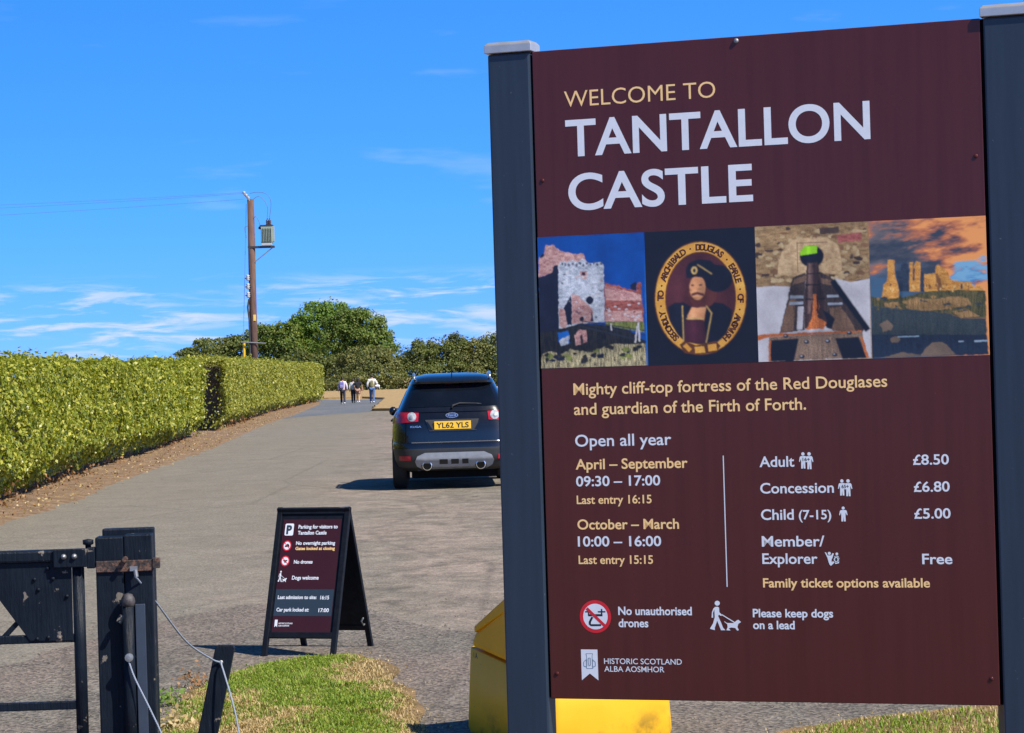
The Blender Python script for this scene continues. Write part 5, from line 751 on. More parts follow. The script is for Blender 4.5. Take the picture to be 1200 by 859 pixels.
DOG_WALKER = [('w', [(0.4933,1.5335),(0.4926,1.5361),(0.4910,1.5383),(0.4885,1.5398),(0.4857,1.5403),(0.4829,1.5398),(0.4805,1.5383),(0.4790,1.5361),(0.4785,1.5335),(0.4792,1.5309),(0.4808,1.5287),(0.4833,1.5272),(0.4861,1.5267),(0.4889,1.5272),(0.4912,1.5287),(0.4928,1.5309)]),
('w', [(0.4794,1.5437),(0.4861,1.5429),(0.4907,1.5453),(0.4910,1.5582),(0.4996,1.5662),(0.4946,1.5679),(0.4902,1.5647),(0.4871,1.5679),(0.4949,1.5857),(0.5003,1.6002),(0.5068,1.6066),(0.4943,1.6070),(0.4842,1.5809),(0.4769,1.6004),(0.4772,1.6068),(0.4634,1.6034),(0.4661,1.5980),(0.4722,1.5891),(0.4778,1.5712),(0.4772,1.5502),(0.4731,1.5599),(0.4735,1.5729),(0.4688,1.5726),(0.4703,1.5583),(0.4742,1.5486)]),
('w', [(0.4973,1.5657),(0.5317,1.5865),(0.5332,1.5843),(0.4988,1.5635)]),
('w', [(0.5034,1.5816),(0.5116,1.5871),(0.5299,1.5873),(0.5384,1.5805),(0.5435,1.5780),(0.5508,1.5844),(0.5431,1.5893),(0.5404,1.5982),(0.5443,1.6062),(0.5393,1.6079),(0.5345,1.6007),(0.5229,1.5992),(0.5161,1.6016),(0.5210,1.6073),(0.5093,1.6069),(0.5129,1.5984),(0.5123,1.5904),(0.5058,1.5856)])]
DRONE_MARK = [('k', [(0.1072,1.5603),(0.1263,1.5602),(0.1264,1.5563),(0.1073,1.5564)]),
('k', [(0.1156,1.5538),(0.1152,1.5689),(0.1190,1.5688),(0.1195,1.5537)]),
('k', [(0.1164,1.5707),(0.1577,1.5704),(0.1579,1.5643),(0.1166,1.5646)]),
('k', [(0.1444,1.5601),(0.1665,1.5599),(0.1666,1.5560),(0.1445,1.5561)]),
('k', [(0.1537,1.5499),(0.1531,1.5701),(0.1572,1.5701),(0.1578,1.5499)]),
('k', [(0.1250,1.5718),(0.1313,1.5733),(0.1236,1.5869),(0.1234,1.5923),(0.1529,1.5921),(0.1528,1.5975),(0.1226,1.5978),(0.1171,1.5924),(0.1173,1.5854)]),
('r', [(0.1089,1.5513),(0.1608,1.6001),(0.1669,1.5942),(0.1151,1.5454)])]
RING_LETTERS = [('S',0.3917,0.8106,-2.34),('E',0.3844,0.8025,-2.254),('C',0.3777,0.7936,-2.17),('O',0.3716,0.7841,-2.085),('N',0.3662,0.7739,-2.006),('D',0.3625,0.7653,-1.945),('L',0.3585,0.7542,-1.866),('Y',0.3554,0.7427,-1.794),('·',0.3518,0.7213,-1.661),('T',0.351,0.6994,-1.534),('O',0.3518,0.6873,-1.46),('·',0.3554,0.6658,-1.331),('A',0.3617,0.6453,-1.198),('R',0.3664,0.6345,-1.123),('C',0.3717,0.6242,-1.041),('H',0.3778,0.6145,-0.958),('I',0.3845,0.6056,-0.878),('B',0.3919,0.5973,-0.789),('A',0.3998,0.5899,-0.7),('L',0.4082,0.5834,-0.606),('D',0.4188,0.5768,-0.49),('·',0.4395,0.5683,-0.268),('D',0.463,0.5647,-0.01),('O',0.4729,0.5651,0.092),('U',0.4846,0.5668,0.223),('G',0.4961,0.5701,0.345),('L',0.5073,0.5748,0.468),('A',0.5163,0.5798,0.568),('S',0.5265,0.587,0.684),('·',0.5419,0.6018,0.863),('E',0.555,0.6197,1.03),('A',0.5605,0.6296,1.109),('R',0.5653,0.6401,1.186),('L',0.5694,0.651,1.264),('E',0.572,0.66,1.32),('·',0.5764,0.6835,1.466),('O',0.5774,0.7051,1.592),('F',0.577,0.7147,1.65),('·',0.5736,0.7384,1.791),('A',0.5677,0.7589,1.924),('N',0.5633,0.7697,1.998),('G',0.5593,0.778,2.062),('W',0.5536,0.7878,2.139),('I',0.5472,0.7971,2.225),('S',0.5402,0.8056,2.308),('H',0.5327,0.8134,2.402)]
# ------------------------------------------------------------------ the ground
def sheet(name, outline, z, m, kind='structure', step=None):
    o = MB().poly([(x, y, z) for x, y in outline]).build(name, m, fix=False)
    return tag(o, kind=kind)
sheet('ground', [(-3000, -60), (3000, -60), (3000, 6000), (-3000, 6000)], -.03, M['field'])
sheet('car_park', [(45, -20), (45, 126), (-4.9, 126.5), (-7.1, 128.4), (-9.2, 119), (-10.2, 110), (-7.9, 64), (-7.2, 43), (-6.8, 35), (-6.8, 20), (-7.5, -20)], 0, M['tarmac'])
sheet('path', [(-9.9, 109.5), (-9.2, 116), (-6.95, 124.5), (-7.15, 129.9), (-9.85, 194), (-18.5, 214), (-24, 214), (-14.6, 194), (-12.3, 160), (-10.6, 126)], .004, M['path'])
def ragged(points, amp, step=.25):
    out = []
    for (x0, y0), (x1, y1) in zip(points, points[1:] + points[:1]):
        n = max(1, int(math.hypot(x1 - x0, y1 - y0) / step))
        for i in range(n):
            x, y = x0 + (x1 - x0) * i / n, y0 + (y1 - y0) * i / n
            out.append((x + noise.noise((x * 2.1, y * 2.1, 3)) * amp, y + noise.noise((x * 2.1, y * 2.1, 9)) * amp * 1.6))
    return out
sheet('apron', ragged([(-7.2, 2), (3.2, 2), (3.0, 13.2), (.6, 15.6), (-.5, 16.6), (-1.2, 18.6), (-1.96, 19.0), (-2.55, 17.8), (-3.1, 15.2), (-5, 13)], .12), .004, M['apron'])

# raised dry-grass island at the end of the tarmac and the strip under the far bushes
def slab(name, pts, z0, z1, m):
    mb = MB(); n = len(pts)
    mb.add([(x, y, z1) for x, y in pts] + [(x, y, z0) for x, y in pts], [tuple(range(n))] + [(i, i + n, (i + 1) % n + n, (i + 1) % n) for i in range(n)])
    return mb.build(name, m)
tag(slab('grass_island', ragged([(-7.0, 127.5), (-4.7, 124.5), (14, 123), (30, 190), (-12.5, 213), (-9.7, 194)], .25, 1.0), -.05, .13, M['field']), kind='structure')
tag(slab('grass_strip', ragged([(-45, 212), (-18.2, 214.3), (-12.5, 213.4), (30, 192), (120, 215), (120, 330), (-60, 330)], .4, 2.0), -.05, .12, M['field']), kind='structure')

# ------------------------------------------------------------------ foliage
def leaf_quads(P, N, size, jitter=.9, aspect=.62):
    """One kite-shaped leaf per point, tilted about its normal."""
    n = len(P); N = N + rng.normal(0, jitter, (n, 3)); N /= np.linalg.norm(N, axis=1)[:, None] + 1e-9
    A = np.cross(N, rng.normal(0, 1, (n, 3))); A /= np.linalg.norm(A, axis=1)[:, None] + 1e-9
    B = np.cross(N, A); s = (size * rng.uniform(.6, 1.35, n))[:, None]
    V = np.empty((n, 4, 3)); V[:, 0] = P - A * s; V[:, 1] = P - B * s * aspect + N * s * .18; V[:, 2] = P + A * s; V[:, 3] = P + B * s * aspect + N * s * .18
    return V.reshape(-1, 3)
def leaf_object(name, V, mats, parent=None, mi=None):
    n = len(V) // 4; me = bpy.data.meshes.new(name)
    me.vertices.add(n * 4); me.vertices.foreach_set('co', V.astype(np.float32).ravel())
    me.loops.add(n * 4); me.loops.foreach_set('vertex_index', np.arange(n * 4, dtype=np.int32))
    me.polygons.add(n); me.polygons.foreach_set('loop_start', np.arange(0, n * 4, 4, dtype=np.int32))
    mats = mats if isinstance(mats, (list, tuple)) else [mats]
    for m in mats: me.materials.append(m)
    if mi is not None: me.polygons.foreach_set('material_index', mi.astype(np.int32))
    me.update(calc_edges=True); me.validate()
    o = bpy.data.objects.new(name, me); COL.objects.link(o)
    if parent is not None: o.parent = parent
    return o

def hedge(label, path, thick, n, size, leaf_mat, seed, gaps=.0):
    """path rows: (y, x of the road face, height)"""
    root = thing('hedge', label, 'hedge', (0, 0, 0), 0, 'clipped hedges along the drive')
    y0, y1 = path[0][0], path[-1][0]
    # more leaves per metre near the viewer, where they show
    rr = np.random.default_rng(seed); P, Nn = [], []
    ys = y0 + (y1 - y0) * rr.random(n) ** 1.35
    for y in ys:
        x, h = interp(path, y)
        u = rr.random(); endy = 0
        if u < .70:      # road face, slightly bellied
            z = h * rr.random() ** .9; p = Vector((x, y, .16 + .10 * noise.noise((y * .8, 3, seed)) + z * .93)); nn = Vector((1, 0, .15))
            low = max(0, .50 - z); p.x -= low * .9 + max(0, z - h + .3) ** 2 * 1.6
        elif u < .945:    # top
            q = rr.random() ** 1.4; p = Vector((x - q * thick, y, h + .03 - .25 * max(0, .12 - q) ** 1)); nn = Vector((.1, 0, 1))
        elif u < .9955:    # back
            p = Vector((x - thick, y, h * rr.random())); nn = Vector((-1, 0, .2))
        else:            # the two ends
            e = rr.random() < .5; yy = y0 if e else y1; x, h = interp(path, yy)
            p = Vector((x - rr.random() * thick, yy + (rr.random() * .3 if e else -rr.random() * .3), h * (.04 + .96 * rr.random()))); nn = Vector((0, -1 if e else 1, .1))
        d = noise.noise((p.x * .9, p.y * .55, p.z * .9)) * .17 + noise.noise((p.x * 3.1, p.y * 1.9, p.z * 3.1 + 5)) * .14 - abs(rr.normal(0, .05))
        if rr.random() < .05: d += rr.random() * .12
        p += nn * d
        if nn.z > .9 and rr.random() < .05: p.z += rr.random() ** 2 * .17      # shoots above the clipped top
        if d < -.13 and rr.random() < gaps: continue
        P.append(p); Nn.append(nn)
    P = np.array(P); Nn = np.array(Nn)
    sz = size * (1 + (P[:, 1] - y0) / (y1 - y0) * .9)
    leaf_object('foliage', leaf_quads(P, Nn, sz, .62), leaf_mat, root)
    # withered leaves low down
    k = int(n * .012); yb = y0 + (y1 - y0) * rr.random(k) ** 1.2
    keep = [y for y in yb if noise.noise((y * .35, 4, 2)) > .05] or [y0 + 1]
    Pb = np.array([(interp(path, y)[0] - .12 - .3 * rr.random(), y, .05 + .3 * rr.random() ** 2) for y in keep])
    leaf_object('withered_foliage', leaf_quads(Pb, np.tile((1, 0, .2), (len(Pb), 1)), np.full(len(Pb), size * 1.1), .9), M['brown_leaf'], root)
    # tangle of stems inside
    mb = MB(); m = 70
    for i in range(m + 1):
        y = y0 + .9 + (y1 - y0 - 1.3) * i / m; x, h = interp(path, y)
        prof = [(x - .62, .02), (x - .36, .55), (x - .24, h - .35), (x - .36, h - .18), (x - thick + .3, h - .18), (x - thick + .22, .5), (x - thick + .4, .02)]
        for (a, b) in prof: mb.v.append((a + noise.noise((i * 2.3, b * 3, a)) * .07, y, b + noise.noise((i * 1.7, b, a + 4)) * .05))
    q = 7
    for i in range(m):
        for j in range(q):
            f = (i * q + j, i * q + (j + 1) % q, (i + 1) * q + (j + 1) % q, (i + 1) * q + j); mb.f.append(f); mb.mi.append(0)
    mb.f += [tuple(range(q)), tuple(range(m * q, m * q + q))]; mb.mi += [0, 0]
    st = mb.build('stems', M['twig'], root)
    return root

hedge('near clipped hedge of glossy yellow-green leaves beside the bend of the drive',
      [(18, -6.6, 1.92), (30, -6.66, 1.95), (36.6, -6.87, 1.98), (44.6, -7.5, 2.02), (53, -7.95, 2.08), (62, -8.35, 2.13), (70, -8.85, 2.18), (77.5, -9.33, 2.22)],
      1.35, 185000, .0275, M['hedge_leaf'], 11, .65)
hedge('long clipped hedge running from the dark gap up to the far path',
      [(85.0, -9.55, 2.36), (91, -9.9, 2.40), (97.6, -10.2, 2.42), (131, -12.1, 2.55), (160, -13.1, 2.62), (188, -13.9, 2.66)],
      1.35, 150000, .046, M['hedge_leaf_far'], 12, .6)

# earth verge between hedge and tarmac: a low uneven bank
VERGE_ROAD = [(16, -6.35), (31, -6.24), (35.5, -6.2), (42.7, -6.66), (63.8, -7.45), (95, -9.2), (120, -10.3), (168, -12.6), (194, -14.6)]
VERGE_BACK = [(16, -8.0), (36, -8.0), (62, -9.2), (79, -10.6), (131, -13.4), (194, -15.6)]
mb = MB(); nx, ny = 9, 300
for i in range(ny + 1):
    y = 16 + (194 - 16) * (i / ny) ** 1.3
    a = interp(VERGE_BACK, y)[0]; b = interp(VERGE_ROAD, y)[0] + noise.noise((y * .6, 1, 1)) * .22 + noise.noise((y * 2.3, 5, 1)) * .08
    for j in range(nx + 1):
        t = j / nx; x = a + (b - a) * t
        z = .055 * (1 - t) ** .7 + .035 * noise.noise((x * 2, y * 1.2, 7)) * math.sin(math.pi * t) - (.012 if j == nx else -.006)
        mb.v.append((x, y, z))
for i in range(ny):
    for j in range(nx):
        k = i * (nx + 1) + j; mb.f.append((k, k + 1, k + nx + 2, k + nx + 1)); mb.mi.append(0)
tag(mb.build('verge', M['verge'], smooth=True), kind='structure')
Pl = []
for _ in range(5200):
    y = 20 + 110 * random.random() ** 1.6; a, b = interp(VERGE_BACK, y)[0], interp(VERGE_ROAD, y)[0]
    Pl.append((a + (b - a) * min(1.15, random.random() * .9 + abs(random.gauss(0, .1))), y, .045 + random.random() * .03))
Pl = np.array(Pl)
o = leaf_object('leaf_litter', leaf_quads(Pl, np.tile((0, 0, 1), (len(Pl), 1)), np.full(len(Pl), .022), .5), [M['brown_leaf'], M['grass_straw']], None, rng.integers(0, 2, len(Pl)))
tag(o, 'brown leaf litter and dry stalks on the earth verge under the hedges', 'leaf litter', kind='stuff')

def tree(name, label, cat, base, lobes, n, size, leaf_mat, trunk_r, group, stems=1, shell=.5):
    bx, by = base; root = thing(name, label, cat, (bx, by, 0), 0, group)
    subs = []                                # clumps of foliage riding on each big lobe
    for (x, z, rx, rz, dy) in lobes:
        for _ in range(11):
            d = Vector((random.gauss(0, 1), random.gauss(0, 1) - .35, random.gauss(0, 1) + .35)).normalized(); q = random.uniform(.22, .42); o = random.uniform(.70, .92)
            subs.append((x + d.x * rx * o, z + d.z * rz * o, rx * q, rz * q, dy + d.y * rx * .85 * o))
    lobes_all = lobes + subs
    vol = np.array([l[2] ** 1.6 * l[3] for l in lobes_all]); vol[len(lobes):] *= 2.2; vol /= vol.sum(); P, Nn = [], []
    for (x, z, rx, rz, dy), c in zip(lobes_all, (vol * n).astype(int)):
        D = rng.normal(0, 1, (c, 3)); D /= np.linalg.norm(D, axis=1)[:, None]
        if z > 2.2: D[:, 2] = np.where(D[:, 2] < -.35, -D[:, 2] * .6, D[:, 2])
        rad = 1 - shell * rng.random(c) ** 1.7
        # knobbly outline with holes: noise pushes clumps in and out
        nz = np.array([noise.noise(Vector(d) * 2.6 + Vector((x, z, 1))) + .55 * noise.noise(Vector(d) * 6.5 + Vector((z, x, 3))) for d in D])
        keep = nz > -.42 + .3 * (rad - .7); rad = rad * (1 + .24 * nz)
        Q = np.stack([x - bx + D[:, 0] * rx * rad, dy + D[:, 1] * rx * .85 * rad, z + D[:, 2] * rz * rad], 1)
        P.append(Q[keep]); Nn.append(D[keep])
    P = np.concatenate(P); Nn = np.concatenate(Nn); ok = P[:, 2] > .08; P, Nn = P[ok], Nn[ok]
    leaf_object('crown', leaf_quads(P, Nn + np.array((0, 0, .3)), np.full(len(P), size), .7, .7), leaf_mat, root)
    mb = MB(); top = max(l[1] for l in lobes)
    for s in range(stems):
        ox = (s - (stems - 1) / 2) * trunk_r * 5; h = top * (.62 if stems == 1 else .5)
        mb.tube([(ox, 0, -.1), (ox + .1, .05, h * .35), (ox * 1.4 - .08, 0, h * .7), (ox * 1.7 + .1, .1, h)], [trunk_r * 1.35, trunk_r, trunk_r * .75, trunk_r * .35], 9)
        for (x, z, rx, rz, dy) in lobes:
            a = Vector((ox, 0, h * random.uniform(.3, .6))); b = Vector((x - bx, dy, z + rz * .25)); c = a.lerp(b, .5) + Vector((0, 0, .25))
            mb.tube([a, c, b], [trunk_r * .5, trunk_r * .3, trunk_r * .1], 6)
    mb.build('trunk', M['bark'], root, smooth=True)
    return root
L5 = lambda ls, d=0: [(x, z, a * 1.08, b * 1.08, d + random.uniform(-.6, .6)) for x, z, a, b in ls]
TG = 'trees and bushes closing the end of the drive'
tree('ash_tree', 'tall bright green tree, the highest crown behind the far bushes', 'tree', (-27.2, 360), L5([(-27.2, 9.6, 3.4, 2.9), (-25.2, 11.1, 2.2, 1.7), (-29.6, 8.5, 2.2, 1.9), (-24.4, 8.4, 2.6, 3.0), (-30.5, 6.3, 3.0, 3.0), (-27, 5, 4, 3.5)]), 20000, .19, M['leaf_ash'], .3, TG)
tree('oak_tree', 'broad dark green domed tree right of the bright tall one', 'tree', (-20.8, 352), L5([(-21.0, 8.4, 3.5, 2.8), (-18.7, 6.9, 2.3, 2.3), (-22.8, 6.6, 4.1, 3.5), (-19.9, 4.7, 4.1, 3.3), (-17.2, 5.0, 2.0, 2.2)]), 24000, .17, M['leaf_oak'], .32, TG)
tree('sycamore_tree', 'mid-height round dark tree directly behind the wooden power pole', 'tree', (-33, 357), L5([(-33.1, 8.0, 3.6, 1.8), (-34.9, 6.9, 3.0, 1.9), (-31.4, 6.2, 3.6, 3.0), (-34, 4, 3.6, 3)]), 15000, .18, M['leaf_oak'], .28, TG)
tree('hawthorn_tree', 'low spreading dark tree left of the power pole, just over the hedge', 'tree', (-41.5, 362), L5([(-42.1, 6.5, 3.4, 1.3), (-45.2, 5.8, 2.4, .8), (-39.1, 6.4, 2.9, 1.6), (-41, 4.2, 4.6, 2.4), (-46, 4, 3, 1.8)]), 15000, .18, M['leaf_thorn'], .25, TG, 2)
tree('elder_bush', 'rounded olive-green bush in front of the dark dome, above the walking people', 'bush', (-18.9, 330), L5([(-18.7, 3.2, 3.4, 2.5), (-20.9, 2.6, 2.2, 2.3), (-16.0, 2.6, 1.8, 2.0), (-19, 1.4, 4.8, 1.9), (-17, 4.6, 1.6, 1.0)]), 20000, .14, M['leaf_olive'], .12, TG, 3)
tree('thorn_bush', 'low dark bush behind the end of the long hedge, left of the walking people', 'bush', (-25.5, 340), L5([(-25.8, 2.6, 2.6, 2.4), (-23.4, 2.4, 2.2, 2.4), (-28.5, 2.6, 2.8, 2.6), (-25, 1.0, 4.5, 1.3)]), 14000, .14, M['leaf_thorn'], .12, TG, 3)
tree('thorn_bush', 'dark green bush between the olive one and the car roof', 'bush', (-12.2, 334), L5([(-12.6, 3.4, 2.2, 2.7), (-11.0, 4.0, 1.6, 2.2), (-12.5, 1.5, 3.8, 2.1), (-14.4, 2.4, 1.4, 2.0)]), 16000, .14, M['leaf_thorn'], .12, TG, 3)
tree('thorn_bush', 'dark spiky-topped bush directly above the black car roof', 'bush', (-8.4, 335), L5([(-8.9, 4.0, 2.4, 2.6), (-7.2, 4.4, 1.5, 2.3), (-8.4, 1.5, 3.6, 2.1)]), 16000, .14, M['leaf_thorn'], .12, TG, 3)
tree('thorn_bush', 'olive-tinged bush over the right half of the car roof', 'bush', (-4.9, 336), L5([(-5.9, 3.3, 2.2, 2.9), (-4.2, 3.8, 1.8, 2.4), (-5.0, 1.5, 3.6, 2.1)]), 16000, .14, M['leaf_olive'], .12, TG, 3)
tree('thorn_bush', 'dark bush meeting the left sign post, its top highest of the row', 'bush', (-1.6, 336), L5([(-2.6, 4.0, 2.2, 2.8), (-.8, 4.4, 1.8, 2.6), (-1.5, 1.5, 3.6, 2.1)]), 16000, .14, M['leaf_thorn'], .12, TG, 3)
tree('thorn_bush', 'dark bush of the far row hidden behind the left post of the sign', 'bush', (2.4, 338), L5([(2, 3.8, 2.4, 2.8), (4, 3.2, 2.0, 2.4), (2.5, 1.5, 3.8, 2.1)]), 7000, .15, M['leaf_thorn'], .12, TG, 3)
tree('thorn_bush', 'olive bush of the far row hidden behind the sign panel', 'bush', (8, 339), L5([(7, 3.3, 2.8, 2.6), (9.6, 3.8, 2.2, 2.6), (8, 1.5, 3.4, 1.6)]), 7000, .15, M['leaf_olive'], .12, TG, 3)

far_bush = bpy.data.objects[max((o.name for o in COL.objects if o.name.startswith('thorn_bush')), key=lambda n: bpy.data.objects[n].location.x)]
def copy_thing(o, parent=None):
    c = o.copy(); COL.objects.link(c); c.parent = parent
    for ch in list(o.children): copy_thing(ch, c)
    return c
far_bush['label'] = 'olive-green bush of the far row, wholly hidden behind the sign panel'
for i, x in enumerate((14.5, 21, 27.5, 34.5, 41, 48, 55)):
    c = copy_thing(far_bush); c.location = (x, 338 + 3 * math.sin(i * 2.1), 0); c.rotation_euler = (0, 0, i * 1.3); c.scale = (1, 1, .9 + .12 * math.sin(i * 1.7))
# ------------------------------------------------------------------ grass patches beside the apron
LAWN = [(-1.5, 8.5), (-1.64, 10.8), (-1.70, 12.1), (-1.76, 13.45), (-1.70, 14.1), (-1.52, 14.8), (-1.28, 15.14), (-.95, 15.2), (-.79, 14.76), (-.60, 13.45), (-.50, 12.6), (-.44, 11.9), (-.35, 10.5), (-.3, 8.5)]
LAWN_R = [(.35, 8.2), (.55, 10.2), (.95, 11.1), (1.25, 11.55), (1.55, 11.85), (2.2, 12.15), (3.4, 12.4), (4.5, 11.5), (4.6, 8.2)]
def edge_dist(x, y, P):
    best = 9
    for (x0, y0), (x1, y1) in zip(P, P[1:] + P[:1]):
        t = max(0, min(1, ((x - x0) * (x1 - x0) + (y - y0) * (y1 - y0)) / ((x1 - x0) ** 2 + (y1 - y0) ** 2))); best = min(best, math.hypot(x - x0 - t * (x1 - x0), y - y0 - t * (y1 - y0)))
    return best
def lawn(poly, n, dry, label, seed):
    rr = random.Random(seed)
    mound = MB(); pts = ragged(poly, .09, .07)
    mound.poly([(x, y, .012) for x, y in pts]); tag(mound.build('turf', M['turf_soil'], fix=False), kind='structure')
    x0, x1 = min(p[0] for p in poly), max(p[0] for p in poly); y0, y1 = min(p[1] for p in poly), max(p[1] for p in poly)
    V, F, MI = [], [], []; made = 0
    while made < n:
        x, y = rr.uniform(x0 - .12, x1 + .12), y0 + (y1 + .12 - y0) * rr.random()
        e = edge_dist(x, y, poly)
        if not in_poly(x, y, poly):
            if e > .12 or rr.random() < .82 + e: continue
            e = 0.02
        c = noise.noise((x * 2.0, y * 1.1, seed)) + .6 * noise.noise((x * 6, y * 4, seed + 3))
        d = dry(x, y) + c * .85
        if d > .95 and rr.random() < .72: continue
        if e < .05 and rr.random() < .5: continue
        straw = rr.random() < max(.16, d * 1.15)
        h = rr.uniform(.014, .036) * (1 + .35 * c) * min(1, .35 + e / .15) * (.7 if straw else 1) * (1.9 if noise.noise((x * 9, y * 7, seed + 8)) > .45 else 1); a = rr.uniform(0, 6.283); lean = rr.uniform(.2, 1.0) * h
        w = rr.uniform(.0020, .0040); dx, dy = math.cos(a), math.sin(a); px, py = -dy * w, dx * w; o = len(V)
        z = .012
        V += [(x - px, y - py, z), (x + px, y + py, z), (x + dx * lean * .35 + px * .8, y + dy * lean * .35 + py * .8, z + h * .62), (x + dx * lean * .35 - px * .8, y + dy * lean * .35 - py * .8, z + h * .62), (x + dx * lean, y + dy * lean, z + h * rr.uniform(.75, 1.0))]
        F += [(o, o + 1, o + 2, o + 3), (o + 3, o + 2, o + 4)]; MI += [int(straw)] * 2; made += 1
    me = bpy.data.meshes.new('grass'); me.from_pydata(V, [], F); me.materials.append(M['grass_green']); me.materials.append(M['grass_straw'])
    me.polygons.foreach_set('material_index', MI); me.update(); o = bpy.data.objects.new('grass', me); COL.objects.link(o)
    return tag(o, label, 'grass', kind='stuff')
def dry_left(x, y):
    r = interp([(8, -.3), (11.9, -.44), (13.45, -.6), (14.76, -.79), (15.4, -.95)], y)[0]
    return max(.26, 1.2 - (r - x) / .46) if r - x < .42 else .27 + .40 * max(0, (13.4 - y) / 2.4)
lawn(LAWN, 95000, dry_left, 'patchy green and straw-dry grass of the plot in front of the folding board', 5)
lawn(LAWN_R, 50000, lambda x, y: max(.25, 1.0 - edge_dist(x, y, LAWN_R) / .45), 'dry grass plot below the right end of the large sign', 9)
# loose chippings on the coarse tarmac
V, F = [], []
for _ in range(2600):
    x, y = random.uniform(-3.2, 2.6), random.uniform(10.8, 19)
    if in_poly(x, y, LAWN) or in_poly(x, y, LAWN_R): continue
    r = random.uniform(.003, .009) * (1.6 if random.random() < .05 else 1); o = len(V)
    for k in range(5):
        t = 2 * math.pi * k / 5 + random.random(); V.append((x + r * math.cos(t), y + r * math.sin(t), .004))
    V.append((x, y, .004 + r * .9)); F += [(o + k, o + (k + 1) % 5, o + 5) for k in range(5)]
chips = MB(); chips.v, chips.f, chips.mi = V, F, [0] * len(F)
tag(chips.build('gravel', M['stone'], fix=False), 'loose grey chippings scattered over the coarse tarmac', 'gravel', kind='stuff')
# small weeds where gravel meets the lawn
def weed(x, y, label, n, mat):
    root = thing('weed', label, 'weed', (x, y, .01), 0, 'small weeds at the lawn edge')
    P = np.array([(random.gauss(0, .045), random.gauss(0, .05), abs(random.gauss(.035, .03))) for _ in range(n)])
    leaf_object('leaves', leaf_quads(P, np.tile((0, -.5, 1), (n, 1)), np.full(n, .014), .6), mat, root)
    mb = MB()
    for k in range(5): mb.tube([(0, 0, 0), (random.gauss(0, .03), random.gauss(0, .03), random.uniform(.04, .09))], .0018, 4)
    mb.build('stalks', M['grass_straw'], root)
weed(-1.76, 13.85, 'little reddish-brown weed at the left edge of the lawn, behind the tilted stake', 60, M['brown_leaf'])
weed(-1.80, 13.1, 'low dark green weed spreading from the left lawn edge onto the gravel', 110, M['leaf_ash'])
weed(-1.66, 12.2, 'pale dry tuft at the lower left corner of the lawn', 90, M['grass_straw'])
# ------------------------------------------------------------------ the welcome sign
def stone_print(name, a, b, scale=60, kind=''):
    m = Mat(name); f = m.noise(scale * 1.4, 7, .75); c = m.ramp(f, [(.32, a), (.68, b)])
    if kind != 'flat': c = m.mix(1.0, c, m.ramp(m.noise(260, 4, .7, m.coord((2.2, 1, .6) if kind == 'grass' else (1, 1, 1))), [(.30, .55 if kind else .78), (.5, 1.0), (.70, 1.4 if kind else 1.2)]), 'MULTIPLY')
    if kind == 'brick':
        t = m.node('ShaderNodeTexCoord'); sp = m.node('ShaderNodeSeparateXYZ'); m.l.new(t.outputs['Object'], sp.inputs[0]); cb = m.node('ShaderNodeCombineXYZ')
        m.l.new(sp.outputs[0], cb.inputs[0]); m.l.new(sp.outputs[2], cb.inputs[1]); br = m.node('ShaderNodeTexBrick'); m.l.new(cb.outputs[0], br.inputs['Vector'])
        br.inputs['Scale'].default_value = 60; br.inputs['Mortar Size'].default_value = .03; br.inputs['Color1'].default_value = (1.1, 1.1, 1.1, 1); br.inputs['Color2'].default_value = (.82, .82, .82, 1); br.inputs['Mortar'].default_value = (.62, .60, .60, 1)
        c = m.mix(1.0, c, br.outputs['Color'], 'MULTIPLY')
    m.set(Base_Color=c, Roughness=.42); return m.m
BRICK = {'pink_stone', 'grey_stone', 'red_stone', 'arch_stone', 'ruin_gold', 'ruin_shadow'}; GRASS = {'straw', 'ditch_dark', 'cliff', 'cliff_tan', 'timber_dark', 'timber_mid', 'timber_grey', 'rubble_wall', 'rubble_tan', 'rubble_brown', 'rubble_dark', 'brown_rock', 'field_green'}; FLAT = {'w', 'k', 'r', 's', 'gold'}
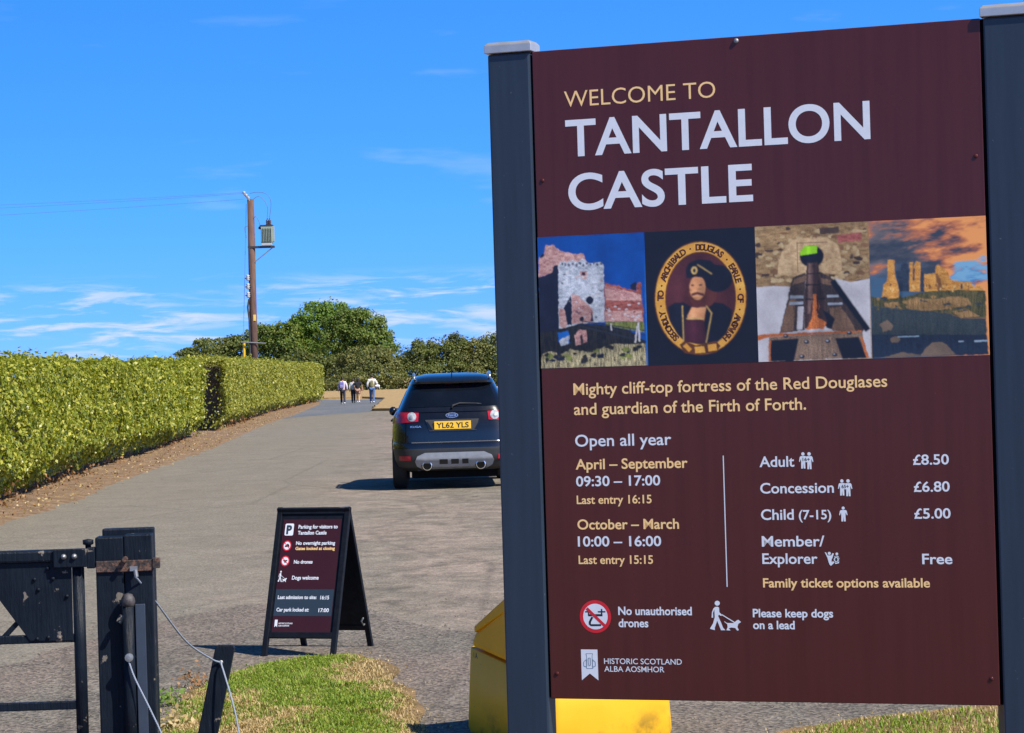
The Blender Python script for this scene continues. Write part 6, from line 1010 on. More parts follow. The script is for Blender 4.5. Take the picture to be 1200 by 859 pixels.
C = {  # inks of the printed pictures and lettering
 'pic_sky': ((0, 66, 142), (0, 84, 170), 3), 'pic_sky_light': ((15, 95, 180), (25, 110, 195), 6),
 'pink_stone': ((165, 110, 105), (225, 180, 165), 90), 'navy_shade': ((14, 20, 40), (30, 36, 60), 60), 'grey_stone': ((150, 158, 166), (225, 228, 230), 80),
 'red_stone': ((125, 60, 50), (190, 110, 95), 110), 'pale_stone': ((190, 185, 185), (225, 220, 215), 80), 'shade_stone': ((70, 72, 85), (125, 125, 135), 80), 'shade_red': ((95, 45, 42), (140, 75, 65), 80),
 'field_green': ((90, 100, 40), (140, 145, 70), 80), 'ditch_dark': ((14, 18, 28), (48, 46, 44), 90), 'straw': ((90, 84, 60), (205, 190, 140), 120), 'rail_dark': ((30, 34, 48), (50, 54, 66), 60),
 'portrait_black': ((13, 17, 30), (22, 26, 42), 20), 'gold_ring': ((214, 140, 40), (246, 190, 84), 70), 'gold_ring_edge': ((70, 36, 22), (110, 60, 30), 60), 'portrait_wine': ((66, 28, 34), (92, 44, 46), 40),
 'portrait_cloth': ((16, 20, 34), (26, 30, 46), 30), 'portrait_hair': ((78, 36, 34), (110, 56, 46), 60), 'portrait_skin': ((205, 130, 80), (238, 175, 120), 50), 'portrait_tunic': ((58, 24, 36), (84, 38, 50), 60), 'portrait_gold': ((190, 150, 70), (230, 195, 120), 80),
 'rubble_wall': ((120, 92, 56), (180, 146, 98), 60), 'rubble_tan': ((160, 130, 88), (216, 190, 140), 70), 'rubble_dark': ((52, 40, 36), (96, 74, 58), 70), 'rubble_brown': ((110, 76, 48), (150, 112, 74), 70),
 'lime_floor': ((186, 180, 180), (222, 218, 216), 30), 'arch_stone': ((178, 142, 98), (222, 190, 140), 45), 'arch_joint': ((110, 80, 56), (140, 104, 74), 40), 'lime_green': ((130, 200, 10), (160, 225, 30), 30),
 'timber_dark': ((44, 36, 36), (82, 66, 58), 90), 'timber_mid': ((96, 72, 56), (146, 112, 84), 90), 'timber_grey': ((100, 80, 64), (160, 132, 106), 130), 'steel_pale': ((140, 150, 160), (190, 196, 204), 60),
 'barrel': ((46, 32, 32), (78, 56, 50), 60), 'barrel_light': ((84, 62, 56), (112, 86, 76), 60), 'barrel_dark': ((26, 20, 24), (38, 30, 32), 60), 'rust': ((170, 84, 34), (222, 130, 66), 60),
 'storm_sky': ((56, 70, 84), (84, 92, 100), 14), 'storm_light': ((92, 96, 102), (136, 122, 116), 22), 'dusk_blue': ((50, 84, 116), (84, 116, 140), 20), 'dusk_bright': ((40, 120, 176), (96, 162, 200), 24),
 'ember': ((196, 110, 60), (244, 158, 92), 24), 'ember_deep': ((216, 106, 42), (248, 140, 66), 20), 'ruin_gold': ((186, 120, 44), (240, 176, 84), 90), 'ruin_dark': ((36, 50, 66), (60, 70, 84), 60), 'ruin_shadow': ((120, 76, 40), (150, 100, 54), 60), 'ruin_pale': ((224, 176, 96), (248, 206, 130), 60),
 'cliff': ((58, 62, 36), (106, 96, 54), 90), 'cliff_tan': ((130, 100, 54), (178, 138, 84), 90), 'sea_dark': ((40, 52, 58), (70, 78, 76), 50), 'sea_navy': ((24, 36, 54), (42, 56, 74), 40), 'brown_rock': ((96, 80, 66), (140, 118, 96), 90), 'foam': ((120, 150, 170), (190, 210, 222), 50),
 'w': ((214, 218, 224), (224, 228, 232), 20), 'k': ((20, 24, 34), (30, 34, 44), 20), 'r': ((196, 24, 34), (214, 34, 44), 20), 's': ((92, 112, 132), (112, 132, 150), 20), 'gold': ((248, 203, 134), (252, 210, 142), 20)}
for k, (a, b, s) in C.items(): M['ink_' + k] = stone_print('print_' + (k if len(k) > 1 else {'w': 'white', 'k': 'black', 'r': 'red', 's': 'slate'}[k]), srgb(*a), srgb(*b), s, 'flat' if k in FLAT else 'brick' if k in BRICK else 'grass' if k in GRASS else '')

m = Mat('maroon_panel')                      # satin print with faint rain streaks and specks of dust
st_ = m.noise(1.0, 5, .65, m.coord((34, 1, 1.4))); dust_ = m.ramp(m.noise(120, 2, .5), [(.76, 0), (.80, .5)])
c_ = m.mix(1.0, (.078, .0165, .0135), m.ramp(st_, [(.3, .90), (.7, 1.12)]), 'MULTIPLY'); c_ = m.mix(dust_, c_, (.16, .11, .10))
m.set(Base_Color=c_, Roughness=m.ramp(m.noise(2.2, 5, .6), [(.3, .20), (.7, .30)])); m.b.inputs['Specular IOR Level'].default_value = .32; M['maroon'] = m.m
m = Mat('slate_blue_post_paint'); c_ = m.mix(1.0, (.018, .030, .048), m.ramp(m.noise(1.0, 6, .65, m.coord((40, 40, 2.0))), [(.3, .84), (.7, 1.18)]), 'MULTIPLY')
c_ = m.mix(m.ramp(m.noise(70, 3, .6), [(.72, 0), (.75, .6)]), c_, (.13, .15, .17)); m.set(Base_Color=c_, Roughness=.42); m.bump(m.noise(90, 3, .6), .05, .003); M['slate_paint'] = m.m
M['shadow_gap'] = plain('black_gap_shade', (.008, .008, .010), .8, spec=.1)
M['alu'] = plain('brushed_aluminium', (.52, .50, .47), .38, .08, 30, metal=.6)
M['timber'] = plain('treated_timber', (.30, .20, .10), .8, .25, 12, bump=.3)
M['steel'] = plain('galvanised_steel', (.26, .27, .28), .5, .25, 30, metal=.7)

SIGN_RZ = math.atan2(6.70 - 7.12, 1.2505 - .081)
sign = thing('welcome_sign', 'big maroon welcome sign with white lettering and four pictures between slate-blue posts', 'sign', (.081, 7.12, 0), SIGN_RZ)
W, PT, PB = 1.243, 2.544, .744               # panel width, top and bottom
pm = MB().box((W / 2, .0125, (PT + PB) / 2), (W, .025, PT - PB))
panel = pm.build('panel', M['maroon'], sign, bevel=.002)
FACE = -.0004
pp = lambda x, t, k=0: (x, FACE - k * 3e-5, PT - t)     # x along, t down from the panel's top
def post_at(x0, x1):
    p = MB().box(((x0 + x1) / 2, .0285, 1.272), (x1 - x0, .065, 2.544)).build('sign_post', M['slate_paint'], sign, bevel=.006)
    cp = MB(); cx = (x0 + x1) / 2; w = (x1 - x0) / 2 + .007
    cp.add([(cx - w, -.011, 2.546), (cx + w, -.011, 2.546), (cx + w, .068, 2.546), (cx - w, .068, 2.546), (cx - w, -.011, 2.568), (cx + w, -.011, 2.568), (cx + w, .068, 2.568), (cx - w, .068, 2.568), (cx - w + .008, -.003, 2.577), (cx + w - .008, -.003, 2.577), (cx + w - .008, .060, 2.577), (cx - w + .008, .060, 2.577)],
           [(3, 2, 1, 0), (0, 1, 5, 4), (1, 2, 6, 5), (2, 3, 7, 6), (3, 0, 4, 7), (4, 5, 9, 8), (5, 6, 10, 9), (6, 7, 11, 10), (7, 4, 8, 11), (8, 9, 10, 11)])
    cp.build('post_cap', M['alu'], p, bevel=.002)
post_at(-.131, -.006); post_at(W + .008, W + .138)
for x in (-.004, W + .004): MB().box((x, .022, (PT + PB) / 2), (.010, .010, PT - PB)).build('gap_shade_strip', M['shadow_gap'], sign)  # black strips that paint in the shade of the gaps between panel and posts
MB().box((W - .006, .085, .42), (.022, .04, .84)).build('timber_leg', M['timber'], sign)
for z in (PB + .1, PT - .1): MB().box((W / 2, .045, z), (W - .02, .035, .06)).build('backing_rail', M['timber'], sign)
def rivet(x, t, name='fixing_screw'): MB().lathe([(0, -.005), (.005, -.0045), (.007, -.002), (.0075, .0)], (x, FACE, PT - t), 'Y', 10).build(name, M['steel'], panel, smooth=True)
rivet(.5856, .012)
for x, t in ((.02, .36), (.02, 1.73), (1.222, .36), (1.222, 1.73)):
    MB().lathe([(0, -.002), (.005, -.0018), (.006, 0)], (x, FACE, PT - t), 'Y', 10).build('fixing_screw', M['maroon'], panel, smooth=True)

WHITE_TEXT = [("TANTALLON", 0.0916, 0.9449, 0.2987, 0.1019, .018), ("CASTLE", 0.0947, 0.6198, 0.4474, 0.1011, .018),
 ("Open all year", 0.0930, 0.3698, 1.1012, 0.0328, .012), ("09:30 – 17:00", 0.0923, 0.3350, 1.2113, 0.0282, .018), ("10:00 – 16:00", 0.0923, 0.3325, 1.3777, 0.0282, .018),
 ("Adult", 0.6152, 0.7115, 1.1660, 0.0287, .016), ("Concession", 0.6152, 0.8174, 1.2374, 0.0286, .016), ("Child", 0.6152, 0.7057, 1.3086, 0.0287, .016), ("(7-15)", 0.7195, 0.8081, 1.3081, 0.0251, .016),
 ("Member/", 0.6152, 0.7876, 1.3806, 0.0286, .016), ("Explorer", 0.6152, 0.7671, 1.4273, 0.0286, .016),
 ("£8.50", 1.0322, 1.1275, 1.1665, 0.0270, .016), ("£6.80", 1.0322, 1.1275, 1.2380, 0.0270, .016), ("£5.00", 1.0314, 1.1278, 1.3088, 0.0270, .016), ("Free", 1.0489, 1.1288, 1.4291, 0.0276, .018),
 ("No unauthorised", 0.2034, 0.4136, 1.5668, 0.0233, .024), ("drones", 0.2034, 0.2889, 1.6003, 0.0234, .024), ("Please keep dogs", 0.5843, 0.8052, 1.5714, 0.0229, .024), ("on a lead", 0.5840, 0.6993, 1.6034, 0.0230, .024),
 ("HISTORIC SCOTLAND", 0.1582, 0.3810, 1.7016, 0.0152, .006), ("ALBA AOSMHOR", 0.1582, 0.3306, 1.7231, 0.0152, .006)]
GOLD_TEXT = [("WELCOME TO", 0.0907, 0.5233, 0.1604, 0.0433, -.004), ("Mighty cliff-top fortress of the Red Douglases", 0.0925, 0.9700, 0.9581, 0.0324, .012), ("and guardian of the Firth of Forth.", 0.0923, 0.7483, 1.0136, 0.0325, .012),
 ("April – September", 0.0924, 0.4142, 1.1646, 0.0288, .018), ("Last entry 16:15", 0.0926, 0.3087, 1.2601, 0.0235, .016), ("October – March", 0.0925, 0.3846, 1.3307, 0.0281, .018), ("Last entry 15:15", 0.0930, 0.3077, 1.4261, 0.0235, .016),
 ("Family ticket options available", 0.6152, 1.0677, 1.4908, 0.0250, .020)]
for rows, ink in ((WHITE_TEXT, 'ink_w'), (GOLD_TEXT, 'ink_gold')):
    for txt, x0, x1, base, cap, bold in rows:
        mb = MB(); add_text(mb, txt, x0, x1, 0, cap, lambda x, z, b=base: pp(x, b - z), bold)
        mb.build('lettering', M[ink], panel, fix=False)
MB().poly([pp(.5136, 1.133), pp(.5164, 1.133), pp(.5164, 1.489), pp(.5136, 1.489)]).build('divider_line', M['ink_w'], panel, fix=False)

# The four printed pictures: each is a fine grid of print colours worked out here, like the dots of a print.
FIELDS = {}
def value_noise(h, w, cell_y, cell_x, seed):
    key = (h, w, cell_y, cell_x, seed)
    if key not in FIELDS:
        q = np.random.default_rng(seed); ny, nx = int(h / cell_y) + 3, int(w / cell_x) + 3; g = q.random((ny, nx))
        yy, xx = np.arange(h) / cell_y, np.arange(w) / cell_x; y0, x0 = yy.astype(int), xx.astype(int); fy, fx = (yy - y0)[:, None], (xx - x0)[None]
        fy, fx = fy * fy * (3 - 2 * fy), fx * fx * (3 - 2 * fx); a = g[np.ix_(y0, x0)]; b = g[np.ix_(y0, x0 + 1)]; c = g[np.ix_(y0 + 1, x0)]; d = g[np.ix_(y0 + 1, x0 + 1)]
        FIELDS[key] = (a * (1 - fx) + b * fx) * (1 - fy) + (c * (1 - fx) + d * fx) * fy
    return FIELDS[key]
def fractal(h, w, cy, cx, seed, octs=4):
    out = 0; amp = 1; tot = 0
    for o in range(octs):
        out = out + amp * value_noise(h, w, max(1.01, cy / 2 ** o), max(1.01, cx / 2 ** o), seed + o); tot += amp; amp *= .6
    return out / tot
def blur(a, n):
    for _ in range(n):
        p = np.pad(a, 1, 'edge'); a = (p[:-2, 1:-1] + p[2:, 1:-1] + p[1:-1, :-2] + p[1:-1, 2:] + 2 * p[1:-1, 1:-1]) / 6
    return a
def mask_of(q, X, Y):
    ins = np.zeros(X.shape, bool); n = len(q)
    for i in range(n):
        (xa, ya), (xb, yb) = q[i], q[i - 1]
        if ya == yb: continue
        ins ^= ((ya > Y) != (yb > Y)) & (X < (xb - xa) * (Y - ya) / (yb - ya) + xa)
    return ins.astype(float)
STONY = {'pink_stone', 'grey_stone', 'red_stone', 'arch_stone', 'ruin_gold', 'ruin_shadow', 'rubble_wall', 'ruin_dark', 'pale_stone'}
LEAFY = {'straw', 'ditch_dark', 'field_green', 'cliff', 'cliff_tan'}
WOODY = {'timber_dark', 'timber_mid', 'timber_grey', 'barrel', 'barrel_light', 'rust', 'sea_dark', 'sea_navy'}
def picture(x0, x1, t0, t1, ground_ink, polys, label, lights=(), sky=None, extra=None):
    w, h = 176, 208
    X, Y = np.meshgrid(x0 + (x1 - x0) * np.arange(w) / (w - 1), t0 + (t1 - t0) * np.arange(h) / (h - 1)); px = (x1 - x0) / (w - 1)
    wx = (fractal(h, w, 5, 5, 31, 3) - .5) * 2; wy = (fractal(h, w, 5, 5, 47, 3) - .5) * 2
    lin = lambda ink: [np.array(srgb(*c)) for c in C[ink][:2]]
    def tex(ink, k):
        a, b = lin(ink)
        if ink in STONY:       # courses of blocks, each its own tone, with grain and weathering
            f = .42 * value_noise(h, w, 3.1, 5.2, 7 + k % 5) + .30 * np.random.default_rng(k).random((h, w)) + .28 * fractal(h, w, 30, 30, 3 + k % 3); f = (f - .5) * 1.9 + .5
        elif ink in LEAFY: f = (.5 * value_noise(h, w, 7, 1.6, 11 + k % 4) + .3 * np.random.default_rng(k).random((h, w)) + .2 * fractal(h, w, 20, 30, 5) - .5) * 2.1 + .5
        elif ink in WOODY: f = (.6 * fractal(h, w, 16, 2.6, 17 + k % 4) + .4 * np.random.default_rng(k).random((h, w)) - .5) * 1.7 + .5
        else: f = (.75 * fractal(h, w, 22, 22, 23 + k % 6) + .25 * np.random.default_rng(k).random((h, w)) - .5) * 1.5 + .5
        f = np.clip(f, -.25, 1.35)[..., None]; return np.clip(a + (b - a) * f, .002, 1)
    img = sky(X, Y, w, h) if sky else tex(ground_ink, 0)
    for k, (ink, q) in enumerate(polys):
        smooth = ink.startswith(('portrait', 'gold', 'rail', 'steel', 'foam', 'lime', 'arch_joint')); am = .35 if smooth else 1.5
        m = 0
        for ox, oy in ((-.25, -.25), (.25, -.25), (-.25, .25), (.25, .25)): m = m + mask_of(q, X + (wx * am + ox) * px, Y + (wy * am + oy) * px)
        m = blur(m / 4, 2 if ink.startswith('portrait') else 1)[..., None]
        img = img * (1 - m) + tex(ink, k + 1) * m
    for cx, cy, rx, ry, g in lights:      # soft lights and darks of the pictured scene, in picture widths and heights
        u, v = (X - x0) / (x1 - x0), (Y - t0) / (t1 - t0); img = img * (1 + g * np.exp(-((u - cx) / rx) ** 2 - ((v - cy) / ry) ** 2))[..., None]
    me = bpy.data.meshes.new('picture'); V = [pp(a, b, 1) for a, b in zip(X.ravel(), Y.ravel())]
    F = [(i * w + j, (i + 1) * w + j, (i + 1) * w + j + 1, i * w + j + 1) for i in range(h - 1) for j in range(w - 1)]
    me.from_pydata(V, [], F); ca = me.color_attributes.new('print', 'FLOAT_COLOR', 'POINT')
    ca.data.foreach_set('color', np.concatenate([np.clip(img, 0, 1).reshape(-1, 3), np.ones((w * h, 1))], 1).astype(np.float32).ravel())
    me.materials.append(M['print']); o = bpy.data.objects.new('picture', me); COL.objects.link(o); o.parent = panel; o['label'] = label
    if extra: extra(o)
    return o
m = Mat('printed_picture'); at_ = m.node('ShaderNodeVertexColor', layer_name='print'); m.set(Base_Color=at_.outputs['Color'], Roughness=.4); M['print'] = m.m
T0, T1 = .517, .882; q4 = W / 4
def clear_sky(X, Y, w, h):
    v = ((Y - T0) / (T1 - T0))[..., None]; a, b = np.array(srgb(0, 58, 138)), np.array(srgb(28, 112, 196)); return a + (b - a) * np.clip(v * 1.9, 0, 1) + (fractal(h, w, 30, 30, 2)[..., None] - .5) * .02
picture(0, q4, T0, T1, 'pic_sky', CASTLE_PICTURE, 'castle gate tower under a deep blue sky', [(.30, .42, .10, .3, .22), (.60, .45, .05, .35, -.22), (.42, .62, .16, .10, -.35), (.16, .58, .12, .3, -.2), (.5, .86, .5, .06, -.35), (.8, .45, .12, .1, .2), (.25, .95, .2, .05, .3), (.8, .93, .15, .05, .4)], clear_sky)
def ring(pic):
    mb = MB()
    for ch, x, t, a in RING_LETTERS:
        vs, fs = glyph_mesh(ch, .045); cx = (min(v[0] for v in vs) + max(v[0] for v in vs)) / 2; s = .0235; ca, sa = math.cos(a), math.sin(a)
        mb.add([pp(x + ((v[0] - cx) * ca + (v[1] - .36) * sa) * s, t + ((v[0] - cx) * sa - (v[1] - .36) * ca) * s, 4) for v in vs], fs)
    mb.build('lettering', M['ink_gold_ring_edge'], panel, fix=False)
picture(q4, 2 * q4, T0, T1, 'portrait_black', PORTRAIT_PICTURE, 'oval portrait of a bearded sitter in a lettered gold ring', [(.44, .44, .045, .05, .28), (.52, .46, .035, .08, -.38), (.44, .51, .06, .012, -.35), (.40, .445, .02, .012, -.35), (.485, .445, .02, .012, -.35), (.30, .55, .05, .2, .35), (.42, .72, .03, .14, .45), (.53, .74, .03, .14, -.35), (.36, .32, .1, .04, .5), (.25, .45, .08, .1, .25), (.75, .5, .05, .2, -.2), (.2, .35, .07, .12, .15), (.8, .75, .07, .1, -.2), (.45, .60, .06, .03, .2)], None, ring)
picture(2 * q4, 3 * q4, T0, T1, 'rubble_wall', CANNON_PICTURE, 'old cannon on a timber carriage seen from behind', [(.12, .75, .10, .3, -.12), (.90, .62, .12, .2, -.10), (.5, .50, .25, .05, -.35), (.33, .55, .05, .25, -.35), (.47, .5, .02, .3, .9), (.56, .55, .03, .3, -.45), (.70, .70, .05, .2, -.35), (.5, .80, .3, .025, -.4), (.5, .93, .12, .06, .25), (.2, .08, .2, .06, .2), (.85, .3, .1, .05, -.25), (.36, .24, .04, .1, .2), (.66, .24, .05, .1, -.18)])
def sunset(X, Y, w, h):
    u, v = (X - 3 * q4) / q4, (Y - T0) / (T1 - T0); wide = fractal(h, w + h, 24, 60, 5, 5)
    n = np.stack([wide[i, int(i * .7):int(i * .7) + w] for i in range(h)])             # streaks rising to the right
    n2 = fractal(h, w, 14, 34, 9, 5); sm = lambda a, lo, hi: (lambda t: t * t * (3 - 2 * t))(np.clip((a - lo) / (hi - lo), 0, 1))[..., None]
    c = np.array(srgb(58, 68, 80)) + (np.array(srgb(126, 116, 112)) - np.array(srgb(58, 68, 80))) * sm(n, .35, .7)
    lowb = sm(v + (n2 - .5) * .3, .30, .50) * sm(.55 - u, -.1, .3); c = c * (1 - lowb) + np.array(srgb(70, 104, 130)) * lowb
    o = (n - .5) * 2.3 + (u - .34) * 1.0 + (.25 - v) * .5; f = sm(o, -.05, .35)
    c = c * (1 - f) + (np.array(srgb(196, 116, 76)) * (1 - sm(o, .2, .6)) + np.array(srgb(250, 164, 90)) * sm(o, .2, .6)) * f
    b = .55 - np.abs(u - .84) * 1.4 - np.abs(v - .43) * 3.6 + (n2 - .5) * 1.5; f = sm(b, .12, .38)
    return c * (1 - f) + (np.array(srgb(52, 128, 182)) + (np.array(srgb(130, 182, 208)) - np.array(srgb(52, 128, 182))) * sm(n2, .4, .65)) * f
picture(3 * q4, W, T0, T1, 'storm_sky', SUNSET_PICTURE, 'ruin on a cliff glowing under orange clouds', [(.2, .5, .03, .1, .2), (.26, .53, .02, .08, -.4), (.62, .47, .03, .06, -.3), (.78, .5, .05, .03, -.25), (.5, .64, .3, .03, -.25), (.35, .60, .1, .02, .25), (.3, .85, .4, .08, -.25), (.8, .88, .2, .05, -.2)], sunset)

def person_shape(add, x0, x1, t0, t1, kid=False):
    w, h = x1 - x0, t1 - t0; cx = (x0 + x1) / 2
    add(ellipse(cx, t0 + h * .11, h * .105, h * .105, 14))
    P_ = [(-.30, .24), (.30, .24), (.42, .30), (.52, .56), (.44, .60), (.28, .40), (.26, .62), (.27, 1.0), (.05, 1.0), (.0, .68), (-.05, 1.0), (-.27, 1.0), (-.26, .62), (-.28, .40), (-.44, .60), (-.52, .56), (-.42, .30)]
    add([(cx + a * w, t0 + b * h) for a, b in P_])
class Flat:
    """Flat vinyl shapes laid in order on the panel."""
    def __init__(s): s.mb, s.names, s.k = MB(), [], 1
    def __call__(s, pts, ink='w'):
        if ink not in s.names: s.names.append(ink)
        s.mb.poly([pp(x, t, s.k) for x, t in pts], s.names.index(ink)); s.k += 1
    def text(s, txt, x0, x1, base, cap, ink):
        if ink not in s.names: s.names.append(ink)
        add_text(s.mb, txt, x0, x1, 0, cap, lambda x, z: pp(x, base - z, s.k), .03, s.names.index(ink)); s.k += 1
    def build(s, name): return s.mb.build(name, [M['ink_' + n] for n in s.names], panel, fix=False)
for (x0, t0, x1, t1), age in (((.7251, 1.1274, .7634, 1.1735), '16+'), ((.8291, 1.2014, .8671, 1.2471), '65+')):
    f = Flat(); w = (x1 - x0)
    person_shape(f, x0, x0 + w * .56, t0, t1 - .002); person_shape(f, x1 - w * .56, x1, t0, t1)
    f([(x0 + w * .16, t0 + .012), (x1 - w * .16, t0 + .012), (x1 - w * .16, t0 + .027), (x0 + w * .16, t0 + .027)])
    f.text(age, x0 + w * .24, x1 - w * .24, t0 + .0245, .0095, 'k'); f.build('pictogram')
f = Flat(); person_shape(f, .8302, .8521, 1.2743, 1.3143, True); f.build('pictogram')
f = Flat(); x0, t0 = .7872, 1.3949          # explorer family with a magnifying glass
f(ellipse(x0 + .0125, t0 + .0045, .0042, .0042, 12))
f([(x0, t0 + .001), (x0 + .004, t0 + .002), (x0 + .008, t0 + .010), (x0 + .018, t0 + .010), (x0 + .021, t0 + .004), (x0 + .025, t0 + .005), (x0 + .021, t0 + .016), (x0 + .018, t0 + .022), (x0 + .019, t0 + .034), (x0 + .013, t0 + .036), (x0 + .010, t0 + .028), (x0 + .007, t0 + .016)])
f(ellipse(x0 + .033, t0 + .006, .0038, .0038, 12)); f([(x0 + .026, t0 + .012), (x0 + .036, t0 + .011), (x0 + .040, t0 + .018), (x0 + .038, t0 + .031), (x0 + .028, t0 + .033), (x0 + .024, t0 + .02)])
f(ellipse(x0 + .031, t0 + .021, .0085, .0085, 18), 'k'); f(ellipse(x0 + .031, t0 + .021, .0068, .0068, 18)); f(ellipse(x0 + .031, t0 + .021, .0035, .0048, 14), 'k')
f([(x0 + .022, t0 + .025), (x0 + .026, t0 + .029), (x0 + .016, t0 + .038), (x0 + .013, t0 + .035)]); f.build('pictogram')
f = Flat()
for ink, q in DOG_WALKER: f(q, ink)
f.build('pictogram')
f = Flat(); f(ellipse(.1370, 1.5712, .0455, .0455, 40), 'r'); f(ellipse(.1370, 1.5712, .0355, .0355, 36), 'w')
for ink, q in DRONE_MARK: f(q, ink)
f.build('pictogram')
f = Flat(); f([(.092, 1.6624), (.1399, 1.6624), (.1403, 1.7475), (.1160, 1.7287), (.0922, 1.7477)])
def outline(f, P_, w, ink):
    for (a, b), (c, d) in zip(P_, P_[1:] + P_[:1]):
        L_ = math.hypot(c - a, d - b) or 1; nx, ny = -(d - b) / L_ * w / 2, (c - a) / L_ * w / 2; f([(a + nx, b + ny), (c + nx, d + ny), (c - nx, d - ny), (a - nx, b - ny)], ink)
bx = .1160
outline(f, [(bx - .010, 1.674), (bx + .010, 1.674), (bx + .008, 1.679), (bx + .008, 1.688), (bx + .009, 1.715), (bx - .009, 1.715), (bx - .008, 1.688), (bx - .008, 1.679)], .0016, 's')
outline(f, [(bx - .009, 1.690), (bx - .017, 1.697), (bx - .017, 1.708), (bx - .009, 1.711)], .0014, 's'); outline(f, [(bx + .009, 1.690), (bx + .017, 1.697), (bx + .017, 1.708), (bx + .009, 1.711)], .0014, 's')
outline(f, [(bx - .003, 1.686), (bx + .003, 1.686), (bx + .003, 1.706), (bx - .003, 1.706)], .0014, 's')
f.build('emblem')

# ------------------------------------------------------------------ folding board
M['black_wood'] = plain('black_stained_wood', (.007, .009, .013), .5, .35, 25, bump=.15, spec=.15)
M['poster'] = plain('maroon_poster', (.040, .010, .014), .4, .06, 4, spec=.3)
M['slate_print'] = plain('slate_printed_band', (.026, .040, .055), .4, .06, 4)
a_rz = math.atan2(-.15, .42)
FLx, FLy = -1.553, 15.33
board = thing('folding_sign', 'black folding board on the tarmac with a maroon parking notice', 'sign', (FLx, FLy, 0), a_rz)
board.scale = (1.055, 1.0, 1.015)
BW, SPR, HT = .455, .60, .865
tilt = math.atan2(SPR / 2, HT); SL = math.hypot(SPR / 2, HT)
def fr(x, t, d=0):      # front leaf: x along, t down the slope from the top, d out of its face
    return Vector((x, SPR / 2 - t * math.sin(tilt) - d * math.cos(tilt), HT - t * math.cos(tilt) + d * math.sin(tilt)))
def bk(x, t, d=0):
    v = fr(x, t, d); return Vector((v.x, SPR - v.y, v.z))
def plank(mb, f, x0, x1, t0, t1, d0, d1, mi=0):
    mb.add([f(x0, t0, d0), f(x1, t0, d0), f(x1, t1, d0), f(x0, t1, d0), f(x0, t0, d1), f(x1, t0, d1), f(x1, t1, d1), f(x0, t1, d1)], [(0, 1, 2, 3), (7, 6, 5, 4), (0, 4, 5, 1), (1, 5, 6, 2), (2, 6, 7, 3), (3, 7, 4, 0)], mi)
for nm, f in (('front_frame', fr), ('back_frame', bk)):
    mb = MB()
    plank(mb, f, 0, .032, 0, SL, -.022, .004); plank(mb, f, BW - .032, BW, 0, SL, -.022, .004)
    plank(mb, f, .0325, BW - .0325, .002, .044, -.021, .003); plank(mb, f, .0325, BW - .0325, .765, .800, -.021, .003)
    fo = mb.build(nm, M['black_wood'], board, bevel=.003)
    mb = MB(); plank(mb, f, .031, BW - .031, .043, .767, -.016, -.006)
    bo = mb.build('board', M['black_wood'], fo)
    if f is fr: front_board = bo
mb = MB(); plank(mb, fr, .045, BW - .048, .075, .765, -.006, -.003); poster = mb.build('poster', M['poster'], front_board)
mb = MB(); mb.poly([fr(.046, .505, -.0024), fr(BW - .049, .505, -.0024), fr(BW - .049, .667, -.0024), fr(.046, .667, -.0024)]); mb.build('printed_band', M['slate_print'], poster)
for txt, x0, x1, base, cap, ink in [("Parking for visitors to", .1432, .3885, .1334, .0233, 'w'), ("Tantallon Castle", .1432, .3231, .1703, .0234, 'w'), ("No overnight parking", .139, .3831, .2333, .0225, 'w'), ("Gates locked at closing", .1388, .3847, .2650, .0197, 'gold'),
    ("No drones", .1382, .2549, .3486, .0227, 'w'), ("Dogs welcome", .1371, .3036, .4462, .0240, 'w'), ("Last admission to site:", .062, .3031, .5645, .0225, 'w'), ("16:15", .327, .381, .5665, .0228, 'w'), ("Car park locked at:", .062, .2636, .640, .0226, 'w'), ("17:00", .3239, .3881, .643, .023, 'w'),
    ("HISTORIC SCOTLAND", .0848, .1717, .7165, .0089, 'w'), ("ALBA AOSMHOR", .0848, .153, .7305, .0089, 'w')]:
    mb = MB(); add_text(mb, txt, x0, x1, 0, cap, lambda x, z, b=base: fr(x, b - z, -.0020), .026); mb.build('lettering', M['ink_' + ink], poster, fix=False)
def bflat(name, shapes):
    mb = MB(); names = []
    for k, (ink, q) in enumerate(shapes):
        if ink not in names: names.append(ink)
        mb.poly([fr(x, t, -.0020 + k * 6e-5) for x, t in q], names.index(ink))
    mb.build(name, [M['ink_' + n] for n in names], poster, fix=False)
vs, fs = glyph_mesh('P', .05)
mb = MB(); mb.poly([fr(x, t, -.0020) for x, t in [(.060, .106), (.066, .101), (.108, .101), (.114, .106), (.114, .170), (.108, .175), (.066, .175), (.060, .170)]], 0)
mb.add([fr(.068 + v[0] * .064, .164 - v[1] * .072, -.0017) for v in vs], fs, 1); mb.build('pictogram', [M['ink_w'], M['slate_print']], poster, fix=False)
bflat('pictogram', [('r', ellipse(.084, .238, .0275, .0325)), ('w', ellipse(.084, .238, .0205, .0245)), ('k', [(.070, .241), (.074, .234), (.079, .233), (.083, .227), (.092, .227), (.097, .234), (.099, .241), (.099, .246), (.070, .246)]), ('r', [(.066, .222), (.069, .219), (.102, .254), (.099, .257)])])
bflat('pictogram', [('r', ellipse(.083, .332, .0275, .0325)), ('w', ellipse(.083, .332, .0205, .0245)), ('k', [(.070, .326), (.096, .326), (.096, .331), (.088, .336), (.088, .343), (.078, .343), (.078, .336), (.070, .331)]), ('r', [(.065, .316), (.068, .313), (.101, .348), (.098, .351)])])
sx = lambda q: [(.047 + (x - .4595) / (.5495 - .4595) * .058, .392 + (t - 1.527) / (1.607 - 1.527) * .068) for x, t in q]
bflat('pictogram', [('w', sx(q)) for ink, q in DOG_WALKER])
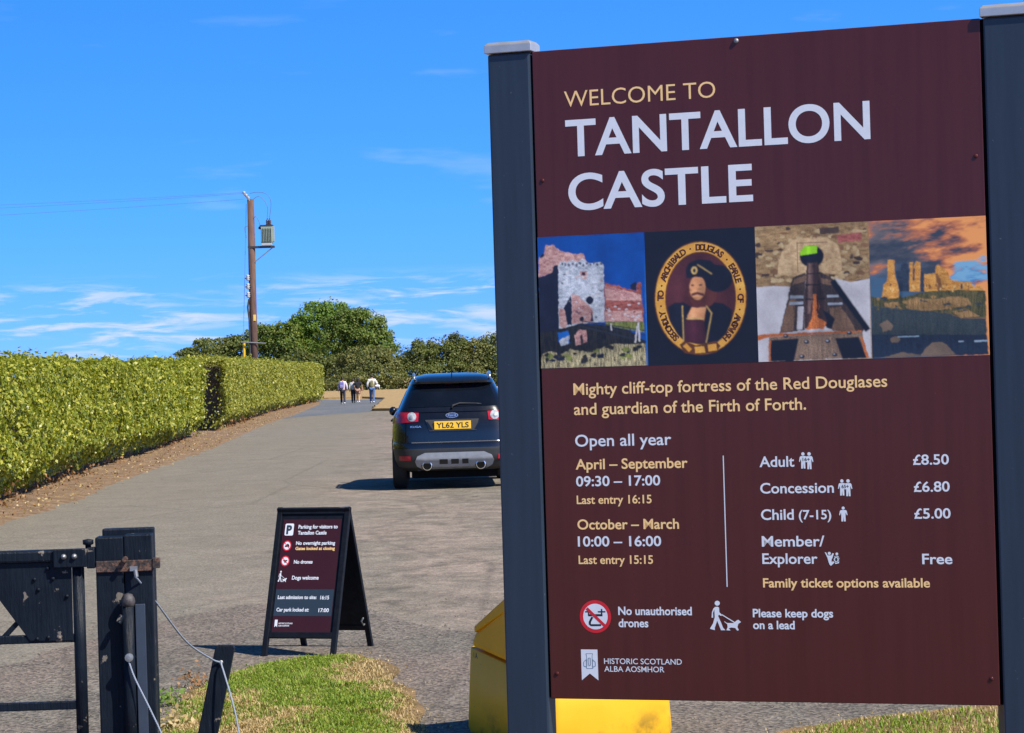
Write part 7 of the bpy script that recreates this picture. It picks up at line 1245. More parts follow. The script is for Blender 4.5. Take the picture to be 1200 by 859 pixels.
bflat('emblem', [('w', [(.060, .690), (.077, .690), (.0775, .735), (.069, .726), (.060, .735)])])
MB().tube([(BW * .55, SPR / 2, HT - .02), (BW - .01, SPR / 2, HT - .005)], .008, 8).build('hinge', M['steel'], board)
MB().tube([bk(BW - .02, .70, .0), bk(BW - .035, .73, -.04), bk(BW - .03, .76, -.03), bk(BW - .015, .745, .0)], .006, 6).build('catch', M['steel'], board, smooth=True)

# ------------------------------------------------------------------ grit bin
M['yellow'] = None
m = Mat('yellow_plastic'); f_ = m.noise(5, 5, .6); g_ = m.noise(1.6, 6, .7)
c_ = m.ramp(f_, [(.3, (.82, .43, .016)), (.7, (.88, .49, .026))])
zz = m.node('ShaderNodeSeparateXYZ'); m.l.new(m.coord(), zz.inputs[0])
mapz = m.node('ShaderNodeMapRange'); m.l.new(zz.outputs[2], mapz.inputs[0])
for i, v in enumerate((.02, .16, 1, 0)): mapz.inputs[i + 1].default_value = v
low_dark = m.node('ShaderNodeMath', operation='MULTIPLY'); m.l.new(mapz.outputs[0], low_dark.inputs[0]); m.l.new(m.ramp(g_, [(.50, 0), (.60, .85)]), low_dark.inputs[1])  # blotchy darker tone, stronger towards the foot of the bin
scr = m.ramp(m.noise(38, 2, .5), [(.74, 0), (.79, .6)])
c_ = m.mix(low_dark.outputs[0], c_, (.06, .06, .03)); c_ = m.mix(scr, c_, (.22, .12, .02))
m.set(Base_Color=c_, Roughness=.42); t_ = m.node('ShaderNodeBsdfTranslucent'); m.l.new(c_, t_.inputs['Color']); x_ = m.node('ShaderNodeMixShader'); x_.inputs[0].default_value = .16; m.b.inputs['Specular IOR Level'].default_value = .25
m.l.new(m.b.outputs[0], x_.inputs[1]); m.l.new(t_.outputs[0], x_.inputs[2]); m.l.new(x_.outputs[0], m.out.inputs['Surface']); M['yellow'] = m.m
M['dark_print'] = plain('dark_moulded_mark', (.05, .04, .02), .6)
b_rz = R(31)
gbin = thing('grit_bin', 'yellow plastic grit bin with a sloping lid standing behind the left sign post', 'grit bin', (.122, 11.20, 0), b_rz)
# local: x along the front, y from the front to the back
BL_, BD = .665, .76
def loftbox(mb, levels, mi=0):
    """levels: (z_front, z_back, inset); rounded rectangle rings"""
    rings = []
    for zf, zb, ins in levels:
        ring_ = []; r = .05; x0, x1, y0, y1 = ins, BL_ - ins, ins, BD - ins
        for cx, cy, a0 in ((x0 + r, y0 + r, 180), (x1 - r, y0 + r, 270), (x1 - r, y1 - r, 0), (x0 + r, y1 - r, 90)):
            for k in range(5):
                a = R(a0 + 90 * k / 4); x, y = cx + r * math.cos(a), cy + r * math.sin(a); ring_.append((x, y, zf + (zb - zf) * y / BD))
        rings.append(ring_)
    n = len(rings[0]); mb.add([v for r_ in rings for v in r_], [(i * n + k, i * n + (k + 1) % n, (i + 1) * n + (k + 1) % n, (i + 1) * n + k) for i in range(len(rings) - 1) for k in range(n)] + [tuple(range(n))[::-1], tuple(range((len(rings) - 1) * n, len(rings) * n))], mi)
mb = MB(); loftbox(mb, [(0, 0, .008), (.03, .03, .0), (.17, .17, .006), (.275, .395, .016), (.28, .40, .020)])
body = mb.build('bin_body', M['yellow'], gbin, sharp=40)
# the lid: a wedge whose crest stands towards the front
mb = MB(); x0, x1 = .004, BL_ - .004
prof = [(.018, .298), (.018, .50), (.08, .70), (.15, .725), (.30, .655), (.62, .485), (.655, .468), (.698, .400)]
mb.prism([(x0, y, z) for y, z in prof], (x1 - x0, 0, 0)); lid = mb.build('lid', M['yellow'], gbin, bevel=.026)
mb = MB(); pr2 = [(.078, .708), (.15, .737), (.305, .668), (.635, .498), (.635, .468), (.30, .606), (.15, .672), (.09, .655)]
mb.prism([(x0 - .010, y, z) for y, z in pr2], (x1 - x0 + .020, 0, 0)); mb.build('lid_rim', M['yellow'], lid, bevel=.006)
mb = MB(); add_text(mb, 'LA', 0, .035, 0, .028, lambda x, z: (.0145, .68 - x, .345 + z), .01); mb.build('moulded_mark', M['dark_print'], body, fix=False)

# ------------------------------------------------------------------ gate post, gate and ropes
m = Mat('worn_black_paint'); f_ = m.noise(7, 6, .65); chipn = m.noise(16, 5, .6)
c_ = m.ramp(f_, [(.3, (.005, .008, .014)), (.7, (.010, .015, .024))])
c_ = m.mix(m.ramp(chipn, [(.64, 0), (.66, 1)]), c_, (.16, .14, .12)); m.set(Base_Color=c_, Roughness=.42); m.b.inputs['Specular IOR Level'].default_value = .12; m.bump(m.noise(9, 6, .65, m.coord((7, 7, .8))), .55, .012); M['gate_paint'] = m.m
m = Mat('flaking_rust'); f_ = m.noise(40, 6, .7); m.set(Base_Color=m.ramp(f_, [(.40, (.014, .014, .018)), (.50, (.05, .03, .024)), (.58, (.15, .075, .05)), (.64, (.03, .028, .032))]), Roughness=.85); m.bump(f_, .9, .006); M['rust_iron'] = m.m
M['knob_iron'] = plain('worn_knob', (.045, .04, .042), .6, .7, 30, bump=.4)
m = Mat('blue_white_rope'); w_ = m.node('ShaderNodeTexWave', bands_direction='DIAGONAL'); w_.inputs['Scale'].default_value = 120; m.l.new(m.coord(), w_.inputs['Vector']); m.set(Base_Color=m.ramp(w_.outputs['Fac'], [(.2, (.20, .25, .34)), (.7, (.34, .39, .47))]), Roughness=.75); m.bump(w_.outputs['Fac'], .6, .003); M['rope'] = m.m
GPX, GPY = -1.715, 10.40
gp = thing('gate_post', 'thick black painted gate post with a rusty iron strap and a lever', 'gate post', (GPX, GPY, 0), R(4))
mb = MB().box((.057, .065, .517), (.113, .13, 1.035)); mb.box((.172, .068, .521), (.113, .13, 1.042)); mb.box((.124, .165, .530), (.212, .06, 1.062))
mb.build('timber_core', M['gate_paint'], gp, bevel=.006)
mb = MB().box((.118, -.006, .916), (.232, .010, .046)).box((.246, -.002, .924), (.030, .030, .042)); strap = mb.build('iron_strap', M['rust_iron'], gp, bevel=.003)
MB().tube([(.122, -.005, .945), (.122, -.05, .945)], .011, 8).build('strap_pin', M['rust_iron'], strap)
MB().box((.155, -.02, .905), (.030, .020, .018)).tube([(.162, -.028, .90), (.166, -.03, .872)], .009, 8).build('rope_eye', M['steel'], strap)
mb = MB().tube([(.128, -.035, 0), (.128, -.035, .78)], .024, 14); lever = mb.build('lever_tube', M['gate_paint'], gp, smooth=True)
MB().lathe([(0, .034), (.018, .028), (.027, .012), (.029, 0), (.027, -.014), (.018, -.026), (0, -.03)], (.130, -.037, .775), 'Z', 18).build('lever_knob', M['knob_iron'], lever, smooth=True)
MB().tube([(.105, -.05, .72), (.09, -.06, .69)], .012, 8).build('lever_pin', M['gate_paint'], lever)
MB().lathe([(.006, -.012), (.017, -.010), (.017, .010), (.006, .012)], (.130, -.066, .55), 'Y', 12).build('rope_eye', M['steel'], lever)
mb = MB(); mb.box((.176, -.012, .38), (.040, .020, .76)); mb.build('guide_strip', plain('grey_blue_painted_strip', (.030, .042, .066), .4, .15, 9), gp, bevel=.002)

gate = thing('field_gate', 'black steel and plank gate hanging open-ended from the post at the lower left', 'gate', (GPX, GPY, 0), R(1.5))
GL = -3.3                                  # the far end of the leaf
mb = MB(); mb.box(((GL - .03) / 2, .03, .965), (-GL - .03, .07, .05)); rail = mb.build('top_rail', M['gate_paint'], gate, bevel=.01)
MB().box((-.10, -.012, .955), (.135, .012, .075)).box((-.018, .02, .953), (.034, .055, .085)).build('hinge_strap', M['gate_paint'], rail, bevel=.004)
for x in (-.125, -.082): MB().lathe([(0, -.032), (.009, -.029), (.012, -.020), (.012, -.017)], (x, 0, .962), 'Y', 10).build('bolt', M['steel'], rail, smooth=True)
MB().lathe([(0, .030), (.022, .026), (.022, .008), (.012, .004), (.012, -.03)], (-.03, .02, 1.0), 'Z', 14).build('hinge_pin', M['gate_paint'], gate, smooth=True)
MB().tube([(-.075, .03, .05), (-.075, .03, .945)], .025, 16).build('end_stile', M['gate_paint'], gate, smooth=True)
MB().tube([(GL, .03, .05), (GL, .03, .99)], .025, 16).build('end_stile', M['gate_paint'], gate, smooth=True)
gus = [(-.099, .940), (-.50, .940), (-.47, .90), (-.275, .622), (-.101, .618)]
mb = MB(); mb.prism([(x, .012, z) for x, z in gus], (0, .008, 0)); gpl = mb.build('gusset_plate', M['gate_paint'], gate, bevel=.002)
for x, z in ((-.195, .915), (-.25, .872), (-.175, .873), (-.12, .80), (-.235, .83), (-.20, .635), (-.155, .632), (-.245, .63)):
    MB().lathe([(0, -.010), (.005, -.009), (.008, -.005), (.008, 0)], (x, .012, z), 'Y', 10).build('bolt', M['gate_paint'], gpl, smooth=True)
for z in (.628, .355, .09): MB().box(((GL - .075) / 2, .032, z), (-GL - .10, .030, .034)).build('rail', M['gate_paint'], gate, bevel=.004)
MB().bar((-.245, .040, .78), (-.62, .040, .40), .02, .035, (0, 1, 0)).build('brace', M['gate_paint'], gate, bevel=.003)
MB().bar((GL + .05, .046, .93), (-1.2, .046, .64), .02, .035, (0, 1, 0)).build('brace', M['gate_paint'], gate, bevel=.003)

stake = thing('stake', 'black flat stake leaning in the grass with a rope through its hole', 'stake', (-1.42, 11.3, 0))
mb = MB(); mb.prism([(-.062, 0, -.10), (.028, 0, -.10), (.157, .02, .475), (.150, .02, .487), (.080, .02, .489), (.071, .02, .478)], (0, .035, 0)); mb.build('stake_bar', M['gate_paint'], stake, bevel=.004)
MB().lathe([(.004, -.006), (.010, -.005), (.010, .002)], (.096, .012, .414), 'Y', 12).build('hole_bush', M['steel'], stake, smooth=True)
def sag(pts, n=10):
    out = []
    P_ = [Vector(p) for p in pts]
    for i in range(len(P_) - 1):
        p0, p1, p2, p3 = P_[max(i - 1, 0)], P_[i], P_[i + 1], P_[min(i + 2, len(P_) - 1)]
        for k in range(n):
            t = k / n; out.append(.5 * ((2 * p1) + (p2 - p0) * t + (2 * p0 - 5 * p1 + 4 * p2 - p3) * t * t + (3 * p1 - p0 - 3 * p2 + p3) * t ** 3))
    return out + [P_[-1]]
rp = MB().tube(sag([(-1.549, 10.376, .872), (-1.50, 10.55, .76), (-1.43, 10.95, .55), (-1.36, 11.26, .436), (-1.326, 11.31, .414), (-1.318, 11.29, .400), (-1.285, 11.25, .30), (-1.255, 11.22, .19), (-1.235, 11.2, .08), (-1.20, 11.15, .012)]), .0040, 8)
tag(rp.build('rope', M['rope'], smooth=True), 'pale blue rope from the rusty strap through the leaning stake into the grass', 'rope')
rp = MB().tube(sag([(-1.586, 10.342, .548), (-1.560, 10.335, .47), (-1.50, 10.33, .34), (-1.45, 10.33, .22), (-1.40, 10.30, .06), (-1.36, 10.28, .01)]), .0037, 8)
tag(rp.build('rope', M['rope'], smooth=True), 'short pale rope hanging from the eye on the post lever', 'rope')

# ------------------------------------------------------------------ power pole
m = Mat('creosoted_pole'); f_ = m.noise(3, 6, .6, m.coord((5, 5, .6))); m.set(Base_Color=m.ramp(f_, [(.3, (.075, .040, .030)), (.7, (.145, .082, .062))]), Roughness=.85); M['pole'] = m.m
M['tx_green'] = plain('grey_green_transformer_paint', (.25, .30, .24), .45, .1, 4)
M['dark_iron'] = plain('dark_iron', (.03, .032, .036), .55, .2, 9)
M['porcelain'] = plain('pale_porcelain', (.42, .42, .42), .3, .2, 20)
M['brown_porcelain'] = plain('brown_porcelain', (.06, .035, .03), .3)
M['yellow_guard'] = plain('yellow_stay_guard', (.72, .42, .02), .45)
M['wire'] = plain('weathered_wire', (.10, .14, .20), .6)
PX, PY = -12.66, 126.0
pole = thing('power_pole', 'brown wooden power pole with a transformer rising behind the hedge', 'power pole', (PX, PY, 0))
MB().tube([(0, 0, -.2), (-.0, 0, 5), (.04, 0, 10.62)], [.20, .185, .165], 16).build('pole_shaft', M['pole'], pole, smooth=True)
mb = MB().box((.50, 0, 8.25), (1.28, .10, .11)).box((.50, -.16, 8.25), (1.30, .05, .10)).box((.50, .16, 8.25), (1.30, .05, .10)); mb.build('bracket_arm', M['dark_iron'], pole)
MB().bar((.14, -.1, 7.50), (1.06, -.1, 8.20), .05, .05).build('bracket_brace', M['steel'], pole)
mb = MB().box((.80, 0, 8.86), (.56, .50, .86))
for k in range(7): mb.box((.56 + k * .08, -.29, 8.84), (.022, .09, .70))
tx = mb.build('transformer', M['tx_green'], pole, bevel=.02)
MB().box((.80, 0, 9.30), (.62, .56, .05)).build('transformer_lid', M['dark_iron'], tx, bevel=.01)
MB().box((1.12, -.05, 8.88), (.09, .36, .74)).build('cooling_box', M['tx_green'], tx, bevel=.01)
MB().box((.80, -.2, 8.37), (.5, .2, .10)).build('transformer_foot', M['porcelain'], tx, bevel=.01)
for x in (.84, .95):
    MB().lathe([(.05, 0), (.09, .04), (.05, .08), (.09, .12), (.05, .16), (.09, .2), (.04, .25), (.02, .34)], (x, -.05, 9.32), 'Z', 12).build('bushing', M['brown_porcelain'], tx, smooth=True)
MB().lathe([(.06, 0), (.09, .06), (.05, .14)], (.47, -.1, 9.12), 'Z', 12).build('bushing', M['brown_porcelain'], tx, smooth=True)
mb = MB().tube([(.0, -.12, 10.55), (-.30, -.14, 10.92)], .045, 8); mb.build('insulator_arm', M['porcelain'], pole)
for k in range(3):
    mb = MB().lathe([(.03, 0), (.09, .03), (.04, .06), (.09, .09), (.03, .13)], (-.06 - k * .10, -.14, 10.62 + k * .13), 'Z', 10); mb.build('insulator', M['porcelain'], pole, smooth=True)
for k in range(3):
    z = 6.72 - k * .42
    f0 = MB().box((-.18, -.2, z), (.30, .07, .05)).build('fuse_bracket', M['dark_iron'], pole)
    MB().lathe([(.03, 0), (.11, .05), (.05, .10), (.11, .15), (.05, .2), (.11, .25), (.03, .30)], (-.19, -.24, z - .12), 'Z', 10).build('fuse_insulator', M['porcelain'], f0, smooth=True)
MB().tube([(-.17, -.13, 5.7), (-.24, -.15, 5.3), (-.18, -.16, 4.7), (-.19, -.16, 2.0), (-.2, -.16, 0)], .045, 8).build('cable_guard', M['dark_iron'], pole)
MB().box((.09, -.185, 4.78), (.13, .015, .30)).build('warning_plate', plain('yellow_plate', (.75, .52, .12), .5), pole)
MB().tube([(-.62, -.22, 3.60), (.60, -.22, 3.50)], .035, 8).build('cross_rod', M['steel'], pole)
for pts in ([(.0, 0, 10.9), (.35, -.02, 10.95), (.85, -.04, 10.85), (1.05, -.05, 10.4), (.95, -.05, 9.68)], [(.05, 0, 10.5), (.45, 0, 10.75), (.85, -.04, 10.3), (.84, -.05, 9.66)], [(.1, -.1, 9.6), (.3, -.14, 9.75), (.45, -.12, 9.45), (.47, -.1, 9.25)], [(-.12, -.1, 9.3), (-.28, -.12, 9.2), (-.2, -.12, 8.7)]):
    MB().tube(sag(pts, 6), .014, 5).build('jumper_wire', M['wire'], pole)
MB().tube([(-.18, 0, 10.4), (-.47, -.03, 4.6), (-.49, -.05, 3.55)], .010, 5).build('stay_wire', M['wire'], pole)
MB().tube([(-.485, -.05, 3.60), (-.50, -.05, 2.0), (-.55, -.05, .1)], .062, 10).build('stay_guard', M['yellow_guard'], pole)
for z0, z1, lab in ((10.95, 11.35, 'topmost thin overhead wire running left from the pole top'), (10.90, 10.86, 'middle thin overhead wire running left from the pole top'), (10.62, 10.30, 'lowest thin overhead wire running left from the pole')):
    P_ = [(PX - .3 - (52 * t), PY - .14 - 2 * t, z0 + (z1 - z0) * t - 4 * .55 * t * (1 - t)) for t in [i / 24 for i in range(25)]]
    tag(MB().tube(P_, .0075, 5).build('overhead_wire', M['wire']), lab, 'wire', 'overhead wires')
far_pole = thing('power_pole', 'plain wooden pole far left outside the view carrying the overhead wires', 'power pole', (PX - 52.4, PY - 2.1, 0))
MB().tube([(0, 0, -.2), (0, 0, 11.2)], [.2, .16], 12).build('pole_shaft', M['pole'], far_pole, smooth=True)
MB().tube([(0, -.1, 10.25), (0, -.1, 11.42)], .03, 8).build('insulator_arm', M['dark_iron'], far_pole)
# ------------------------------------------------------------------ the parked car
def carpaint(name, col, rough):
    m = Mat(name); m.set(Base_Color=col, Roughness=rough); m.b.inputs['Specular IOR Level'].default_value = .25; m.b.inputs['Coat Weight'].default_value = .8; m.b.inputs['Coat Roughness'].default_value = .03; m.b.inputs['Coat IOR'].default_value = 1.5
    m.l.new(m.ramp(m.noise(2.5, 5, .6), [(.35, rough * .8), (.7, rough * 1.4)]), m.b.inputs['Roughness']); return m.m
M['car_black'] = carpaint('black_car_paint', (.004, .005, .009), .25)
M['cladding'] = plain('black_plastic_cladding', (.018, .019, .021), .55, .15, 12)
M['glass'] = plain('dark_car_glass', (.004, .006, .010), .06, .3, 3, spec=.35)
M['under'] = plain('underbody_black', (.006, .006, .006), .9, .3, 12, spec=.1)
M['lamp_red'] = plain('red_lamp_lens', (.36, .012, .028), .15, .2, 14)
M['lamp_clear'] = plain('clear_lamp_lens', (.34, .37, .40), .15, .45, 30)
M['chrome'] = plain('chrome_trim', (.75, .76, .78), .18, .05, 9, metal=.9)
M['silver_skid'] = plain('silver_skid_plate', (.27, .29, .32), .38, .16, 10, metal=.25)
M['plate_yellow'] = plain('yellow_number_plate', (.80, .48, .03), .4, .06, 20)
M['badge_blue'] = plain('blue_badge', (.02, .05, .16), .3)
M['tyre'] = plain('tyre_rubber', (.018, .018, .018), .8, .2, 20)
M['alloy'] = plain('alloy_wheel', (.45, .46, .48), .35, .1, 8, metal=.6)
M['black_gloss'] = plain('black_gloss_print', (.012, .012, .014), .4)
LV = [(.27, .76, .22, 4.20, 7), (.33, .86, .07, 4.36, 7), (.44, .905, .005, 4.42, 7), (.60, .92, .0, 4.44, 7), (.675, .92, .02, 4.43, 7), (.69, .918, .085, 4.43, 7), (.85, .91, .10, 4.38, 7), (.98, .895, .125, 4.22, 7),
      (1.06, .875, .15, 3.75, 7), (1.09, .865, .165, 3.42, 7), (1.20, .80, .215, 3.20, 7), (1.35, .725, .325, 2.85, 7), (1.47, .665, .43, 2.55, 6.5), (1.525, .64, .48, 2.42, 6), (1.54, .632, .37, 2.38, 6), (1.57, .615, .36, 2.3, 6), (1.615, .585, .46, 2.18, 5.5), (1.655, .52, .72, 2.0, 4.5), (1.68, .40, 1.0, 1.85, 4), (1.69, .2, 1.25, 1.7, 3)]
def lv(z):
    for a, b in zip(LV, LV[1:]):
        if z <= b[0]:
            t = max(0, (z - a[0]) / (b[0] - a[0])); return [p + (q - p) * t for p, q in zip(a[1:], b[1:])]
    return list(LV[-1][1:])
def ring_pts(z, n=72, grow=0):
    w, y0, y1, e = lv(z); w += grow; y0 -= grow; y1 += grow; yc, hy = (y0 + y1) / 2, (y1 - y0) / 2; out = []
    for k in range(n):
        t = 2 * math.pi * (k + .5) / n; c, s = math.cos(t), math.sin(t)
        out.append((w * math.copysign(abs(c) ** (2 / e), c), yc + hy * math.copysign(abs(s) ** (2 / e), s), z))
    return out
def rear(x, z, off=.004):
    w, y0, y1, e = lv(z); yc, hy = (y0 + y1) / 2, (y1 - y0) / 2
    return Vector((x, yc - hy * max(0, 1 - min(1, abs(x / w)) ** e) ** (1 / e) - off, z))
def flank(y, z, sgn, off=.004):
    w, y0, y1, e = lv(z); yc, hy = (y0 + y1) / 2, (y1 - y0) / 2
    return Vector((sgn * (w * max(0, 1 - min(1, abs((y - yc) / hy)) ** e) ** (1 / e) + off), y, z))
def patch(mb, f, quad, nu=14, nv=8, mi=0, thick=None):
    """A panel laid on the body: quad corners (a, z) in order; f(a, z) gives the surface."""
    (a0, z0), (a1, z1), (a2, z2), (a3, z3) = quad; vs = []
    for j in range(nv + 1):
        t = j / nv
        for i in range(nu + 1):
            s = i / nu; lo = (a0 + (a1 - a0) * s, z0 + (z1 - z0) * s); hi = (a3 + (a2 - a3) * s, z3 + (z2 - z3) * s)
            vs.append(f(lo[0] + (hi[0] - lo[0]) * t, lo[1] + (hi[1] - lo[1]) * t))
    fs = [(j * (nu + 1) + i, j * (nu + 1) + i + 1, (j + 1) * (nu + 1) + i + 1, (j + 1) * (nu + 1) + i) for j in range(nv) for i in range(nu)]
    return mb.add(vs, fs, mi)
def disc(mb, f, c, r0, n=24, dome=.012, mi=0):
    vs = [f(c[0], c[1], dome)]
    for q, d in ((.6, dome * .8), (1.0, .005)):
        for k in range(n):
            t = 2 * math.pi * k / n; vs.append(f(c[0] + r0 * q * math.cos(t), c[1] + r0 * q * math.sin(t), d))
    fs = [(0, 1 + k, 1 + (k + 1) % n) for k in range(n)] + [(1 + k, 1 + n + k, 1 + n + (k + 1) % n, 1 + (k + 1) % n) for k in range(n)]
    return mb.add(vs, fs, mi)

car = thing('parked_car', 'black compact off-roader parked on the drive, seen from behind', 'car', (-.872, 37.15, 0), R(1.9))
zs = []
for a, b in zip(LV, LV[1:]):
    m_ = 3 if b[0] - a[0] > .08 else 1
    zs += [a[0] + (b[0] - a[0]) * k / m_ for k in range(m_)]
zs.append(LV[-1][0]); NR = 72
mb = MB(); mb.add([p for z in zs for p in ring_pts(z, NR)], [(i * NR + k, i * NR + (k + 1) % NR, (i + 1) * NR + (k + 1) % NR, (i + 1) * NR + k) for i in range(len(zs) - 1) for k in range(NR)] + [tuple(range(NR))[::-1], tuple(range((len(zs) - 1) * NR, len(zs) * NR))])
body = mb.build('body', [M['car_black'], M['cladding']], car)
cut = MB()
AX = (.80, 3.49)
for y in AX:
    for s in (-1, 1): cut.lathe([(.405, -.35), (.405, .35)], (s * .90, y, .35), 'X', 32)
cut = cut.build('arch_cutter', M['cladding'], car)
bo = body.modifiers.new('arches', 'BOOLEAN'); bo.object = cut; bo.operation = 'DIFFERENCE'; bo.solver = 'EXACT'
dg = bpy.context.evaluated_depsgraph_get(); dg.update()
new = bpy.data.meshes.new_from_object(body.evaluated_get(dg)); body.modifiers.clear(); body.data = new
bpy.data.objects.remove(cut)
new.polygons.foreach_set('use_smooth', [True] * len(new.polygons)); new.set_sharp_from_angle(angle=R(32))
for p in new.polygons:
    if p.center.z < .585 and (p.center.y < .6 or True): p.material_index = 1 if len(new.materials) > 1 else 0

mb = MB(); patch(mb, lambda x, z: rear(x, z, .006), [(-.655, 1.20), (.655, 1.20), (.555, 1.505), (-.555, 1.505)], 24, 8); rw = mb.build('rear_window', M['glass'], car, smooth=True)
mb = MB().tube([rear(-.02, 1.175, .02), rear(0, 1.215, .03), rear(.10, 1.245, .022), rear(.34, 1.235, .016), rear(.42, 1.228, .014)], [.016, .016, .012, .008, .005], 8); mb.build('wiper', M['cladding'], rw, smooth=True)
mb = MB(); patch(mb, lambda x, z: rear(x, z, .008), [(-.10, 1.527), (.10, 1.527), (.10, 1.537), (-.10, 1.537)], 4, 1); mb.build('high_brake_lamp', M['lamp_red'], car)
for s in (-1, 1):
    for nm, q in (('side_window', [(.62, 1.17), (1.12, 1.13), (1.12, 1.44), (.80, 1.44)]), ('side_window', [(1.17, 1.13), (2.02, 1.12), (2.02, 1.46), (1.17, 1.46)]), ('side_window', [(2.10, 1.12), (3.02, 1.11), (2.42, 1.45), (2.10, 1.46)])):
        mb = MB(); patch(mb, lambda y, z: flank(y, z, s), q, 8, 6); mb.build(nm, M['glass'], car, smooth=True)
    # tail lamp wrapping round the corner
    mb = MB()
    def lampsurf(a, z, off=.010, s=s):
        # a: 0 on the rear face near the tailgate edge ... 1 round on the flank
        x = .50 + .40 * min(a / .62, 1)
        if a <= .62: v = rear(min(x, lv(z)[0] * .975), z, off)
        else: v = flank(rear(lv(z)[0] * .975, z).y + .22 * (a - .62) / .38 + .01, z, 1, off)
        return Vector((v.x * s, v.y, v.z))
    patch(mb, lampsurf, [(.02, .995), (1.0, .955), (1.0, 1.155), (.0, 1.12)], 20, 8)
    tl = mb.build('tail_light', M['lamp_red'], car, smooth=True)
    mb = MB(); disc(mb, lambda x, z, d: Vector((s * x, rear(min(x, lv(z)[0] * .97), z, .010 + d).y, z)), (.605, 1.065), .066, 24, .018); disc_o = mb.build('lamp_lens', M['lamp_clear'], tl, smooth=True)
    mb = MB(); disc(mb, lambda x, z, d: Vector((s * x, rear(min(x, lv(z)[0] * .97), z, .024 + d).y, z)), (.612, 1.06), .030, 18, .012); mb.build('lamp_bulb', M['silver_skid'], tl, smooth=True)
    mb = MB(); patch(mb, lambda x, z: rear(x * s, z, .008), [(.63, .425), (.80, .435), (.81, .50), (.64, .495)], 6, 3); mb.build('rear_reflector', M['lamp_red'], car, smooth=True)
    mb = MB().tube([(s * .555, .52, 1.60), (s * .555, .64, 1.665), (s * .56, .85, 1.69), (s * .56, 2.0, 1.68), (s * .56, 2.25, 1.60)], [.016, .018, .018, .018, .016], 8)
    mb.box((s * .555, .53, 1.625), (.03, .09, .06)); mb.build('roof_rail', M['chrome'], car, smooth=True)
    mb = MB(); mb.lathe([(0, -.10), (.06, -.08), (.09, -.02), (.085, .05), (.05, .09), (0, .10)], (0, 0, 0), 'X', 14)
    mb.v = [(v[0] * .6 + s * .915, v[1] * .8 + 2.95, v[2] * .8 + 1.12) for v in mb.v]; mb.box((s * .88, 2.95, 1.10), (.12, .05, .05)); mb.build('door_mirror', M['car_black'], car, smooth=True)
    for y in (1.35, 2.45): MB().box((s * .912, y, 1.0), (.03, .20, .03)).build('door_handle', M['car_black'], car, bevel=.008)
    mb = MB(); patch(mb, lambda x, z: Vector((x * s, 2 * (lv(z)[1] + lv(z)[2]) / 2 - rear(x, z, .008).y, z)), [(.50, .80), (.85, .82), (.82, .93), (.52, .88)], 8, 4); mb.build('headlight', M['lamp_clear'], car, smooth=True)
    for y in AX:
        wh = MB().lathe([(.20, -.10), (.30, -.115), (.338, -.09), (.345, -.05), (.345, .05), (.338, .09), (.30, .115), (.20, .10)], (s * .795, y, .345), 'X', 36).build('wheel', M['tyre'], car, sharp=50)
        rm = MB().lathe([(0, .05), (.05, .055), (.06, .03), (.19, .02), (.205, .06), (.215, .06), (.215, -.08), (0, -.08)], (0, 0, 0), 'X', 30)
        rm.v = [(v[0] * s + s * .845, v[1] + y, v[2] + .345) for v in rm.v]
        for k in range(5):
            t = 2 * math.pi * k / 5; rm.bar((s * .895, y + .03 * math.cos(t), .345 + .03 * math.sin(t)), (s * .885, y + .20 * math.cos(t), .345 + .20 * math.sin(t)), .05, .025, (1, 0, 0))
        rm.build('rim', M['alloy'], wh)
# tailgate shut lines, bumper details
for s in (-1, 1):
    mb = MB(); patch(mb, lambda x, z: rear(x, z, .005), [(s * .70, .70), (s * .712, .70), (s * .695, 1.17), (s * .683, 1.17)], 1, 10); mb.build('shut_line', M['under'], car)
    mb = MB(); patch(mb, lambda y, z: flank(y, z, s, .003), [(1.14, .45), (1.15, .45), (1.15, 1.12), (1.14, 1.12)], 1, 10); patch(mb, lambda y, z: flank(y, z, s, .003), [(2.06, .45), (2.07, .45), (2.07, 1.12), (2.06, 1.12)], 1, 10); mb.build('door_gaps', M['under'], car)
mb = MB(); patch(mb, lambda x, z: rear(x, z, .010), [(-.62, .682), (.68, .682), (.68, .694), (-.62, .694)], 22, 1); mb.build('bumper_edge', M['chrome'], car, smooth=True)
mb = MB(); patch(mb, lambda x, z: rear(x, z, .012), [(-.56, 1.125), (.56, 1.125), (.55, 1.137), (-.55, 1.137)], 22, 1); mb.build('tailgate_crease', M['car_black'], car, smooth=True)
mb = MB(); patch(mb, lambda x, z: rear(x, z, .014), [(-.35, .85), (.33, .85), (.37, 1.015), (-.41, 1.015)], 16, 4); pr_ = mb.build('plate_recess', M['cladding'], car, smooth=True)
for s in (-1, 1):
    mb = MB(); patch(mb, lambda x, z: rear(x, z, .017), [(s * .345, .865), (s * .30, .865), (s * .375, .985), (s * .405, .985)], 3, 4); mb.build('recess_edge', M['car_black'], car, smooth=True)
px0, pz0 = -.275, .872
mb = MB().box((px0 + .26, rear(0, .93).y - .022, .93), (.535, .016, .118)); plate = mb.build('number_plate', M['plate_yellow'], car, bevel=.004)
mb = MB(); add_text(mb, 'YL62 YLS', -.250, .220, 0, .078, lambda x, z: (x, rear(0, .93).y - .0312, .891 + z), .02); mb.build('lettering', M['black_gloss'], plate, fix=False)
mb = MB(); yb = rear(0, 1.07).y
for rx, rz, y, mi in ((.092, .038, -.010, 0), (.083, .031, -.014, 1)):
    q = ellipse(-.02, 1.073, rx, rz, 28); mb.prism([(x, yb + y, z) for x, z in q], (0, .02 if mi == 0 else .005, 0), mi)
bd = mb.build('badge', [M['chrome'], M['badge_blue']], car)
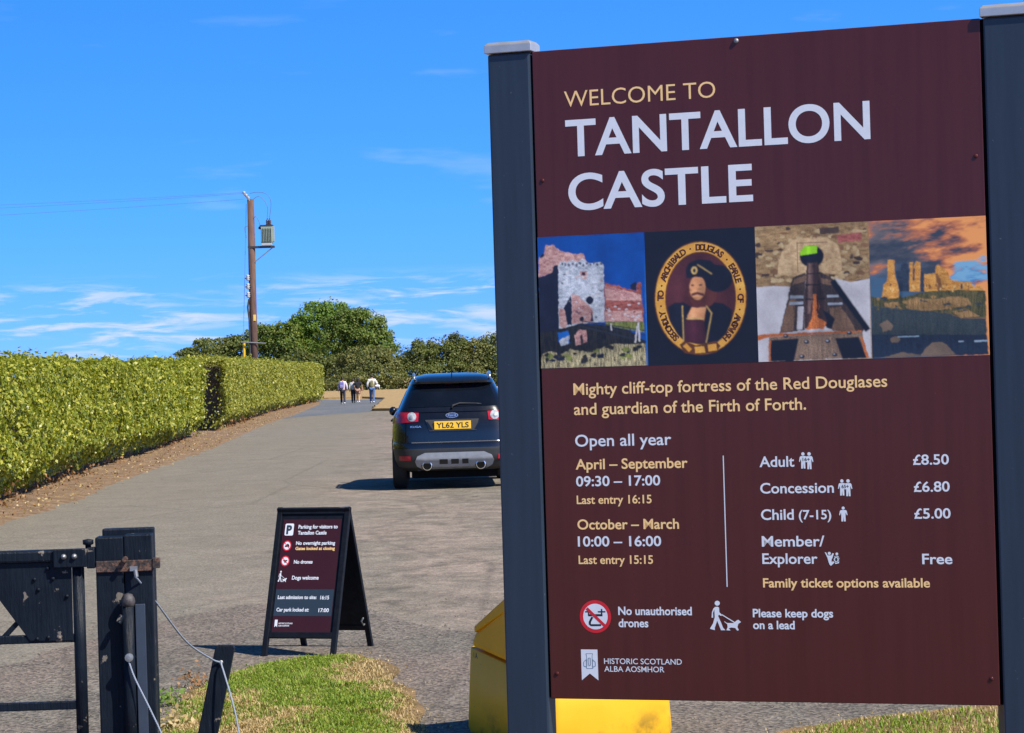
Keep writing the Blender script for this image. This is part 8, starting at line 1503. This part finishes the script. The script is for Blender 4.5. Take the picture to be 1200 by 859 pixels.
mb = MB(); add_text(mb, 'Ford', -.075, .035, 0, .030, lambda x, z: (x, yb - .0146, 1.060 + z), .01); mb.build('lettering', M['chrome'], bd, fix=False)
mb = MB(); add_text(mb, 'KUGA', -.63, -.47, 0, .028, lambda x, z: rear(x, .905 + z, .010), .03); mb.build('lettering', M['chrome'], car, fix=False)
mb = MB()
def skid(quads, off, mi=0):
    for q in quads: patch(mb, lambda x, z: rear(x, z, off), q, 10, 4, mi)
skid([[(-.47, .295), (.47, .295), (.55, .345), (-.55, .345)], [(-.55, .345), (.55, .345), (.575, .415), (-.575, .415)], [(-.575, .415), (.575, .415), (.54, .49), (-.54, .49)], [(-.54, .49), (.54, .49), (.43, .54), (-.43, .54)]], .014)
skp = mb.build('skid_plate', M['silver_skid'], car, smooth=True)
mb = MB()
for x0, x1 in ((-.22, -.10), (-.05, .06), (.11, .20)): patch(mb, lambda x, z: rear(x, z, .018), [(x0, .31), (x1, .31), (x1, .44), (x0, .44)], 3, 2)
mb.build('diffuser_recess', M['cladding'], skp)
for s in (-1, 1):
    yb = rear(s * .39, .35).y
    mb = MB().lathe([(.066, .10), (.070, -.035), (.060, -.038), (.055, .06), (0, .06)], (s * .39 - .01, yb, .352), 'Y', 22); mb.build('exhaust_pipe', M['chrome'], car, sharp=50); MB().lathe([(.057, -.030), (.02, -.026), (0, -.025)], (s * .39 - .01, yb, .352), 'Y', 22).build('exhaust_bore', M['under'], car)
    mb = MB().lathe([(.085, -.012), (.088, .02), (0, .02)], (s * .39 - .01, yb, .362), 'Y', 22); mb.build('exhaust_surround', M['cladding'], car, smooth=True)
    mb = MB().box((s * .52, .35, .30), (.05, .3, .06)); mb.build('tow_bracket', M['cladding'], car)
mb = MB(); mb.box((0, 2.2, .30), (1.3, 3.6, .10)); mb.box((0, .50, .235), (1.26, .30, .15)); mb.box((0, 4.18, .20), (1.62, .08, .16)); mb.box((0, .85, .345), (1.45, .10, .10)); mb.box((0, 3.49, .345), (1.45, .10, .10)); mb.build('underbody', M['under'], car)
MB().tube([(0, .78, 1.66), (0, .62, 1.80)], [.008, .004], 6).build('aerial', M['cladding'], car)
mb = MB(); patch(mb, lambda x, z: Vector((x, (lv(z)[1] + lv(z)[2]) - rear(x, z, .006).y, z)), [(-.70, 1.12), (.70, 1.12), (.56, 1.47), (-.56, 1.47)], 16, 6); mb.build('windscreen', M['glass'], car, smooth=True)

# ------------------------------------------------------------------ the people on the far path
def skin(verts, edges, radii, root=0, sub=2):
    me = bpy.data.meshes.new('skin'); me.from_pydata(verts, edges, []); ob = bpy.data.objects.new('skin', me); COL.objects.link(ob)
    ob.modifiers.new('skin', 'SKIN')
    if not me.skin_vertices: me.skin_vertices.new()
    for i, r_ in enumerate(radii):
        d = me.skin_vertices[0].data[i]; d.radius = (r_, r_) if not hasattr(r_, '__len__') else r_; d.use_root = i == root
    sm = ob.modifiers.new('sub', 'SUBSURF'); sm.levels = sm.render_levels = sub
    dg = bpy.context.evaluated_depsgraph_get(); dg.update()
    out = bpy.data.meshes.new_from_object(ob.evaluated_get(dg)); vs = [tuple(v.co) for v in out.vertices]; fs = [tuple(p.vertices) for p in out.polygons]
    bpy.data.meshes.remove(out); bpy.data.objects.remove(ob); return vs, fs
def cloth(name, col, var=.2): return plain(name, col, .85, var, 14, bump=.2)
M['skin'] = plain('skin', (.48, .27, .18), .55, .08, 12)
M['hair_dark'] = plain('dark_hair', (.022, .014, .010), .5, .3, 40)
M['white_shoe'] = plain('white_shoe', (.70, .70, .70), .6)
M['dark_shoe'] = plain('dark_shoe', (.03, .03, .04), .6)
def person(label, loc, rz, H, stride, arms, top, legs, shoe, sleeve='long', skirt=None, hair='short', head_turn=0, vest=None):
    """Built at unit joints for a 1.75 m figure looking along +y, then scaled to H."""
    k = H / 1.75; t = thing('person', label, 'person', loc, rz, 'people walking up the path')
    hipL, hipR = Vector((-.09, 0, .92)), Vector((.09, 0, .92))
    def leg_(hip, fwd_):
        knee = hip + Vector((0, .07 + fwd_ * .22, -.44)); ank = hip + Vector((0, fwd_ * .42 - .02, -.835 + max(0, -fwd_) * .03)); heel = ank + Vector((0, -.03, -.045)); toe = ank + Vector((0, .17, -.06)); return hip, knee, ank, heel, toe
    Lg, Rg = leg_(hipL, stride), leg_(hipR, -stride)
    sh = 1.42; shL, shR = Vector((-.185, 0, sh)), Vector((.185, 0, sh)); (eL, wL), (eR, wR) = [[Vector(p) for p in a] for a in arms]
    V = [Vector((0, 0, .97)), Vector((0, .01, 1.14)), Vector((0, .0, 1.33)), Vector((0, 0, 1.46)), Vector((0, .01, 1.53)), Vector((0, .03, 1.60)), Vector((0, .035, 1.68))]
    Rr = [(.155, .11), (.130, .095), (.155, .105), (.075, .065), (.055, .055), (.082, .098), (.070, .085)]
    E_ = [(0, 1), (1, 2), (2, 3), (3, 4), (4, 5), (5, 6)]
    def chain(start, pts, rad):
        i0 = start
        for p, r_ in zip(pts, rad): V.append(p); Rr.append(r_); E_.append((i0, len(V) - 1)); i0 = len(V) - 1
    chain(0, list(Lg[:3]) + [Lg[4]], [.088, .058, .040, .036]); chain(0, list(Rg[:3]) + [Rg[4]], [.088, .058, .040, .036])
    hl, hr = wL + (wL - eL).normalized() * .07, wR + (wR - eR).normalized() * .07
    chain(2, [shL, eL, wL, hl], [.062, .042, .028, (.022, .038)]); chain(2, [shR, eR, wR, hr], [.062, .042, .028, (.022, .038)])
    vs, fs = skin([tuple(v * k) for v in V], E_, [tuple(q * k for q in (r_ if hasattr(r_, '__len__') else (r_, r_))) for r_ in Rr])
    mb = MB(); mb.add(vs, fs)
    for w, e, h_, sg in ((wL, eL, hl, -1), (wR, eR, hr, 1)):        # fingers and thumb rooted in the palm
        d = (w - e).normalized(); side = d.cross(Vector((1, 0, 0))).normalized()
        for q in range(4):
            b = h_ + side * (.028 - q * .019); L_ = (.062, .072, .068, .052)[q]
            mb.tube([(b - d * .02) * k, (b + d * L_ * .5 + Vector((-sg * .006, .0, 0))) * k, (b + d * L_ + Vector((-sg * .022, 0, 0))) * k], [.009 * k, .0085 * k, .006 * k], 6)
        b = w + d * .03 + side * .030; mb.tube([b * k, (b + side * .030 + d * .028) * k, (b + side * .034 + d * .058) * k], [.011 * k, .010 * k, .007 * k], 6)
    # face: nose, eyes, mouth; ears
    mb.lathe([(0, .035), (.012, .012), (.016, 0)], (0, .118 * k, 1.622 * k), 'Y', 8)
    for s in (-1, 1):
        mb.lathe([(0, .012), (.012, .004), (.013, 0)], (s * .032 * k, .112 * k, 1.652 * k), 'Y', 8); mb.lathe([(0, .02), (.02, .012), (.026, 0)], (s * .083 * k, .03 * k, 1.635 * k), 'X', 8)
    mb.build('body', M['skin'], t, smooth=True)
    # clothes: slightly larger shells over the same skeleton
    def shell(name, ids, edges, grow, mat, sub=2):
        P_ = [tuple(p * k) for p, _ in ids]; vs, fs = skin(P_, edges, [tuple((q + grow) * k for q in (r_ if hasattr(r_, '__len__') else (r_, r_))) for _, r_ in ids], 0, sub)
        mb = MB(); mb.add(vs, fs); return mb.build(name, mat, t, smooth=True)
    endA = (lambda e, w: w) if sleeve == 'long' else (lambda e, w: e)
    aL = [(shL, .070), (eL if sleeve == 'long' else shL.lerp(eL, .8), .052)]; aR = [(shR, .070), (eR if sleeve == 'long' else shR.lerp(eR, .8), .052)]
    if sleeve == 'long': aL.append((eL.lerp(wL, .93), .036)); aR.append((eR.lerp(wR, .93), .036))
    ids = [(V[0] - Vector((0, 0, .05)), Rr[0]), (V[1], Rr[1]), (V[2], Rr[2]), (V[3] - Vector((0, 0, .02)), (.075, .065))]
    ed = [(0, 1), (1, 2), (2, 3)]
    for ch in (aL, aR):
        i0 = 2
        for q in ch: ids.append(q); ed.append((i0, len(ids) - 1)); i0 = len(ids) - 1
    shell('shirt', ids, ed, .020, top)
    if vest: shell('gilet', ids[:4], ed[:3], .036, vest)
    ids = [(V[0] - Vector((0, 0, .01)), (.160, .115))]; ed = []
    for lg in (Lg, Rg):
        i0 = 0; pts = [(lg[0] - Vector((0, 0, .04)), .096), (lg[1], .070), (lg[2], .055)] if not skirt else [(lg[0] - Vector((0, 0, .04)), .105), (lg[0].lerp(lg[1], .75), .095)]
        for q in pts: ids.append(q); ed.append((i0, len(ids) - 1)); i0 = len(ids) - 1
    shell('shorts' if skirt else 'trousers', ids, ed, .012, legs)
    for lg in (Lg, Rg):
        mb = MB().tube([(lg[3] + Vector((0, -.03, .02))) * k, (lg[3] + Vector((0, .02, .03))) * k, (lg[3].lerp(lg[4], .55) + Vector((0, 0, .022))) * k, (lg[4] + Vector((0, .0, .005))) * k, (lg[4] + Vector((0, .05, -.004))) * k], [.030 * k, .048 * k, .046 * k, .042 * k, .022 * k], 10)
        mb.build('shoe', shoe, t, smooth=True)
    mb = MB(); hp = Vector((0, .012, 1.672)) * k; vs, fs = [], []
    for i in range(9):
        for j in range(16):
            a, b = math.pi * i / 8, 2 * math.pi * j / 16; d = Vector((math.sin(a) * math.cos(b) * .098, math.sin(a) * math.sin(b) * .112, math.cos(a) * .105))
            if d.z < -.02 and d.y > .0: d *= .80
            if hair == 'long' and d.z < -.03 and d.y < .03: d.z -= .16
            vs.append(hp + d * k)
    for i in range(8):
        for j in range(16): fs.append((i * 16 + j, i * 16 + (j + 1) % 16, (i + 1) * 16 + (j + 1) % 16, (i + 1) * 16 + j))
    mb.add(vs, fs); mb.build('hair', M['hair_dark'], t, smooth=True)
    return t
HANG = (((-.27, -.03, 1.15), (-.27, .08, .92)), ((.27, -.05, 1.15), (.27, .02, .92)))
P1 = (-10.95, 165.0); P2 = (-10.75, 172.5); P3 = (-10.40, 172.2); P4 = (-9.20, 167.5)
person('person in a pale lilac top and dark trousers, leftmost of the walkers, wearing a rucksack', (*P1, .004), R(6), 1.74, .55, HANG, cloth('lilac_top', (.60, .52, .60)), cloth('dark_trousers', (.022, .022, .035)), M['white_shoe'])
person('person in a pale grey top and dark trousers, second from the left', (*P2, .004), R(-3), 1.62, .25, HANG, cloth('pale_grey_top', (.50, .52, .55)), cloth('black_trousers', (.018, .018, .025)), M['dark_shoe'])
person('person with long dark hair in a black top and tan shorts beside the grey-topped walker', (*P3, .004), R(-4), 1.68, .40, (((-.27, -.03, 1.15), (-.25, .10, .95)), ((.29, -.03, 1.17), (.30, .14, 1.02))), cloth('black_top', (.016, .016, .022)), cloth('tan_shorts', (.42, .24, .16)), M['white_shoe'], 'short', True, 'long')
person('tall person in blue jeans and an olive gilet over a pale shirt, rightmost walker', (*P4, .004), R(2), 1.86, .50, (((-.29, -.03, 1.16), (-.27, .12, .95)), ((.32, -.05, 1.20), (.24, .17, 1.12))), cloth('pale_shirt', (.66, .64, .58)), cloth('blue_jeans', (.055, .12, .28)), M['white_shoe'], 'long', None, 'short', 0, cloth('olive_gilet', (.20, .19, .09)))
bag = thing('backpack', 'blue-violet rucksack on the back of the leftmost walker', 'backpack', (P1[0] - .06, P1[1] - .20, 1.12), R(6))
mb = MB().box((0, 0, .12), (.30, .16, .42)); bb = mb.build('pack_body', cloth('violet_canvas', (.14, .13, .34)), bag, bevel=.05)
MB().box((0, -.10, .03), (.22, .06, .18)).build('pocket', cloth('grey_violet_canvas', (.22, .20, .38)), bag, bevel=.025)
for s in (-1, 1): MB().tube(sag([(s * .09, .07, .30), (s * .10, .14, .36), (s * .11, .28, .33)], 5), .018, 6).build('strap', M['twig'], bag, smooth=True)
hb = thing('handbag', 'tan shoulder bag at the right hip of the walker in the black top', 'bag', (P3[0] + .29, P3[1] - .02, .78), R(-4))
MB().box((0, 0, .14), (.12, .28, .24)).build('bag_body', cloth('tan_leather', (.30, .17, .10)), hb, bevel=.04)
MB().tube(sag([(0, -.1, .24), (-.06, -.06, .5), (-.12, 0, .66), (-.06, .06, .5), (0, .1, .24)], 5), .010, 6).build('strap', M['twig'], hb, smooth=True)
jk = thing('folded_jacket', 'white folded jacket held in the bent right arm of the tall walker', 'jacket', (P4[0] + .34, P4[1] + .06, 1.09), R(10))
mb = MB(); mb.lathe([(0, -.17), (.06, -.16), (.10, -.10), (.11, 0), (.10, .10), (.06, .16), (0, .17)], (0, 0, .03), 'X', 14)
mb.v = [(v[0], v[1] * 1.1, v[2] * .85 + .012 * math.sin(v[0] * 40 + v[1] * 30)) for v in mb.v]; mb.build('folded_cloth', cloth('white_cloth', (.74, .74, .76)), jk, smooth=True)
mb = MB().tube(sag([(.05, -.10, .08), (.12, -.05, -.02), (.13, .0, -.14)], 5), [.03] * 11, 8); mb.build('sleeve', cloth('white_sleeve', (.72, .72, .74)), jk, smooth=True)
